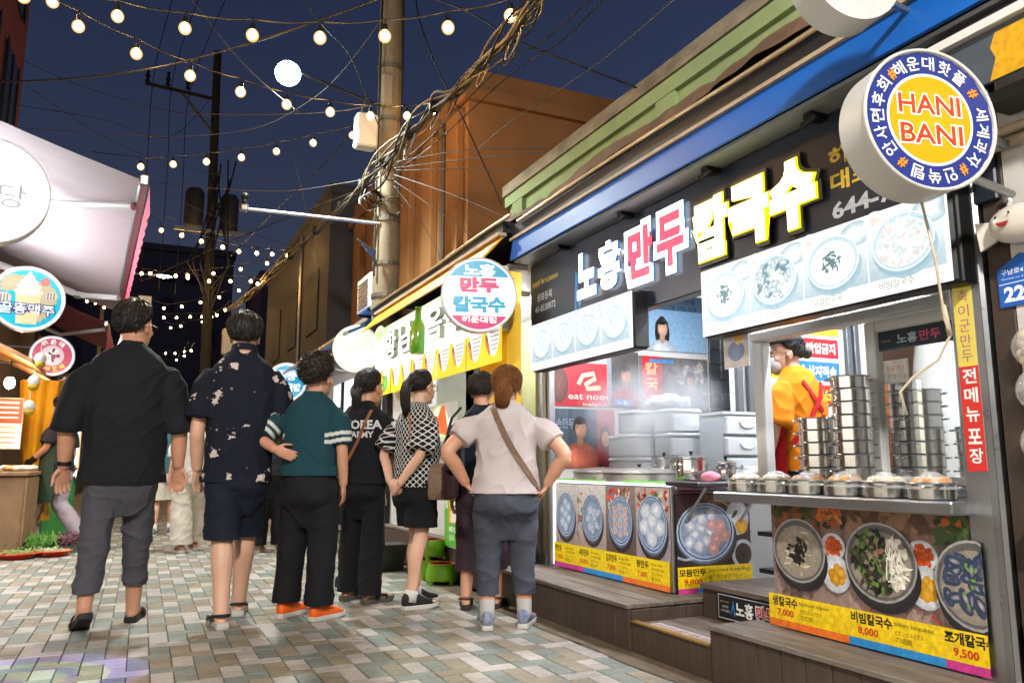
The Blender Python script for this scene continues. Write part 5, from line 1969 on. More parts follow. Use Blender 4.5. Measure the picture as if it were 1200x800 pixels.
# hanging ornaments under the beer sign
for k, (x, y, z, lab) in enumerate(((-1.00, 9.3, 2.02, 'upper hanging round yellow and white ornament below the beer sign'), (-1.05, 9.4, 1.80, 'middle hanging round yellow and white ornament below the beer sign'), (-1.08, 9.5, 1.55, 'lowest hanging round yellow and white ornament near the curtain'))):
    t = thing('hanging_ornament', lab, 'ornament', (x, y, z), 0, 'hanging yellow and white ornaments')
    MB().ell((0, 0, 0), (.055, .055, .065), 14, 10).build('white_ball', mat('ornament_white', '#d8d6c8', .6), t, smooth='all', world=False)
    MB().ell((0, 0, -.05), (.05, .05, .05), 14, 8).build('yellow_ball', mat('ornament_yellow', '#d0a82c', .6), t, smooth='all', world=False)
    MB().cyl((0, 0, .06), (0, 0, .2), .003, n=5).build('string', white_pvc, t, world=False)
# red brick building above the left row
rb = thing('red_building', 'dark red building with tall window above the left awning', 'building', (-5, 12, 0))
redr = mat('dark_red_render', '#7c3a36', .85, var=.4, vscale=1.2, color2='#5a2826', bump=.15, bscale=18)
MB().box(-8, -2.3, 8.0, 15.3, 4.0, 16).build('wall', redr, rb)
for k in range(2):
    for z in (5.5, 8.3):
        w = MB().box(-2.298, -2.26, 11.6 + 1.9 * k, 12.7 + 1.9 * k, z, z + 1.9).build('window', mat('red_bld_window', '#2a2c34', .25), rb)
        MB().box(-2.259, -2.24, 11.55 + 1.9 * k, 11.62 + 1.9 * k, z - .05, z + 1.95).box(-2.259, -2.24, 12.68 + 1.9 * k, 12.75 + 1.9 * k, z - .05, z + 1.95).box(-2.2585, -2.24, 12.1 + 1.9 * k, 12.16 + 1.9 * k, z, z + 1.9).build('window_frame', black_metal, w)
# further left row and the dark blocks at the end of the alley
fl2 = thing('far_left_shops', 'dim low shop row further up the left side', 'shop', (-2.2, 25, 0))
MB().box(-5, -1.9, 17.1, 40, 0, 3.4).build('wall', mat('dim_wall', '#55504c', .8, var=.4), fl2)
for k in range(6):
    MB().box(-1.898, -1.88, 18 + 3.4 * k, 20.2 + 3.4 * k, .6, 2.2).build('window', mat('warm_window', '#caa878', .4, emit=.8, ecolor='#ffd9a0'), fl2)
fr2 = thing('far_right_shops', 'dim low shop row further up the right side', 'shop', (3.5, 30, 0))
MB().box(2.8, 7, 24.2, 42, 0, 3.6).build('wall', MATS['dim_wall'], fr2)
for k in range(5):
    MB().box(2.78, 2.798, 25 + 3.2 * k, 27 + 3.2 * k, .6, 2.2).build('window', MATS['warm_window'], fr2)

# unseen tube lamp added on the shop wall to brighten the large awning
t = thing('added_wall_lamp', 'unseen fluorescent tube lamp added on the left shop wall to brighten the mauve awning', 'lamp', (-1.9, 8.4, 2.85))
MB().box(-1.95, -1.88, 6.8, 10.0, 2.82, 2.90).build('lamp_housing', white_pvc, t)
MB().cyl((-1.85, 6.85, 2.86), (-1.85, 9.95, 2.86), .018, n=10).build('tube', tube_glow, t, smooth=True)

# unseen shop front across the alley, added for the steel pots to reflect
op = thing('added_opposite_shop', 'unseen lit shop front added across the alley for reflections in the steel', 'shop', (-2.6, 1.8, 0))
MB().box(-4.5, -2.62, -2.5, 4.45, 0, 3.2).build('wall', cream_wall, op)
MB().box(-2.616, -2.56, -2.4, 4.4, 0, .7).build('plinth', lw_, op)
for k in range(4):
    y = -2.3 + 1.7 * k
    w = MB().box(-2.616, -2.60, y, y + 1.5, .8, 2.3).build('window', opp_glow, op)
    for yy in (y, y + .73, y + 1.46):
        MB().box(-2.598, -2.56, yy, yy + .05, .8, 2.3).build('window_bar', alu, w)
MB().box(-2.616, -2.50, -2.4, 4.4, 2.45, 2.95).build('sign_box', mat('opposite_sign_glow', '#f0ede6', .4, emit=.9, ecolor='#fff4e2'), op)  # blank glowing box, added with the windows for the reflections

# ================================================================== poles, cables, string lights, far towers
STRINGS = {
    'A': [(-1.033,6.562,4.475),(-0.671,6.699,4.396),(-0.253,6.834,4.33),(0.169,6.992,4.301),(0.602,7.17,4.323),(1.041,7.38,4.38),(1.502,7.617,4.494),(1.982,7.892,4.658),(2.483,8.21,4.89),(2.936,8.616,5.203)],
    'B': [(-0.873,6.799,4.611),(-0.392,6.501,4.445),(0.091,6.201,4.303),(0.558,5.904,4.203),(1.01,5.611,4.138),(1.429,5.33,4.106),(1.823,5.055,4.124),(2.199,4.787,4.166)],
    'C': [(-0.269,11.682,5.064),(0.135,11.361,5.053),(0.541,11.043,5.042),(0.957,10.718,5.054),(1.363,10.397,5.089),(1.779,10.069,5.155),(2.216,9.736,5.21),(2.642,9.403,5.306)],
    'D': [(0.063,15.937,5.364),(0.427,16.058,5.343),(0.791,16.193,5.304),(1.198,16.318,5.263),(1.523,16.486,5.255),(1.889,16.638,5.3),(2.219,16.816,5.363),(2.562,17.004,5.411)],
    'E': [(-0.295,21.61,5.752),(-0.098,21.225,5.686),(0.213,20.81,5.54),(0.471,20.408,5.499),(0.726,20.025,5.399),(1.178,19.566,5.262),(1.614,19.107,5.206),(2.02,18.667,5.152),(2.139,18.377,5.042)],
    'F': [(0.762,21.129,5.71),(1.297,20.108,5.581),(1.828,19.131,5.52),(2.303,18.223,5.501)],
    'G': [(0.324,25.799,5.667),(0.785,24.683,5.554),(1.232,23.621,5.519),(1.648,22.624,5.51),(2.057,21.674,5.546)],
    'H': [(0.371,27.992,5.756),(0.735,27.224,5.654),(1.108,26.473,5.583),(1.418,25.779,5.488),(1.647,25.144,5.397),(1.749,24.581,5.36),(1.93,23.984,5.422)],
    'I': [(0.641,30.094,5.769),(0.93,28.826,5.648),(1.522,27.483,5.618)],
    'J': [(0.631,35.706,5.578),(0.942,33.98,5.375),(1.233,32.413,5.092),(1.398,30.973,5.109)],
    'J2': [(1.166,38.785,5.693),(1.376,36.441,5.79)],
    'K': [(-1.798,26.744,5.871),(-1.576,26.912,5.869),(-1.344,27.095,5.789),(-1.117,27.262,5.839),(-0.684,27.355,5.811)],
    'L': [(-2.105,31.399,5.561),(-1.725,31.218,5.591),(-1.344,31.037,5.62)],
    'M': [(-1.914,34.633,5.693),(-1.546,34.475,5.627)],
}
CABLES = [
    ([(-1.384,8.077,4.385),(-0.826,7.529,4.275),(-0.15,6.938,4.236),(0.503,6.36,4.297),(1.195,5.768,4.445),(1.554,5.362,4.501)], 0.012),
    ([(0.091,9.078,6.276),(0.76,8.911,5.444),(1.367,8.724,4.899)], 0.006),
    ([(1.208,8.061,5.944),(1.509,8.152,5.673),(1.818,8.237,5.456),(2.062,8.39,5.068),(2.262,8.549,4.811)], 0.009),
    ([(-2.445,15.521,8.045),(-1.219,13.951,7.029),(0.064,12.479,6.257),(0.667,11.389,5.861),(1.399,10.331,5.559),(1.994,9.413,5.335),(2.319,8.68,5.194)], 0.007),
    ([(-2.074,12.43,5.566),(-1.394,11.847,5.434),(-0.744,11.295,5.285),(0.176,10.629,5.143),(1.046,9.971,5.157),(1.577,9.445,5.378),(1.895,9.021,5.641),(2.272,8.53,6.193)], 0.007),
    ([(-2.603,17.743,8.515),(-0.925,16.397,7.116),(0.577,15.102,6.305),(1.934,13.872,5.858)], 0.006),
    ([(2.337,7.539,5.944),(2.302,7.232,5.443),(2.371,6.928,4.843),(2.569,6.613,4.131),(2.82,6.323,3.283)], 0.01),
    ([(2.27,7.066,5.633),(2.528,6.426,5.15),(2.758,5.879,4.646),(3.089,5.337,4.21),(3.425,4.836,3.822)], 0.01),
    ([(2.903,4.743,4.475),(2.829,5.445,4.454),(2.733,6.289,4.53),(2.475,7.465,4.274),(2.496,8.726,4.445)], 0.008),
    ([(2.99,4.702,4.475),(2.928,5.406,4.419),(2.843,6.245,4.491),(2.519,7.455,4.213),(2.5,8.733,4.395)], 0.008),
    ([(3.172,4.115,4.158),(3.006,4.93,4.016),(2.755,5.962,3.925),(2.879,7.049,4.095)], 0.007),
    ([(2.498,8.729,4.425),(3.158,7.731,4.3),(3.673,6.896,4.147)], 0.007),
    ([(2.5,8.733,4.395),(3.207,7.848,4.221),(3.696,7.136,3.984)], 0.007),
    ([(2.503,8.74,4.346),(2.976,7.768,3.824),(3.439,6.929,3.287)], 0.007),
    ([(2.507,8.75,4.276),(2.837,8.212,3.813),(3.202,7.7,3.326)], 0.006),
    ([(2.511,8.759,4.216),(2.781,8.492,3.715),(3.022,8.268,3.101)], 0.006),
    ([(2.493,8.719,4.495),(3.135,7.676,4.375),(4.032,6.643,4.124),(4.37,5.95,3.881)], 0.007),
    ([(-0.301,13.843,5.549),(0.601,12.247,5.047),(1.514,10.826,4.671),(2.085,9.688,4.491),(2.411,8.783,4.346)], 0.006),
    ([(-2.224,13.641,5.412),(-1.115,13.992,5.574),(0.17,14.429,5.511),(1.669,14.968,5.187),(2.637,15.876,5.285)], 0.007),
    ([(-0.02,18.272,11.468),(-0.333,20.417,10.442),(-0.37,22.894,8.867),(-0.359,25.983,6.432)], 0.012),
    ([(0.524,18.02,11.468),(0.095,20.237,10.338),(0.136,22.66,8.867),(0.15,25.791,6.177)], 0.012),
    ([(1.087,17.76,11.468),(0.499,20.104,10.025),(0.545,22.55,8.408),(0.603,25.604,6.05)], 0.012),
    ([(1.203,22.226,11.117),(0.132,18.613,8.262),(-1.085,16.172,7.427),(-2.478,14.631,6.82)], 0.009),
    ([(1.737,11.755,5.731),(2.309,12.289,4.198),(2.432,12.86,3.92)], 0.006),
    ([(2.128,8.656,5.199),(2.301,10.781,5.459),(2.022,14.379,5.634),(1.709,20.615,6.156)], 0.009),
    ([(-0.538,16.138,5.811),(0.521,16.048,5.556),(1.785,15.898,5.19),(2.461,15.987,5.115)], 0.006),
    ([(-0.329,23.817,5.975),(0.569,16.21,4.871),(1.332,11.971,4.404),(2.357,9.036,4.316)], 0.008),
]
BUNDLE = [(2.25,4.145,4.056),(2.25,4.427,4.08),(2.25,4.868,4.083),(2.25,5.433,4.127),(2.25,6.107,4.163),(2.25,6.556,4.214),(2.25,7.337,4.275),(2.25,8.281,4.297),(2.25,9.24,4.367),(2.25,10.409,4.452),(2.25,12.197,4.582),(2.25,14.618,4.758),(2.25,17.423,5.022),(2.25,21.405,5.372),(2.25,28.61,6.22)]
concrete_pole = mat('concrete_pole', '#84765f', .85, var=.5, vscale=4, color2='#5a5348', bump=.2, bscale=40)
cable_m = mat('black_cable', '#101012', .5)
pale_cable = mat('pale_cable', '#55514a', .6)
bulb_glow = mat('bulb_core_glow', '#fff3d6', .3, emit=200.0, ecolor='#ffc87a')
globe_m = bpy.data.materials.new('frosted_bulb_globe')
globe_m.use_nodes = True
nt = globe_m.node_tree
nt.nodes.clear()
o_ = nt.nodes.new('ShaderNodeOutputMaterial')
ad_ = nt.nodes.new('ShaderNodeAddShader')
tr = nt.nodes.new('ShaderNodeBsdfTransparent')
tr.inputs[0].default_value = (.95, .9, .8, 1)
em = nt.nodes.new('ShaderNodeEmission')
em.inputs[0].default_value = (1, .62, .22, 1)
em.inputs[1].default_value = .5
nt.links.new(tr.outputs[0], ad_.inputs[0])
nt.links.new(em.outputs[0], ad_.inputs[1])
nt.links.new(ad_.outputs[0], o_.inputs[0])
globe_m.cycles.emission_sampling = 'NONE'
wire_m = mat('festoon_wire', '#1b1a18', .6)
core_me = MB().ell((0, 0, -.03), (.030, .030, .032), 12, 8).mesh('core')
core_me.polygons.foreach_set('use_smooth', [True] * len(core_me.polygons))
core_me.materials.append(bulb_glow)
bulb_me = MB().ell((0, 0, -.032), (.047, .047, .05), 16, 12).mesh('bulb')
bulb_me.polygons.foreach_set('use_smooth', [True] * len(bulb_me.polygons))
bulb_me.materials.append(globe_m)
sock_me = MB().cyl((0, 0, .01), (0, 0, .06), .021, .018, 10).cyl((0, 0, .06), (0, 0, .10), .004, n=6).mesh('socket')
sock_me.materials.append(black_metal)
SL = {'A': 'string of warm bulbs slanting from the upper left down to the pole', 'B': 'topmost string of warm bulbs across the top of the picture',
      'C': 'string of warm bulbs level with the awning top, third from above', 'D': 'string of warm bulbs below the security camera bar', 'E': 'long string of warm bulbs near the far transformer pole',
      'F': 'short string of warm bulbs rising to the cable bundle', 'G': 'string of warm bulbs rising right above the man in patterned shirt', 'H': 'string of closely spaced bulbs just above the heads',
      'I': 'three warm bulbs between the two men', 'J': 'four warm bulbs low over the far alley', 'J2': 'pair of warm bulbs lowest over the far alley',
      'K': 'string of warm bulbs behind the far left awning', 'L': 'three warm bulbs left of the man in black', 'M': 'pair of warm bulbs at the black shirt shoulder'}
for key, pts in STRINGS.items():
    P = [Vector(p) for p in pts]
    base = P[len(P) // 2]
    t = thing('string_light', SL[key], 'string lights', base, 0, 'festoon light strings across the alley')
    path = []
    first = P[0] + (P[0] - P[1]) * (1.6 if key in 'ABCK' else .6)
    last = P[-1] + (P[-1] - P[-2]) * .6
    Q = [first + Vector((0, 0, .25))] + [p + Vector((0, 0, .10)) for p in P] + [last + Vector((0, 0, .2))]
    for i in range(len(Q) - 1):
        for s in range(5):
            u = s / 5
            p = Q[i].lerp(Q[i + 1], u)
            p.z += -.02 * math.sin(math.pi * u) if 0 < i < len(Q) - 2 else 0
            path.append(p)
    path.append(Q[-1])
    MB().tube(path, .006, 5).build('wire', wire_m, t)
    for p in P:
        b = bpy.data.objects.new('bulb', bulb_me)
        COL.objects.link(b)
        b.parent = t
        b.location = p - base
        s = bpy.data.objects.new('socket', sock_me)
        COL.objects.link(s)
        s.parent = b
        s = bpy.data.objects.new('core', core_me)
        COL.objects.link(s)
        s.parent = b

CL = ['thick black cable sagging across the upper left sky', 'thin cable dropping steeply to the right beside the street lamp', 'slack cable running from the top edge to the pole',
      'thin cable crossing behind the second string of bulbs', 'cable sagging low and rising to the pole top', 'thin cable sloping down from the red building',
      'cable looping down to the green parapet corner', 'black cable sloping right to the green building', 'left one of two parallel cables rising right from the pole', 'right one of two parallel cables rising right from the pole',
      'pale cable rising to the right across open sky', 'cable from the pole to the orange wall, uppermost', 'cable from the pole to the orange wall, second', 'cable from the pole slanting down to the roof',
      'thin cable slanting down before the orange pilasters', 'steepest thin cable below the pole knot', 'long cable from the pole over the orange roof', 'thin level cable left of the pole', 'cable sloping above the security camera bar',
      'left power line running down to the far pole', 'middle power line running down to the far pole', 'right power line running down to the far pole', 'cable between the far pole and the red building',
      'thin vertical cable left of the camera bar', 'cable slanting down from the pole into the distance', 'thin cable along the far festoon string', 'cable crossing low behind the camera bar']
for (pts, r), lab in zip(CABLES, CL):
    # Catmull-Rom through the points
    P = [Vector(p) for p in pts]
    path = []
    for i in range(len(P) - 1):
        p0, p1, p2, p3 = P[max(0, i - 1)], P[i], P[i + 1], P[min(len(P) - 1, i + 2)]
        for s in range(6):
            u = s / 6
            path.append(.5 * ((2 * p1) + (p2 - p0) * u + (2 * p0 - 5 * p1 + 4 * p2 - p3) * u * u + (3 * p1 - p0 - 3 * p2 + p3) * u ** 3))
    path.append(P[-1])
    o = MB().tube(path, r * .8, 6).build('cable', pale_cable if r < .0072 else cable_m, None, smooth='all', loc=tuple(P[len(P) // 2]))
    tag(o, lab, 'cable', 'cables over the alley')

# cable bundle along the right side
bd = thing('cable_bundle', 'tangled bundle of pale and dark cables lashed along the shop row', 'cables', BUNDLE[7])
rb_ = random.Random(11)
for k in range(12):
    ph = [rb_.uniform(0, 6.28) for _ in range(4)]
    rad = .03 + .035 * rb_.random()
    path = []
    for i in range(len(BUNDLE) - 1):
        for s in range(6):
            u = (i + s / 6)
            a, b = Vector(BUNDLE[i]), Vector(BUNDLE[i + 1])
            p = a.lerp(b, s / 6)
            w = rad * (1 + .8 * math.sin(u * 1.1 + ph[0]))
            p += Vector((w * math.sin(u * 1.7 + ph[1]), 0, w * math.cos(u * 1.3 + ph[2]) - .03 * abs(math.sin(u * 2.2 + ph[3]))))
            path.append(p)
    MB().tube(path, rb_.choice([.008, .011, .014]), 5).build('strand', rb_.choice([pale_cable, cable_m, mat('tan_cable', '#85775c', .6)]), bd, smooth='all')
for k in range(12):
    i = rb_.randrange(2, len(BUNDLE) - 1)
    c0 = Vector(BUNDLE[i]) + Vector((0, 0, -.08))
    R = rb_.uniform(.08, .16)
    MB().tube([c0 + Vector((.03 * math.sin(q), R * math.cos(q), R * math.sin(q) - .05)) for q in [2 * math.pi * s / 16 for s in range(17)]], .006, 5).build('loop', rb_.choice([pale_cable, cable_m, MATS['tan_cable']]), bd, smooth='all')
for i in range(5, 14, 1):
    c0 = Vector(BUNDLE[i])
    MB().bbox(c0, (.11, .06, .12), bev=.02).build('strap', cable_m, bd)

up = thing('utility_pole', 'near concrete utility pole with boxes and cable knot', 'utility pole', (2.58, 9.25, 0))
MB().cyl((2.58, 9.25, 0), (2.56, 9.25, 9.0), .17, .14, 20).build('shaft', concrete_pole, up, smooth=True)
for z in (2.95, 3.35, 3.9, 5.2, 5.9):
    MB().cyl((2.57, 9.25, z), (2.57, 9.25, z + .05), .172, .172, 20).build('band', mat('dull_band', '#6b655c', .5, .5), up)
MB().bbox((2.22, 9.05, 4.95), (.26, .2, .42), bev=.02).build('junction_box', white_pvc, up)
MB().bbox((2.48, 9.06, 5.55), (.14, .08, .42), bev=.02).build('conduit_box', mat('tan_box', '#8a8272', .6), up)
MB().tube([(2.40, 9.16, 3.2), (2.40, 9.14, 5.0), (2.41, 9.12, 8.5)], .012, 6).build('riser_cable', cable_m, up)
MB().tube([(2.66, 9.08, 4.2), (2.68, 9.08, 6.0), (2.65, 9.1, 8.5)], .012, 6).build('riser_cable', cable_m, up)
kn = random.Random(4)
for k in range(5):
    c0 = Vector((2.5 + kn.uniform(-.25, .1), 9.03, 4.3 + kn.uniform(-.25, .3)))
    R = kn.uniform(.08, .15)
    MB().tube([c0 + Vector((R * math.cos(q), .03 * math.sin(3 * q), R * .8 * math.sin(q))) for q in [2 * math.pi * s / 18 for s in range(17)]], .011, 5).build('cable_loop', kn.choice([cable_m, pale_cable]), up, smooth='all')
for k in range(3):
    MB().tube([(2.40, 9.1, 3.4 + .04 * k), (2.25 - .05 * k, 9.0, 3.47 + .06 * k)], .012, 5).build('step_peg', alu, up)

sb = thing('camera_arm', 'horizontal steel bar with security camera reaching left from the pole', 'security camera', (2.4, 9.2, 3.9))
MB().cyl((2.45, 9.15, 3.86), (.92, 9.45, 3.92), .025, .022, 10).build('bar', steel, sb, smooth=True)
MB().bbox((.90, 9.45, 3.93), (.10, .1, .10), bev=.02).build('mount', alu, sb)
MB().cyl((.90, 9.40, 3.98), (.90, 9.40, 4.04), .03, .03, 12).ell((.90, 9.40, 4.06), (.045, .045, .04), 12, 8).build('camera_dome', black_metal, sb)

sl = thing('street_lamp', 'bright white street lamp head on a bar from the pole', 'street lamp', (1.27, 9.1, 5.6))
MB().cyl((2.5, 9.2, 5.38), (1.42, 9.1, 5.57), .016, n=8).build('arm', black_metal, sl)
MB().bbox((1.34, 9.1, 5.585), (.2, .12, .06), bev=.02).build('lamp_head', black_metal, sl)
MB().ell((1.27, 9.02, 5.49), (.145, .14, .14), 28, 20).build('lens', mat('street_lamp_glow', '#ffffff', .3, emit=45, ecolor='#e4fff6'), sl, smooth='all')
ld = bpy.data.lights.new('street_lamp_light', 'SPOT')
ld.energy = 900
ld.color = (.88, 1.0, .95)
ld.spot_size = math.radians(150)
ld.spot_blend = .6
ld.shadow_soft_size = .12
lo = bpy.data.objects.new('street_lamp_light', ld)
COL.objects.link(lo)
lo.parent = sl
lo.location = (0, -.08, -.3)

# unseen lamp added behind the viewer for frontal light on the crowd
fill_lamp = thing('street_lamp', 'unseen street lamp on a slim pole added behind the viewer for frontal light', 'street lamp', (-2.3, -3.2, 0))
MB().cyl((-2.3, -3.2, 0), (-2.3, -3.2, 5.2), .08, .06, 12).build('post', concrete_pole, fill_lamp)
MB().tube([(-2.3, -3.2, 5.1), (-1.6, -3.1, 5.35), (-.8, -3.0, 5.4)], .03, 8).build('arm', alu, fill_lamp)
MB().bbox((-.7, -3.0, 5.40), (.38, .2, .07), bev=.02).build('lamp_head', alu, fill_lamp)
MB().ell((-.7, -3.0, 5.365), (.11, .085, .035), 16, 8).build('lens', MATS['street_lamp_glow'], fill_lamp, smooth='all')
ld = bpy.data.lights.new('street_lamp_light', 'SPOT')
ld.energy = 2500
ld.color = (1.0, .95, .88)
ld.spot_size = math.radians(160)
ld.spot_blend = .5
ld.shadow_soft_size = .25
lo = bpy.data.objects.new('street_lamp_light', ld)
COL.objects.link(lo)
lo.parent = fill_lamp
lo.location = (1.6, .2, 5.27)
lo.rotation_euler = (math.radians(28), 0, math.radians(-12))

# far transformer pole
p2 = thing('utility_pole', 'far utility pole with crossarm and transformer over the alley', 'utility pole', (1.45, 22.4, 0))
MB().cyl((1.45, 22.4, 0), (1.2, 22.1, 12.3), .15, .1, 14).build('shaft', mat('dark_pole', '#3a3732', .9), p2, smooth=True)
MB().cyl((-.55, 22.1, 11.0), (1.25, 22.1, 10.9), .05, n=8).build('crossarm', MATS['dark_pole'], p2)
MB().cyl((.35, 22.05, 10.9), (1.22, 22.1, 9.9), .035, n=8).build('brace', concrete_pole, p2)
for k, x in enumerate((-.5, 0, .5)):
    MB().lathe([(.03, 0), (.07, .05), (.03, .12), (.07, .2), (.03, .28), (.05, .4), (.002, .42)], 10, (x, 22.1, 11.02)).build('insulator', black_metal, p2)
for k, (x, y) in enumerate(((.85, 22.2), (1.75, 22.4))):
    MB().lathe([(.2, 0), (.24, .05), (.24, .9), (.18, 1.0), (.002, 1.02)], 16, (x, y - .15, 7.25)).build('transformer', mat('grey_transformer', '#33353a', .6), p2, smooth=True)
MB().box(.4, 2.2, 22.05, 22.15, 7.1, 7.2).build('platform', alu, p2)
for k in range(8):
    MB().tube([(1.3 + kn.uniform(-.7, .7), 22.0, 8.9 + kn.uniform(-.4, .4)), (1.3 + kn.uniform(-.6, .6), 21.9, 6.2), (1.35, 22, 5.2 + kn.uniform(-.5, .5))], .022, 5).build('drop_cable', cable_m, p2)
MB().bbox((2.0, 22.2, 4.2), (.5, .3, .7), bev=.03).build('meter_box', white_pvc, p2)

# far lamp over the alley
fl3 = thing('street_lamp', 'small far white street lamp among the distant bulbs', 'street lamp', (.4, 33, 0))
MB().cyl((-1.7, 33, 0), (-1.7, 33, 8.2), .07, n=8).build('post', concrete_pole, fl3)
MB().cyl((-1.7, 33, 8.15), (.2, 33, 8.25), .03, n=6).build('arm', alu, fl3)
MB().ell((.35, 33, 8.2), (.28, .12, .05), 12, 6).build('lens', MATS['street_lamp_glow'], fl3)

# dark apartment towers at the end of the alley
tw_m = mat('dark_tower', '#6a6a7a', .85, var=.4, vscale=.3)
for k, (x0, x1, y, h, lab) in enumerate(((-26, -6.5, 95, 24, 'wide dark apartment tower in the far left distance'), (-5.5, 7, 80, 21, 'dark apartment block closing the alley'), (8.5, 17, 70, 17, 'dark far block right of the alley end'))):
    t = thing('apartment_tower', lab, 'building', ((x0 + x1) / 2, y, 0))
    MB().box(x0, x1, y, y + 12, 0, h).build('wall', tw_m, t)
    MB().box(x0 - .2, x1 + .2, y - .2, y + 12.2, h + .002, h + .6).build('roof_slab', tw_m, t)
    n = int((x1 - x0) / 1.9)
    for i in range(n):
        for j in range(int(h / 2.8)):
            if rb_.random() < .45:
                lit = rb_.random() < .12
                MB().box(x0 + .5 + 1.9 * i, x0 + 1.6 + 1.9 * i, y - .06, y - .01, 1.2 + 2.8 * j, 2.5 + 2.8 * j).build('window', mat('tower_window_lit', '#c9b08a', .4, emit=.35, ecolor='#ffdca8') if lit else mat('tower_window', '#20242a', .3), t)

# logo projector throwing a blue ring of light on the paving
lp = thing('logo_projector', 'small projector on a wall bracket throwing a blue ring on the paving', 'projector', (-2.2, 3.6, 3.6))
MB().cyl((-2.2, 3.6, 3.6), (-2.11, 3.64, 3.42), .05, .045, 14).build('barrel', black_metal, lp)
MB().cyl((-2.62, 3.6, 3.15), (-2.2, 3.6, 3.6), .015, n=8).build('bracket', alu, lp)
pd = bpy.data.lights.new('projector_light', 'SPOT')
pd.energy = 700
pd.spot_size = math.radians(16.5)
pd.spot_blend = .05
pd.shadow_soft_size = .004
pd.use_nodes = True
nt = pd.node_tree
em = nt.nodes['Emission']
tc = nt.nodes.new('ShaderNodeTexCoord')
sx = nt.nodes.new('ShaderNodeSeparateXYZ')
nt.links.new(tc.outputs['Normal'], sx.inputs[0])


def lm(op, a, b):
    n = nt.nodes.new('ShaderNodeMath')
    n.operation = op
    for i, v in enumerate((a, b)):
        if isinstance(v, (int, float)):
            n.inputs[i].default_value = v
        elif v is not None:
            nt.links.new(v, n.inputs[i])
    return n.outputs[0]


u_, v_ = lm('DIVIDE', sx.outputs[0], sx.outputs[2]), lm('DIVIDE', sx.outputs[1], sx.outputs[2])
rr_ = lm('SQRT', lm('ADD', lm('MULTIPLY', u_, u_), lm('MULTIPLY', v_, v_)), None)
cr = nt.nodes.new('ShaderNodeValToRGB')
nt.links.new(lm('MULTIPLY', rr_, 7.0), cr.inputs[0])
cr.color_ramp.interpolation = 'CONSTANT'
els = cr.color_ramp.elements
els[0].color = (.1, .15, .9, 1)
els[1].position = .16
els[1].color = (.45, .8, .65, 1)
for pos, colr in ((.42, (.12, .14, .95, 1)), (.5, (.5, .85, .7, 1)), (.68, (.08, .1, .9, 1)), (.86, (.35, .25, .9, 1)), (.93, (0, 0, 0, 1))):
    e_ = els.new(pos)
    e_.color = colr
nt.links.new(cr.outputs[0], em.inputs[0])
po = bpy.data.objects.new('projector_light', pd)
COL.objects.link(po)
po.parent = lp
po.location = (.10, .045, -.2)
tgt = Vector((-.50, 4.28, 0))
po.rotation_euler = (tgt - (Vector((-2.2, 3.6, 3.6)) + po.location)).to_track_quat('-Z', 'Y').to_euler()

# ================================================================== right edge of the picture
rim_metal = mat('brushed_white_metal', '#cfcecb', .4, .0, var=.2, vscale=3)


def paint_hani(c, R):
    c.ell(0, 0, R, R, '#d8cdb4', n=60)
    c.ell(0, 0, R * .965, R * .965, '#27357e', n=60, jag=.008)
    c.ell(0, 0, R * .66, R * .66, '#ece7dc', n=48)
    c.ell(0, 0, R * .62, R * .62, '#e3a41a', '#dd9a14', n=48)
    for k in range(26):
        a = k * .2417
        c.ell(R * .975 * math.cos(a), R * .975 * math.sin(a), R * .06, R * .014, rf.choice(['#efe9dc', '#c9b78f', '#8a7a58']), rot=a + math.pi / 2, n=8, jag=.3)
    for s, y in (('HANI', .06), ('BANI', -.36)):
        c.text(s, -.50 * R, (y - .015) * R, 1.0 * R, .33 * R, '#f4ecdc', .055, res=3)
        c.text(s, -.475 * R, (y + .01) * R, .95 * R, .28 * R, '#c8401c', .018, res=3)
    ring_text(c, list(zip('해운대핫플', (-32, -15, 2, 20, 38))), R * .81, R * .20, '#ecebe4', .015)
    ring_text(c, list(zip('세계과자', (80, 97, 114, 131))), R * .81, R * .20, '#ecebe4', .015)
    ring_text(c, list(zip('인쑥템', (163, 181, 199))), R * .81, R * .20, '#ecebe4', .015)
    ring_text(c, list(zip('안사면후회', (235, 252, 269, 286, 303))), R * .81, R * .20, '#ecebe4', .015)
    ring_text(c, [('#', 58), ('#', 147), ('#', 217), ('#', 318)], R * .81, R * .16, '#e08a2c', .03)


hs = round_sign('round_sign', 'blue and yellow round HANI BANI snack sign with peeling rim', (2.005, 1.46, 1.935), math.radians(-14), .425, .12, paint_hani, attr_mat('hani_print', .12, .35), rim_metal, (2.6, 1.62), 64)
hk = MB()
hk.tube([(2.07, 1.56, 1.74), (2.10, 1.55, 1.55), (2.13, 1.56, 1.38), (2.15, 1.56, 1.33), (2.14, 1.60, 1.26), (2.10, 1.66, 1.21), (2.08, 1.69, 1.17), (2.09, 1.68, 1.10)], .0042, 8)
hk.tube([(2.13, 1.56, 1.42), (2.15, 1.56, 1.33)], .007, 8)
o = hk.build('hooked_pole', mat('cream_rod', '#c2b59c', .5), None, smooth='all', loc=(2.1, 1.6, 1.1))
tag(o, 'cream hooked rod hanging from the HANI BANI sign', 'rod')

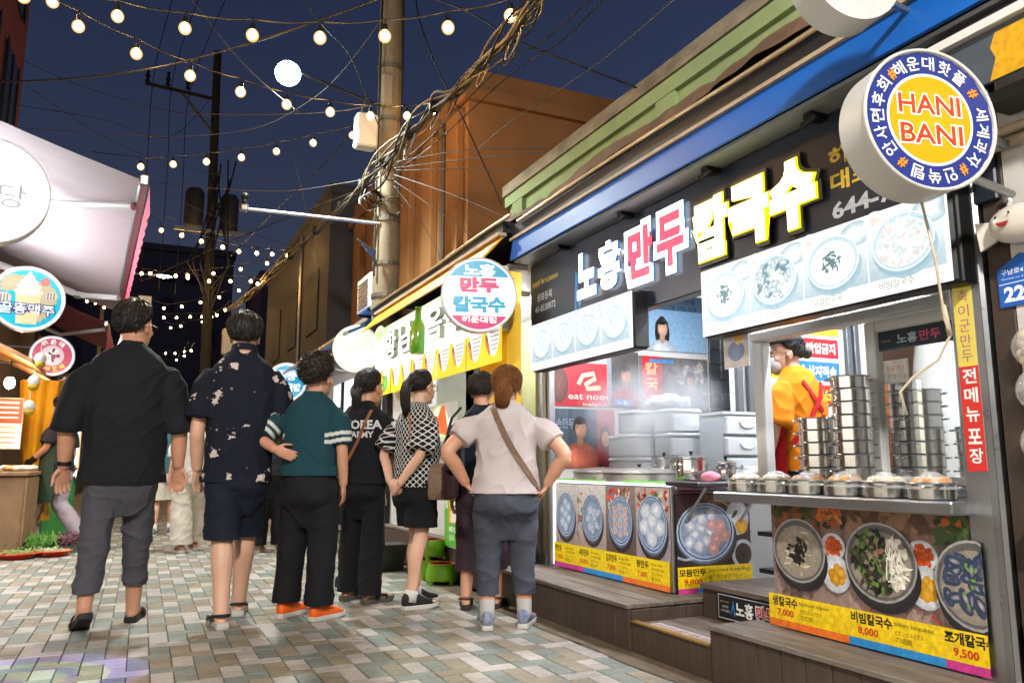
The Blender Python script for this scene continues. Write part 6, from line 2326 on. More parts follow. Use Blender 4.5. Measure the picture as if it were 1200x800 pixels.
# vertical banner on the steel pillar
vb = thing('pillar_banner', 'vertical blue yellow and red banner strip with Korean text on the steel pillar', 'banner', (2.6, 1.82, .9))
MB().box(2.588, 2.593, 1.785, 1.855, .93, 2.0).build('strip', white_pvc, vb)
c = Canvas((2.5875, 1.856, .93), **XF)
c.rect(0, 0, .072, .36, '#c8322c')
c.rect(0, .36, .072, .69, '#d8c65a')
c.rect(0, .69, .072, 1.07, '#2c3f86')
for i, ch in enumerate('전메뉴포장'):
    c.text(ch, .012, .30 - i * .066 - (.0 if i < 3 else .01), .05, .052, '#f0eeea', .02)
for i, ch in enumerate('촉촉이군만두'):
    c.text(ch, .016, .64 - i * .053, .04, .043, '#c8402c' if i == 0 else '#a0587a', .0)
for i, ch in enumerate('매운왕만두'):
    c.text(ch, .010, 1.0 - i * .075, .052, .062, '#e4e6ee', .015)
c.build('banner_print', attr_mat('pillar_print', .06, .35), vb)
MB().box(2.589, 2.593, 1.757, 1.783, .25, 1.95).build('edge_strip', alu, vb)
MB().bbox((2.58, 1.84, 1.63), (.02, .06, .03), bev=.004).build('clip', beige_trim, vb)

# white wall of the snack shop with its goods
sn = thing('snack_shop_wall', 'white wall of the snack shop at the right edge', 'wall', (2.6, 1.2, 0))
MB().box(2.62, 2.72, .3, 1.655, .4, 2.42).build('wall', white_paint, sn)
MB().box(2.60, 2.70, .3, 1.60, 0.26, .40).build('skirting', wood_t, sn)
MB().box(2.52, 2.615, 1.38, 1.615, .255, .56).build('wooden_box', mat('plywood', '#a8784a', .6, var=.4, vscale=6), sn)
ad = thing('address_sign', 'blue house number sign reading 22', 'sign', (2.612, 1.55, 1.4))
c = Canvas((2.6185, 1.665, 1.475), **XF)
pts = [(0, 0), (.16, 0), (.16, .16), (.08, .175), (0, .13)]
MB().prism([(2.619, 1.705 - u, 1.475 + v) for u, v in pts], (-.006, 0, 0)).build('plate', mat('address_blue', '#1c56a8', .35), ad)
c = Canvas((2.6125, 1.705, 1.475), **XF)
c.poly([(.004, .004), (.156, .004), (.156, .155), (.08, .169), (.004, .127)], '#1f5cb0')
c.line([(.004, .078), (.156, .082)], .003, '#dfe6f0')
c.text('구남로41번길', .014, .108, .13, .02, '#e8eef6', .01)
c.text('Gunam-ro 41beon-gil', .014, .090, .13, .010, '#d4deec')
c.text('22', .018, .016, .072, .052, '#f4f7fa', .04)
c.text('-1', .096, .016, .05, .052, '#f4f7fa', .04)
c.build('lettering', attr_mat('address_print', .08, .35), ad)
sm = thing('snack_bag', 'puffy white snack bag with a small red mouth hanging above the number sign', 'snack bag', (2.57, 1.6, 1.7))
bagm = mat('puffy_white_film', '#d6cfc4', .25, var=.2, bump=.2, bscale=14, coat=.4)
MB().ell((2.56, 1.585, 1.735), (.055, .095, .065), 20, 14).build('bag', bagm, sm, smooth='all')
MB().prism([(2.57, 1.66, 1.70), (2.56, 1.72, 1.67), (2.55, 1.725, 1.77), (2.57, 1.66, 1.76)], (.012, .0, 0)).build('crimped_end', bagm, sm)
c = Canvas((2.503, 1.63, 1.70), (0, -1, 0), (0, 0, 1), .0008)
c.ell(.03, .035, .02, .016, '#a82c2c', '#8a1f22', a0=math.pi, a1=2 * math.pi)
c.ell(.01, .055, .004, .005, '#2a2420')
c.ell(.055, .06, .004, .005, '#2a2420')
c.build('printed_mouth', print_m, sm)
for k, (z, lab) in enumerate(((1.33, 'clear bag of pale round snacks below the number sign'), (1.19, 'clear bag of star shaped snacks under the round ones'), (1.02, 'lowest hanging bag of pale snacks by the brown post'))):
    t = thing('snack_bag', lab, 'snack bag', (2.58, 1.60, z))
    sm_ = MB()
    for q in range(12):
        sm_.ell((2.585 + rf.uniform(-.01, .01), 1.57 + rf.uniform(-.05, .06), z + rf.uniform(-.05, .05)), (.018, .022, .02), 8, 6)
    sm_.build('snacks', mat('pale_snack', '#cdb896', .5, var=.4, vscale=30), t, smooth='all')
    MB().ell((2.583, 1.575, z), (.04, .085, .075), 16, 10).build('clear_film', wrap_m, t, smooth='all')
ty = thing('toy_packet', 'lime green packet with pink edge hanging by the wooden box', 'toy packet', (2.58, 1.63, .72))
MB().bbox((2.58, 1.575, .73), (.05, .10, .12), bev=.02).build('packet', mat('lime_plastic', '#a8c81c', .35), ty, smooth=True)
MB().ell((2.575, 1.635, .735), (.03, .03, .055), 12, 8).build('pink_edge', mat('pink_plastic', '#cf2f6a', .35), ty, smooth='all')
MB().bbox((2.585, 1.575, .63), (.04, .06, .05), bev=.01).build('tag', MATS['lime_plastic'], ty)

# overhead at the upper right: second drum sign, yellow banner and pipes
ov = thing('round_sign', 'white drum side of a second round sign cut by the top edge', 'sign', (2.1, 2.05, 2.45))
Nn = Vector((math.sin(-.2), -math.cos(-.2), 0))
Pn = Vector((2.09, 1.75, 2.61))
MB().cyl(Pn, Pn - Nn * .12, .18, .18, 40).build('sign_drum', rim_metal, ov, smooth=True)
MB().cyl((2.2, 1.82, 2.6), (2.62, 1.85, 2.6), .014, n=8).build('bracket', alu, ov)
yb = thing('eave_banner', 'yellow banner with red numerals under the near eave', 'banner', (2.4, 1.4, 2.2))
MB().box(2.405, 2.42, .3, 1.72, 2.17, 2.34).build('banner_board', mat('grey_blue_board', '#4a5560', .5, var=.4), yb)
c = Canvas((2.404, 1.72, 2.17), **XF)
c.poly([(.19, .0), (1.4, .0), (1.4, .155), (.22, .155), (.20, .11), (.215, .07)], '#dca41c')
c.text('10', .345, .035, .12, .10, '#c8401c', .03)
c.text('가지맛', .50, .035, .36, .10, '#c8401c', .03)
c.build('banner_print', print_m, yb)
MB().box(2.38, 2.43, .3, 1.78, 2.345, 2.375).build('top_rail', white_pvc, yb)
pi_ = thing('wall_pipes', 'beige pipes running below the near eave', 'pipes', (2.6, 1.2, 2.05))
for k, z in enumerate((2.03, 2.075)):
    MB().cyl((2.60, .3, z), (2.60, 1.70, z), .018, n=10).build('pipe', beige_trim, pi_, smooth=True)
MB().tube([(2.60, 1.55, 1.99), (2.585, 1.5, 1.9), (2.595, 1.48, 1.83), (2.58, 1.52, 1.78)], .006, 6).build('cord', white_pvc, pi_)
MB().tube([(2.595, 1.64, 1.86), (2.575, 1.61, 1.82), (2.575, 1.63, 1.77), (2.59, 1.66, 1.80)], .007, 6).build('cord', white_pvc, pi_)
nr = thing('near_eave', 'dark metal eave over the snack shop at the upper right', 'eave', (2.7, 1.0, 2.4))
MB().box(2.44, 2.8, .2, 1.78, 2.385, 2.42).build('soffit', black_metal, nr)
MB().box(2.46, 2.60, .2, 1.60, 2.12, 2.16).build('cable_tray', mat('tray_dark', '#2c2a28', .5), nr)

# ================================================================== people
tmp_scene = bpy.data.scenes.new('workbench_scene')
tmp_vl = tmp_scene.view_layers[0]


def fuse(mb, voxel, smooth=4, name='fused', factor=.5):
    """one continuous surface round all closed shapes in mb"""
    me = bpy.data.meshes.new(name)
    me.from_pydata(mb.v, [], mb.f)
    bm = bmesh.new()
    bm.from_mesh(me)
    bmesh.ops.recalc_face_normals(bm, faces=bm.faces)
    bm.to_mesh(me)
    bm.free()
    ob = bpy.data.objects.new(name, me)
    tmp_scene.collection.objects.link(ob)
    r = ob.modifiers.new('r', 'REMESH')
    r.mode = 'VOXEL'
    r.voxel_size = voxel
    r.use_smooth_shade = True
    s = ob.modifiers.new('s', 'SMOOTH')
    s.factor = factor
    s.iterations = smooth
    tmp_vl.update()
    dg = tmp_vl.depsgraph
    out = bpy.data.meshes.new_from_object(ob.evaluated_get(dg))
    bpy.data.objects.remove(ob)
    bpy.data.meshes.remove(me)
    out.name = name
    out.polygons.foreach_set('use_smooth', [True] * len(out.polygons))
    return out


def cut_below(me, z):
    """crisp open hem: everything under height z goes"""
    bm = bmesh.new()
    bm.from_mesh(me)
    bmesh.ops.bisect_plane(bm, geom=bm.verts[:] + bm.edges[:] + bm.faces[:], plane_co=(0, 0, z), plane_no=(0, 0, -1), clear_outer=True)
    bm.to_mesh(me)
    bm.free()


def get_co(me):
    a = np.empty(len(me.vertices) * 3, dtype=np.float32)
    me.vertices.foreach_get('co', a)
    return a.reshape(-1, 3)


def set_co(me, a):
    me.vertices.foreach_set('co', a.astype(np.float32).ravel())
    me.update()


def wrinkle(me, fn):
    """push every vertex along its normal by fn(co)"""
    co = get_co(me)
    n = np.empty(len(me.vertices) * 3, dtype=np.float32)
    me.vertices.foreach_get('normal', n)
    n = n.reshape(-1, 3)
    d = np.array([fn(Vector(c)) for c in co.tolist()], dtype=np.float32)
    set_co(me, co + n * d[:, None])


def paint(me, fn):
    a = me.color_attributes.new('Col', 'FLOAT_COLOR', 'POINT')
    a.data.foreach_set('color', [q for c in get_co(me).tolist() for q in (*fn(c), 1.0)])


def cloth_fold(seed, amp=.007, fz=5.0):
    s = Vector((seed * 3.7, seed * 1.3, 0))

    def ridge(v):
        a = 1 - 2.1 * abs(noise.noise(v))
        return a * a * a if a > 0 else 0.0

    def f(p):
        q = Vector((p.x * 4.5 + p.z * 2.2, p.y * 4.5, p.z * fz * .62)) + s
        w = Vector((p.x * 9 - p.z * 5, p.y * 8, p.z * fz * 1.5)) + s
        return amp * (1.5 * ridge(q) + .9 * ridge(w) - .5 + .7 * noise.noise(q * 1.7))
    return f


def limb(mb, pts, rads, n=14, flat=None):
    """rounded tapered tube through pts; flat=(vector, factor) squashes the section along a direction"""
    P = [Vector(p) for p in pts]
    # densify with Catmull-Rom
    Q, R = [], []
    for i in range(len(P) - 1):
        p0, p1, p2, p3 = P[max(0, i - 1)], P[i], P[i + 1], P[min(len(P) - 1, i + 2)]
        for s in range(4):
            u = s / 4
            Q.append(.5 * ((2 * p1) + (p2 - p0) * u + (2 * p0 - 5 * p1 + 4 * p2 - p3) * u * u + (3 * p1 - p0 - 3 * p2 + p3) * u ** 3))
            R.append(rads[i] + (rads[i + 1] - rads[i]) * (u * u * (3 - 2 * u)))
    Q.append(P[-1])
    R.append(rads[-1])
    d0 = (Q[0] - Q[1]).normalized()
    d1 = (Q[-1] - Q[-2]).normalized()
    Q = [Q[0] + d0 * R[0] * .55] + Q + [Q[-1] + d1 * R[-1] * .55]
    R = [R[0] * .6] + R + [R[-1] * .6]
    base = len(mb.v)
    mb.tube(Q, R, n)
    if flat:
        ax, k = Vector(flat[0]).normalized(), flat[1]
        for j in range(base, len(mb.v)):
            c = Q[(j - base) // n]
            v = Vector(mb.v[j]) - c
            v -= ax * (v.dot(ax) * (1 - k))
            mb.v[j] = tuple(c + v)


def hose(mb, pts, rads, n=18, flat=None):
    """like limb but with flat open-looking ends (sleeves, trouser legs)"""
    P = [Vector(p) for p in pts]
    base = len(mb.v)
    mb.tube(P, list(rads), n)
    if flat:
        ax, k = Vector(flat[0]).normalized(), flat[1]
        for j in range(base, len(mb.v)):
            c = P[(j - base) // n]
            v = Vector(mb.v[j]) - c
            v -= ax * (v.dot(ax) * (1 - k))
            mb.v[j] = tuple(c + v)


def rings(mb, rs, n=28, p=2.4):
    """stack of horizontal super-ellipse rings (z, hx, hy, yoff, xoff)"""
    vs = []
    for r in rs:
        z, hx, hy = r[0], r[1], r[2]
        yo = r[3] if len(r) > 3 else 0
        xo = r[4] if len(r) > 4 else 0
        for k in range(n):
            a = 2 * math.pi * k / n
            c, s = math.cos(a), math.sin(a)
            vs.append((xo + hx * math.copysign(abs(c) ** (2 / p), c), yo + hy * math.copysign(abs(s) ** (2 / p), s), z))
    fs = []
    for i in range(len(rs) - 1):
        for k in range(n):
            a, b = i * n + k, i * n + (k + 1) % n
            fs.append((a, b, b + n, a + n))
    fs += [tuple(range(n - 1, -1, -1)), tuple(range((len(rs) - 1) * n, len(rs) * n))]
    mb.add(vs, fs)


def smooth_rings(rs, sub=4):
    rs = [tuple(list(r) + [0] * (5 - len(r))) for r in rs]
    out = []
    for i in range(len(rs) - 1):
        p0, p1, p2, p3 = rs[max(0, i - 1)], rs[i], rs[i + 1], rs[min(len(rs) - 1, i + 2)]
        for s in range(sub):
            u = s / sub
            out.append(tuple(.5 * (2 * b + (c - a) * u + (2 * a - 5 * b + 4 * c - d) * u * u + (3 * b - a - 3 * c + d) * u ** 3) for a, b, c, d in zip(p0, p1, p2, p3)))
    out.append(rs[-1])
    return out


def hand(mb, w, d, pn, side, curl=.5, s=1.0, spread=.12):
    """palm, four unequal fingers and a thumb; d along the hand, pn out of the palm, side towards the thumb"""
    w, d = Vector(w), Vector(d).normalized()
    pn = Vector(pn)
    pn = (pn - d * pn.dot(d)).normalized()
    sd = d.cross(pn)
    if sd.dot(Vector(side)) < 0:
        sd = -sd
    # palm
    vs, n = [], 12
    secs = [(-.012, .024, .018), (.02, .031, .017), (.055, .040, .015), (.088, .041, .012), (.098, .036, .009)]
    for t, hw, ht in secs:
        for k in range(n):
            a = 2 * math.pi * k / n
            vs.append(w + d * (t * s) + sd * (hw * s * math.cos(a)) + pn * (ht * s * math.sin(a)))
    fs = []
    for i in range(len(secs) - 1):
        for k in range(n):
            a, b = i * n + k, i * n + (k + 1) % n
            fs.append((a, b, b + n, a + n))
    fs += [tuple(range(n - 1, -1, -1)), tuple(range((len(secs) - 1) * n, len(secs) * n))]
    mb.add(vs, fs)
    for off, L, r in ((.031, .072, .0086), (.0105, .080, .0088), (-.0105, .074, .0084), (-.031, .058, .0076)):
        p = w + d * (.088 * s) + sd * (off * s)
        dirv = (d + sd * (off * spread * 12)).normalized()
        pts = [p]
        ang = curl * .35
        for seg, f in enumerate((.45, .32, .23)):
            dv = dirv * math.cos(ang) + pn * math.sin(ang)
            p = p + dv * (L * f * s)
            pts.append(p)
            ang += curl * (.75 if seg == 0 else .6)
        limb(mb, pts, [r * s, r * s * .97, r * s * .9, r * s * .78], 8)
    p = w + d * (.022 * s) + sd * (.026 * s) + pn * (.004 * s)
    d1 = (sd * .62 + d * .62 + pn * .35).normalized()
    p1 = p + d1 * (.04 * s)
    d2 = (sd * .25 + d * .85 + pn * .4).normalized()
    p2 = p1 + d2 * (.03 * s)
    p3 = p2 + d2 * (.024 * s)
    limb(mb, [p, p1, p2, p3], [.014 * s, .0115 * s, .0098 * s, .008 * s], 8)


HEAD_C = Vector((0, -.012, .030))


def head_shapes(mb, M, hs=1.0, female=False, nose=1.0):
    def T(p):
        return M @ (Vector(p) * hs)
    R3 = M.to_3x3()

    def E(c, r, nu=16, nv=12):
        mb.ell(T(c), [q * hs for q in r], nu, nv, R3)
    jw = .88 if female else 1.0
    E((0, -.012, .032), (.075, .095, .083))
    E((0, .024, -.022), (.066 * jw, .066, .088))
    E((0, .030, -.072), (.053 * jw, .052, .042))
    E((0, .068, -.098), (.021, .018, .016))
    E((0, .078, .020), (.044, .016, .011))
    for s in (-1, 1):
        E((s * .036, .062, -.03), (.022, .020, .022))
        E((s * .0745, -.006, -.012), (.0085, .019, .031), 10, 8)
        E((s * .079, -.012, .002), (.007, .014, .016), 8, 6)
    limb(mb, [T((0, .086, .012)), T((0, .098, -.012)), T((0, .106 + .004 * nose, -.030)), T((0, .092, -.040))], [.007 * hs, .009 * hs, .013 * hs, .009 * hs], 8)
    for s in (-1, 1):
        E((s * .011, .093, -.035), (.008, .009, .007), 8, 6)
    E((0, .086, -.060), (.020, .011, .007))
    E((0, .084, -.071), (.017, .011, .007))


def hair_shell(M, hs, style, seed, thick=.014, nape=-42, side=-8, front=34, amp=.004):
    """cap of hair that dives into the head along the hairline, plus loose strands; returns MB"""
    mb = MB()
    nu, nv = 72, 40
    hl = [(0, front), (45, front - 6), (68, 6), (84, side + 4), (98, side - 6), (112, side - 24), (140, nape), (180, nape)]

    def hairline(az):
        az = abs((az + 180) % 360 - 180)
        for i in range(len(hl) - 1):
            if hl[i][0] <= az <= hl[i + 1][0]:
                u = (az - hl[i][0]) / (hl[i + 1][0] - hl[i][0])
                return hl[i][1] + (hl[i + 1][1] - hl[i][1]) * u
        return nape

    def pt(az, el, lift=0.0):
        a, e = math.radians(az), math.radians(el)
        d = Vector((math.sin(a) * math.cos(e), math.cos(a) * math.cos(e), math.sin(e)))
        r = 1 / math.sqrt((d.x / .075) ** 2 + (d.y / .095) ** 2 + (d.z / (.083 if d.z > 0 else .105)) ** 2)
        t = (el - hairline(az)) / 7.0
        t = max(0.0, min(1.0, t + .5 * noise.noise(d * 9 + Vector((seed, 0, 0)))))
        t = t * t * (3 - 2 * t)
        if style == 'curly':
            nz = amp * 2.2 * noise.noise(d * 7 + Vector((seed, 1, 0))) + amp * 2.4 * noise.noise(d * 17 + Vector((seed, 0, 2)))
        else:
            nz = amp * noise.noise(Vector((math.sin(a) * 9, math.cos(a) * 9, e * 1.5 + seed))) + amp * .8 * noise.noise(d * 13 + Vector((seed, 2, 0)))
        th = thick * (1 + .55 * max(0, d.z)) * max(.22, min(1.0, (el - hairline(az)) / 38.0))
        q = HEAD_C + d * (r + (th + nz + lift) * t - .016 * (1 - t))
        return M @ (q * hs), t
    vs = []
    for j in range(nv + 1):
        el = -72 + 162 * j / nv
        for i in range(nu):
            vs.append(pt(360 * i / nu, el)[0])
    fs = []
    for j in range(nv):
        for i in range(nu):
            a, b = j * nu + i, j * nu + (i + 1) % nu
            fs.append((a, b, b + nu, a + nu))
    fs += [tuple(range(nu - 1, -1, -1)), tuple(range(nv * nu, (nv + 1) * nu))]
    mb.add(vs, fs)
    rg = random.Random(seed)
    ns = 1500 if style != 'curly' else 1300
    for k in range(ns):
        az = rg.uniform(0, 360)
        el = 88 - 125 * rg.random() ** .8
        L = rg.uniform(14, 34)
        da = rg.uniform(-9, 9)
        if style == 'curly':
            da *= 5
            L *= .6
        if el - L * .6 < hairline(az):
            continue
        lf = rg.uniform(.001, .0075) * (1.8 if style == 'curly' else 1)
        pts = []
        for s in range(4):
            u = s / 3
            p, t = pt(az + da * u * u, max(el - L * u, hairline(az) - 3), lf * (1 if s < 3 else rg.uniform(.4, 1.6)))
            pts.append(p)
        w = rg.uniform(.0012, .0028) * hs
        mb.tube(pts, [w, w, w * .8, w * .25], 3)
    return mb


def strands_tail(mb, pts, r, seed, n=240, flare=1.0):
    """bundle of hair along a path"""
    rg = random.Random(seed)
    P = [Vector(p) for p in pts]
    limb(mb, P, [r * .8, r * 1.0] + [r * .95] * (len(P) - 3) + [r * .35], 10)
    for k in range(n):
        a = rg.uniform(0, 6.28)
        q = math.sqrt(rg.random()) * 1.08
        u, v, _ = basis(P[-1] - P[0])
        path = []
        for i, p in enumerate(P):
            t = i / (len(P) - 1)
            rr = r * q * (.9 + .25 * math.sin(math.pi * t)) * (1 + (flare - 1) * t) * (1 if t < .8 else .8)
            path.append(p + u * (rr * math.cos(a + t * .6)) + v * (rr * math.sin(a + t * .6)) + (Vector((0, 0, -rg.uniform(0, .03))) if i == len(P) - 1 else Vector((0, 0, 0))))
        w = rg.uniform(.0012, .0022)
        mb.tube(path, [w] * (len(path) - 1) + [w * .3], 3)


def shoe_frame(foot):
    x, y, yaw = foot[:3]
    pitch = foot[3] if len(foot) > 3 else 0.0
    M = Matrix.Translation((x, y, 0)) @ Matrix.Rotation(yaw, 4, 'Z')
    if pitch:
        M = M @ Matrix.Translation((0, .13, 0)) @ Matrix.Rotation(-pitch, 4, 'X') @ Matrix.Translation((0, -.13, 0))
    return M


def foot_loft(mb, M, secs, zb=.0, n=16):
    vs = []
    for (y, hw, h, zc) in secs:
        for k in range(n):
            a = 2 * math.pi * k / n
            c, s = math.cos(a), math.sin(a)
            z = zc + (h * (math.copysign(abs(s) ** .8, s)))
            vs.append(M @ Vector((hw * math.copysign(abs(c) ** .8, c), y, max(z, zb))))
    fs = []
    for i in range(len(secs) - 1):
        for k in range(n):
            a, b = i * n + k, i * n + (k + 1) % n
            fs.append((a, b, b + n, a + n))
    fs += [tuple(range(n - 1, -1, -1)), tuple(range((len(secs) - 1) * n, len(secs) * n))]
    mb.add(vs, fs)


def sole_outline(k=1.0):
    return [(-.03, -.085), (0, -.095), (.03, -.085), (.036, -.05), (.034, 0), (.042, .07), (.050, .11), (.045, .15), (.028, .178), (0, .188), (-.026, .175), (-.042, .14), (-.046, .10), (-.038, .06), (-.034, 0), (-.036, -.05)]


def sole(M, h, k=1.0, z0=0.0, bulge=1.06):
    mb = MB()
    out = sole_outline()
    n = len(out)
    vs = []
    for z, f in ((z0, .95), (z0 + h * .3, bulge), (z0 + h, 1.0)):
        for (x, y) in out:
            rise = .012 * max(0, (y - .1) / .09) ** 2
            vs.append(M @ Vector((x * f * k, y * (1 + (f - 1) * .4) * k, z + rise)))
    fs = []
    for i in range(2):
        for q in range(n):
            a, b = i * n + q, i * n + (q + 1) % n
            fs.append((a, b, b + n, a + n))
    fs += [tuple(range(n - 1, -1, -1)), tuple(range(2 * n, 3 * n))]
    mb.add(vs, fs)
    return mb


def make_shoes(kind, foot, parent, upper_m, sole_m, k=1.0, accent=None):
    M = shoe_frame(foot)
    if kind == 'sneaker':
        sh = .028
        s = sole(M, sh, k).build('shoe_sole', sole_m, parent, smooth=True, world=False)
        mb = MB()
        foot_loft(mb, M @ Matrix.Scale(k, 4), [(-.088, .020, .030, .055), (-.075, .031, .045, .062), (-.04, .036, .055, .065), (0, .037, .055, .064), (.04, .040, .043, .055), (.08, .045, .030, .046), (.12, .047, .024, .040), (.155, .038, .018, .036), (.178, .020, .010, .034)], .02)
        u = mb.build('shoe', upper_m, parent, smooth='all', world=False)
        lb = MB()
        for q in range(4):
            y, z = .035 + .022 * q, .103 - .013 * q
            lb.tube([M @ Vector((sx * .024 * k, y * k, (z - .006 * abs(sx)) * k)) for sx in (-1, -.4, .4, 1)], .0032, 5)
        lb.build('laces', accent or sole_m, parent, world=False)
    elif kind == 'slide':
        sole(M, .034, k).build('shoe_sole', sole_m, parent, smooth=True, world=False)
        mb = MB()
        for j in range(9):
            pass

        def st(u, v):
            a = math.pi * u
            y = .055 + .075 * v
            return M @ Vector(((.050) * math.cos(a) * k, y * k, .02 + (.060 - .016 * v) * math.sin(a) ** .7))
        mb.grid(st, 16, 5)
        mb.build('shoe', upper_m, parent, smooth='all', world=False)
    elif kind == 'sandal':
        sole(M, .036, k).build('shoe_sole', sole_m, parent, smooth=True, world=False)
        mb = MB()
        for (y0, y1, h0, h1, w) in ((.085, .125, .062, .056, .050), (.0, .035, .096, .088, .046)):
            def st(u, v, y0=y0, y1=y1, h0=h0, h1=h1, w=w):
                a = math.pi * u
                return M @ Vector((w * math.cos(a) * k, (y0 + (y1 - y0) * v) * k, .02 + (h0 + (h1 - h0) * v - .02) * math.sin(a) ** .6))
            mb.grid(st, 14, 3)
        for sx in (-1, 1):
            mb.tube([M @ Vector((sx * .044 * k, .1 * k, .05)), M @ Vector((sx * .046 * k, .02 * k, .06)), M @ Vector((sx * .036 * k, -.06 * k, .075)), M @ Vector((0, -.092 * k, .08))], .009, 6)
        mb.build('shoe', upper_m, parent, smooth='all', world=False)
    return M


SKIN = mat('skin_warm', '#c99579', .5, var=.35, vscale=9, color2='#a86e54', bump=.05, bscale=120, sss=.12)
SKIN_PALE = mat('skin_pale', '#d6aa90', .5, var=.3, vscale=9, color2='#b98268', bump=.05, bscale=120, sss=.12)
HAIR = mat('black_hair', '#1b1613', .45, var=.6, vscale=70, color2='#2e2520', spec=.5, bump=.25, bscale=220, stretch=(1, 1, .3))
HAIR_B = mat('golden_brown_hair', '#8a5626', .55, var=.9, vscale=40, color2='#3f2312', spec=.35, stretch=(3, 3, 1), bump=.5, bscale=160)
HAIR_D = mat('dark_brown_hair', '#231a16', .48, var=.6, vscale=70, color2='#3c2c24', spec=.5, bump=.25, bscale=200)
EYE_W = mat('eye_white', '#d8d2cc', .25)
EYE_D = mat('eye_dark', '#17100c', .2)
LIPS = mat('lips', '#a35a52', .45)


def creases(m):
    """soft fold relief under the weave bump"""
    nt = m.node_tree
    if 'crease' in nt.nodes:
        return
    b = nt.nodes['Principled BSDF']
    tc = nt.nodes.new('ShaderNodeTexCoord')
    tc.name = 'crease'
    n = nt.nodes.new('ShaderNodeTexNoise')
    n.noise_type = 'RIDGED_MULTIFRACTAL'
    n.inputs['Scale'].default_value = 5.0
    n.inputs['Detail'].default_value = 2.5
    n.inputs['Distortion'].default_value = .6
    nt.links.new(tc.outputs['Object'], n.inputs[0])
    bp = nt.nodes.new('ShaderNodeBump')
    bp.inputs['Strength'].default_value = .22
    bp.inputs['Distance'].default_value = .012
    nt.links.new(n.outputs[0], bp.inputs['Height'])
    if b.inputs['Normal'].is_linked:
        nt.links.new(b.inputs['Normal'].links[0].from_socket, bp.inputs['Normal'])
    nt.links.new(bp.outputs[0], b.inputs['Normal'])


def cloth(name, col, c2=None, rough=.85, var=.25, bs=320, bump=.12, vs=7):
    m = mat(name, col, rough, var=var, vscale=vs, color2=c2, bump=bump, bscale=bs, spec=.25)
    creases(m)
    return m


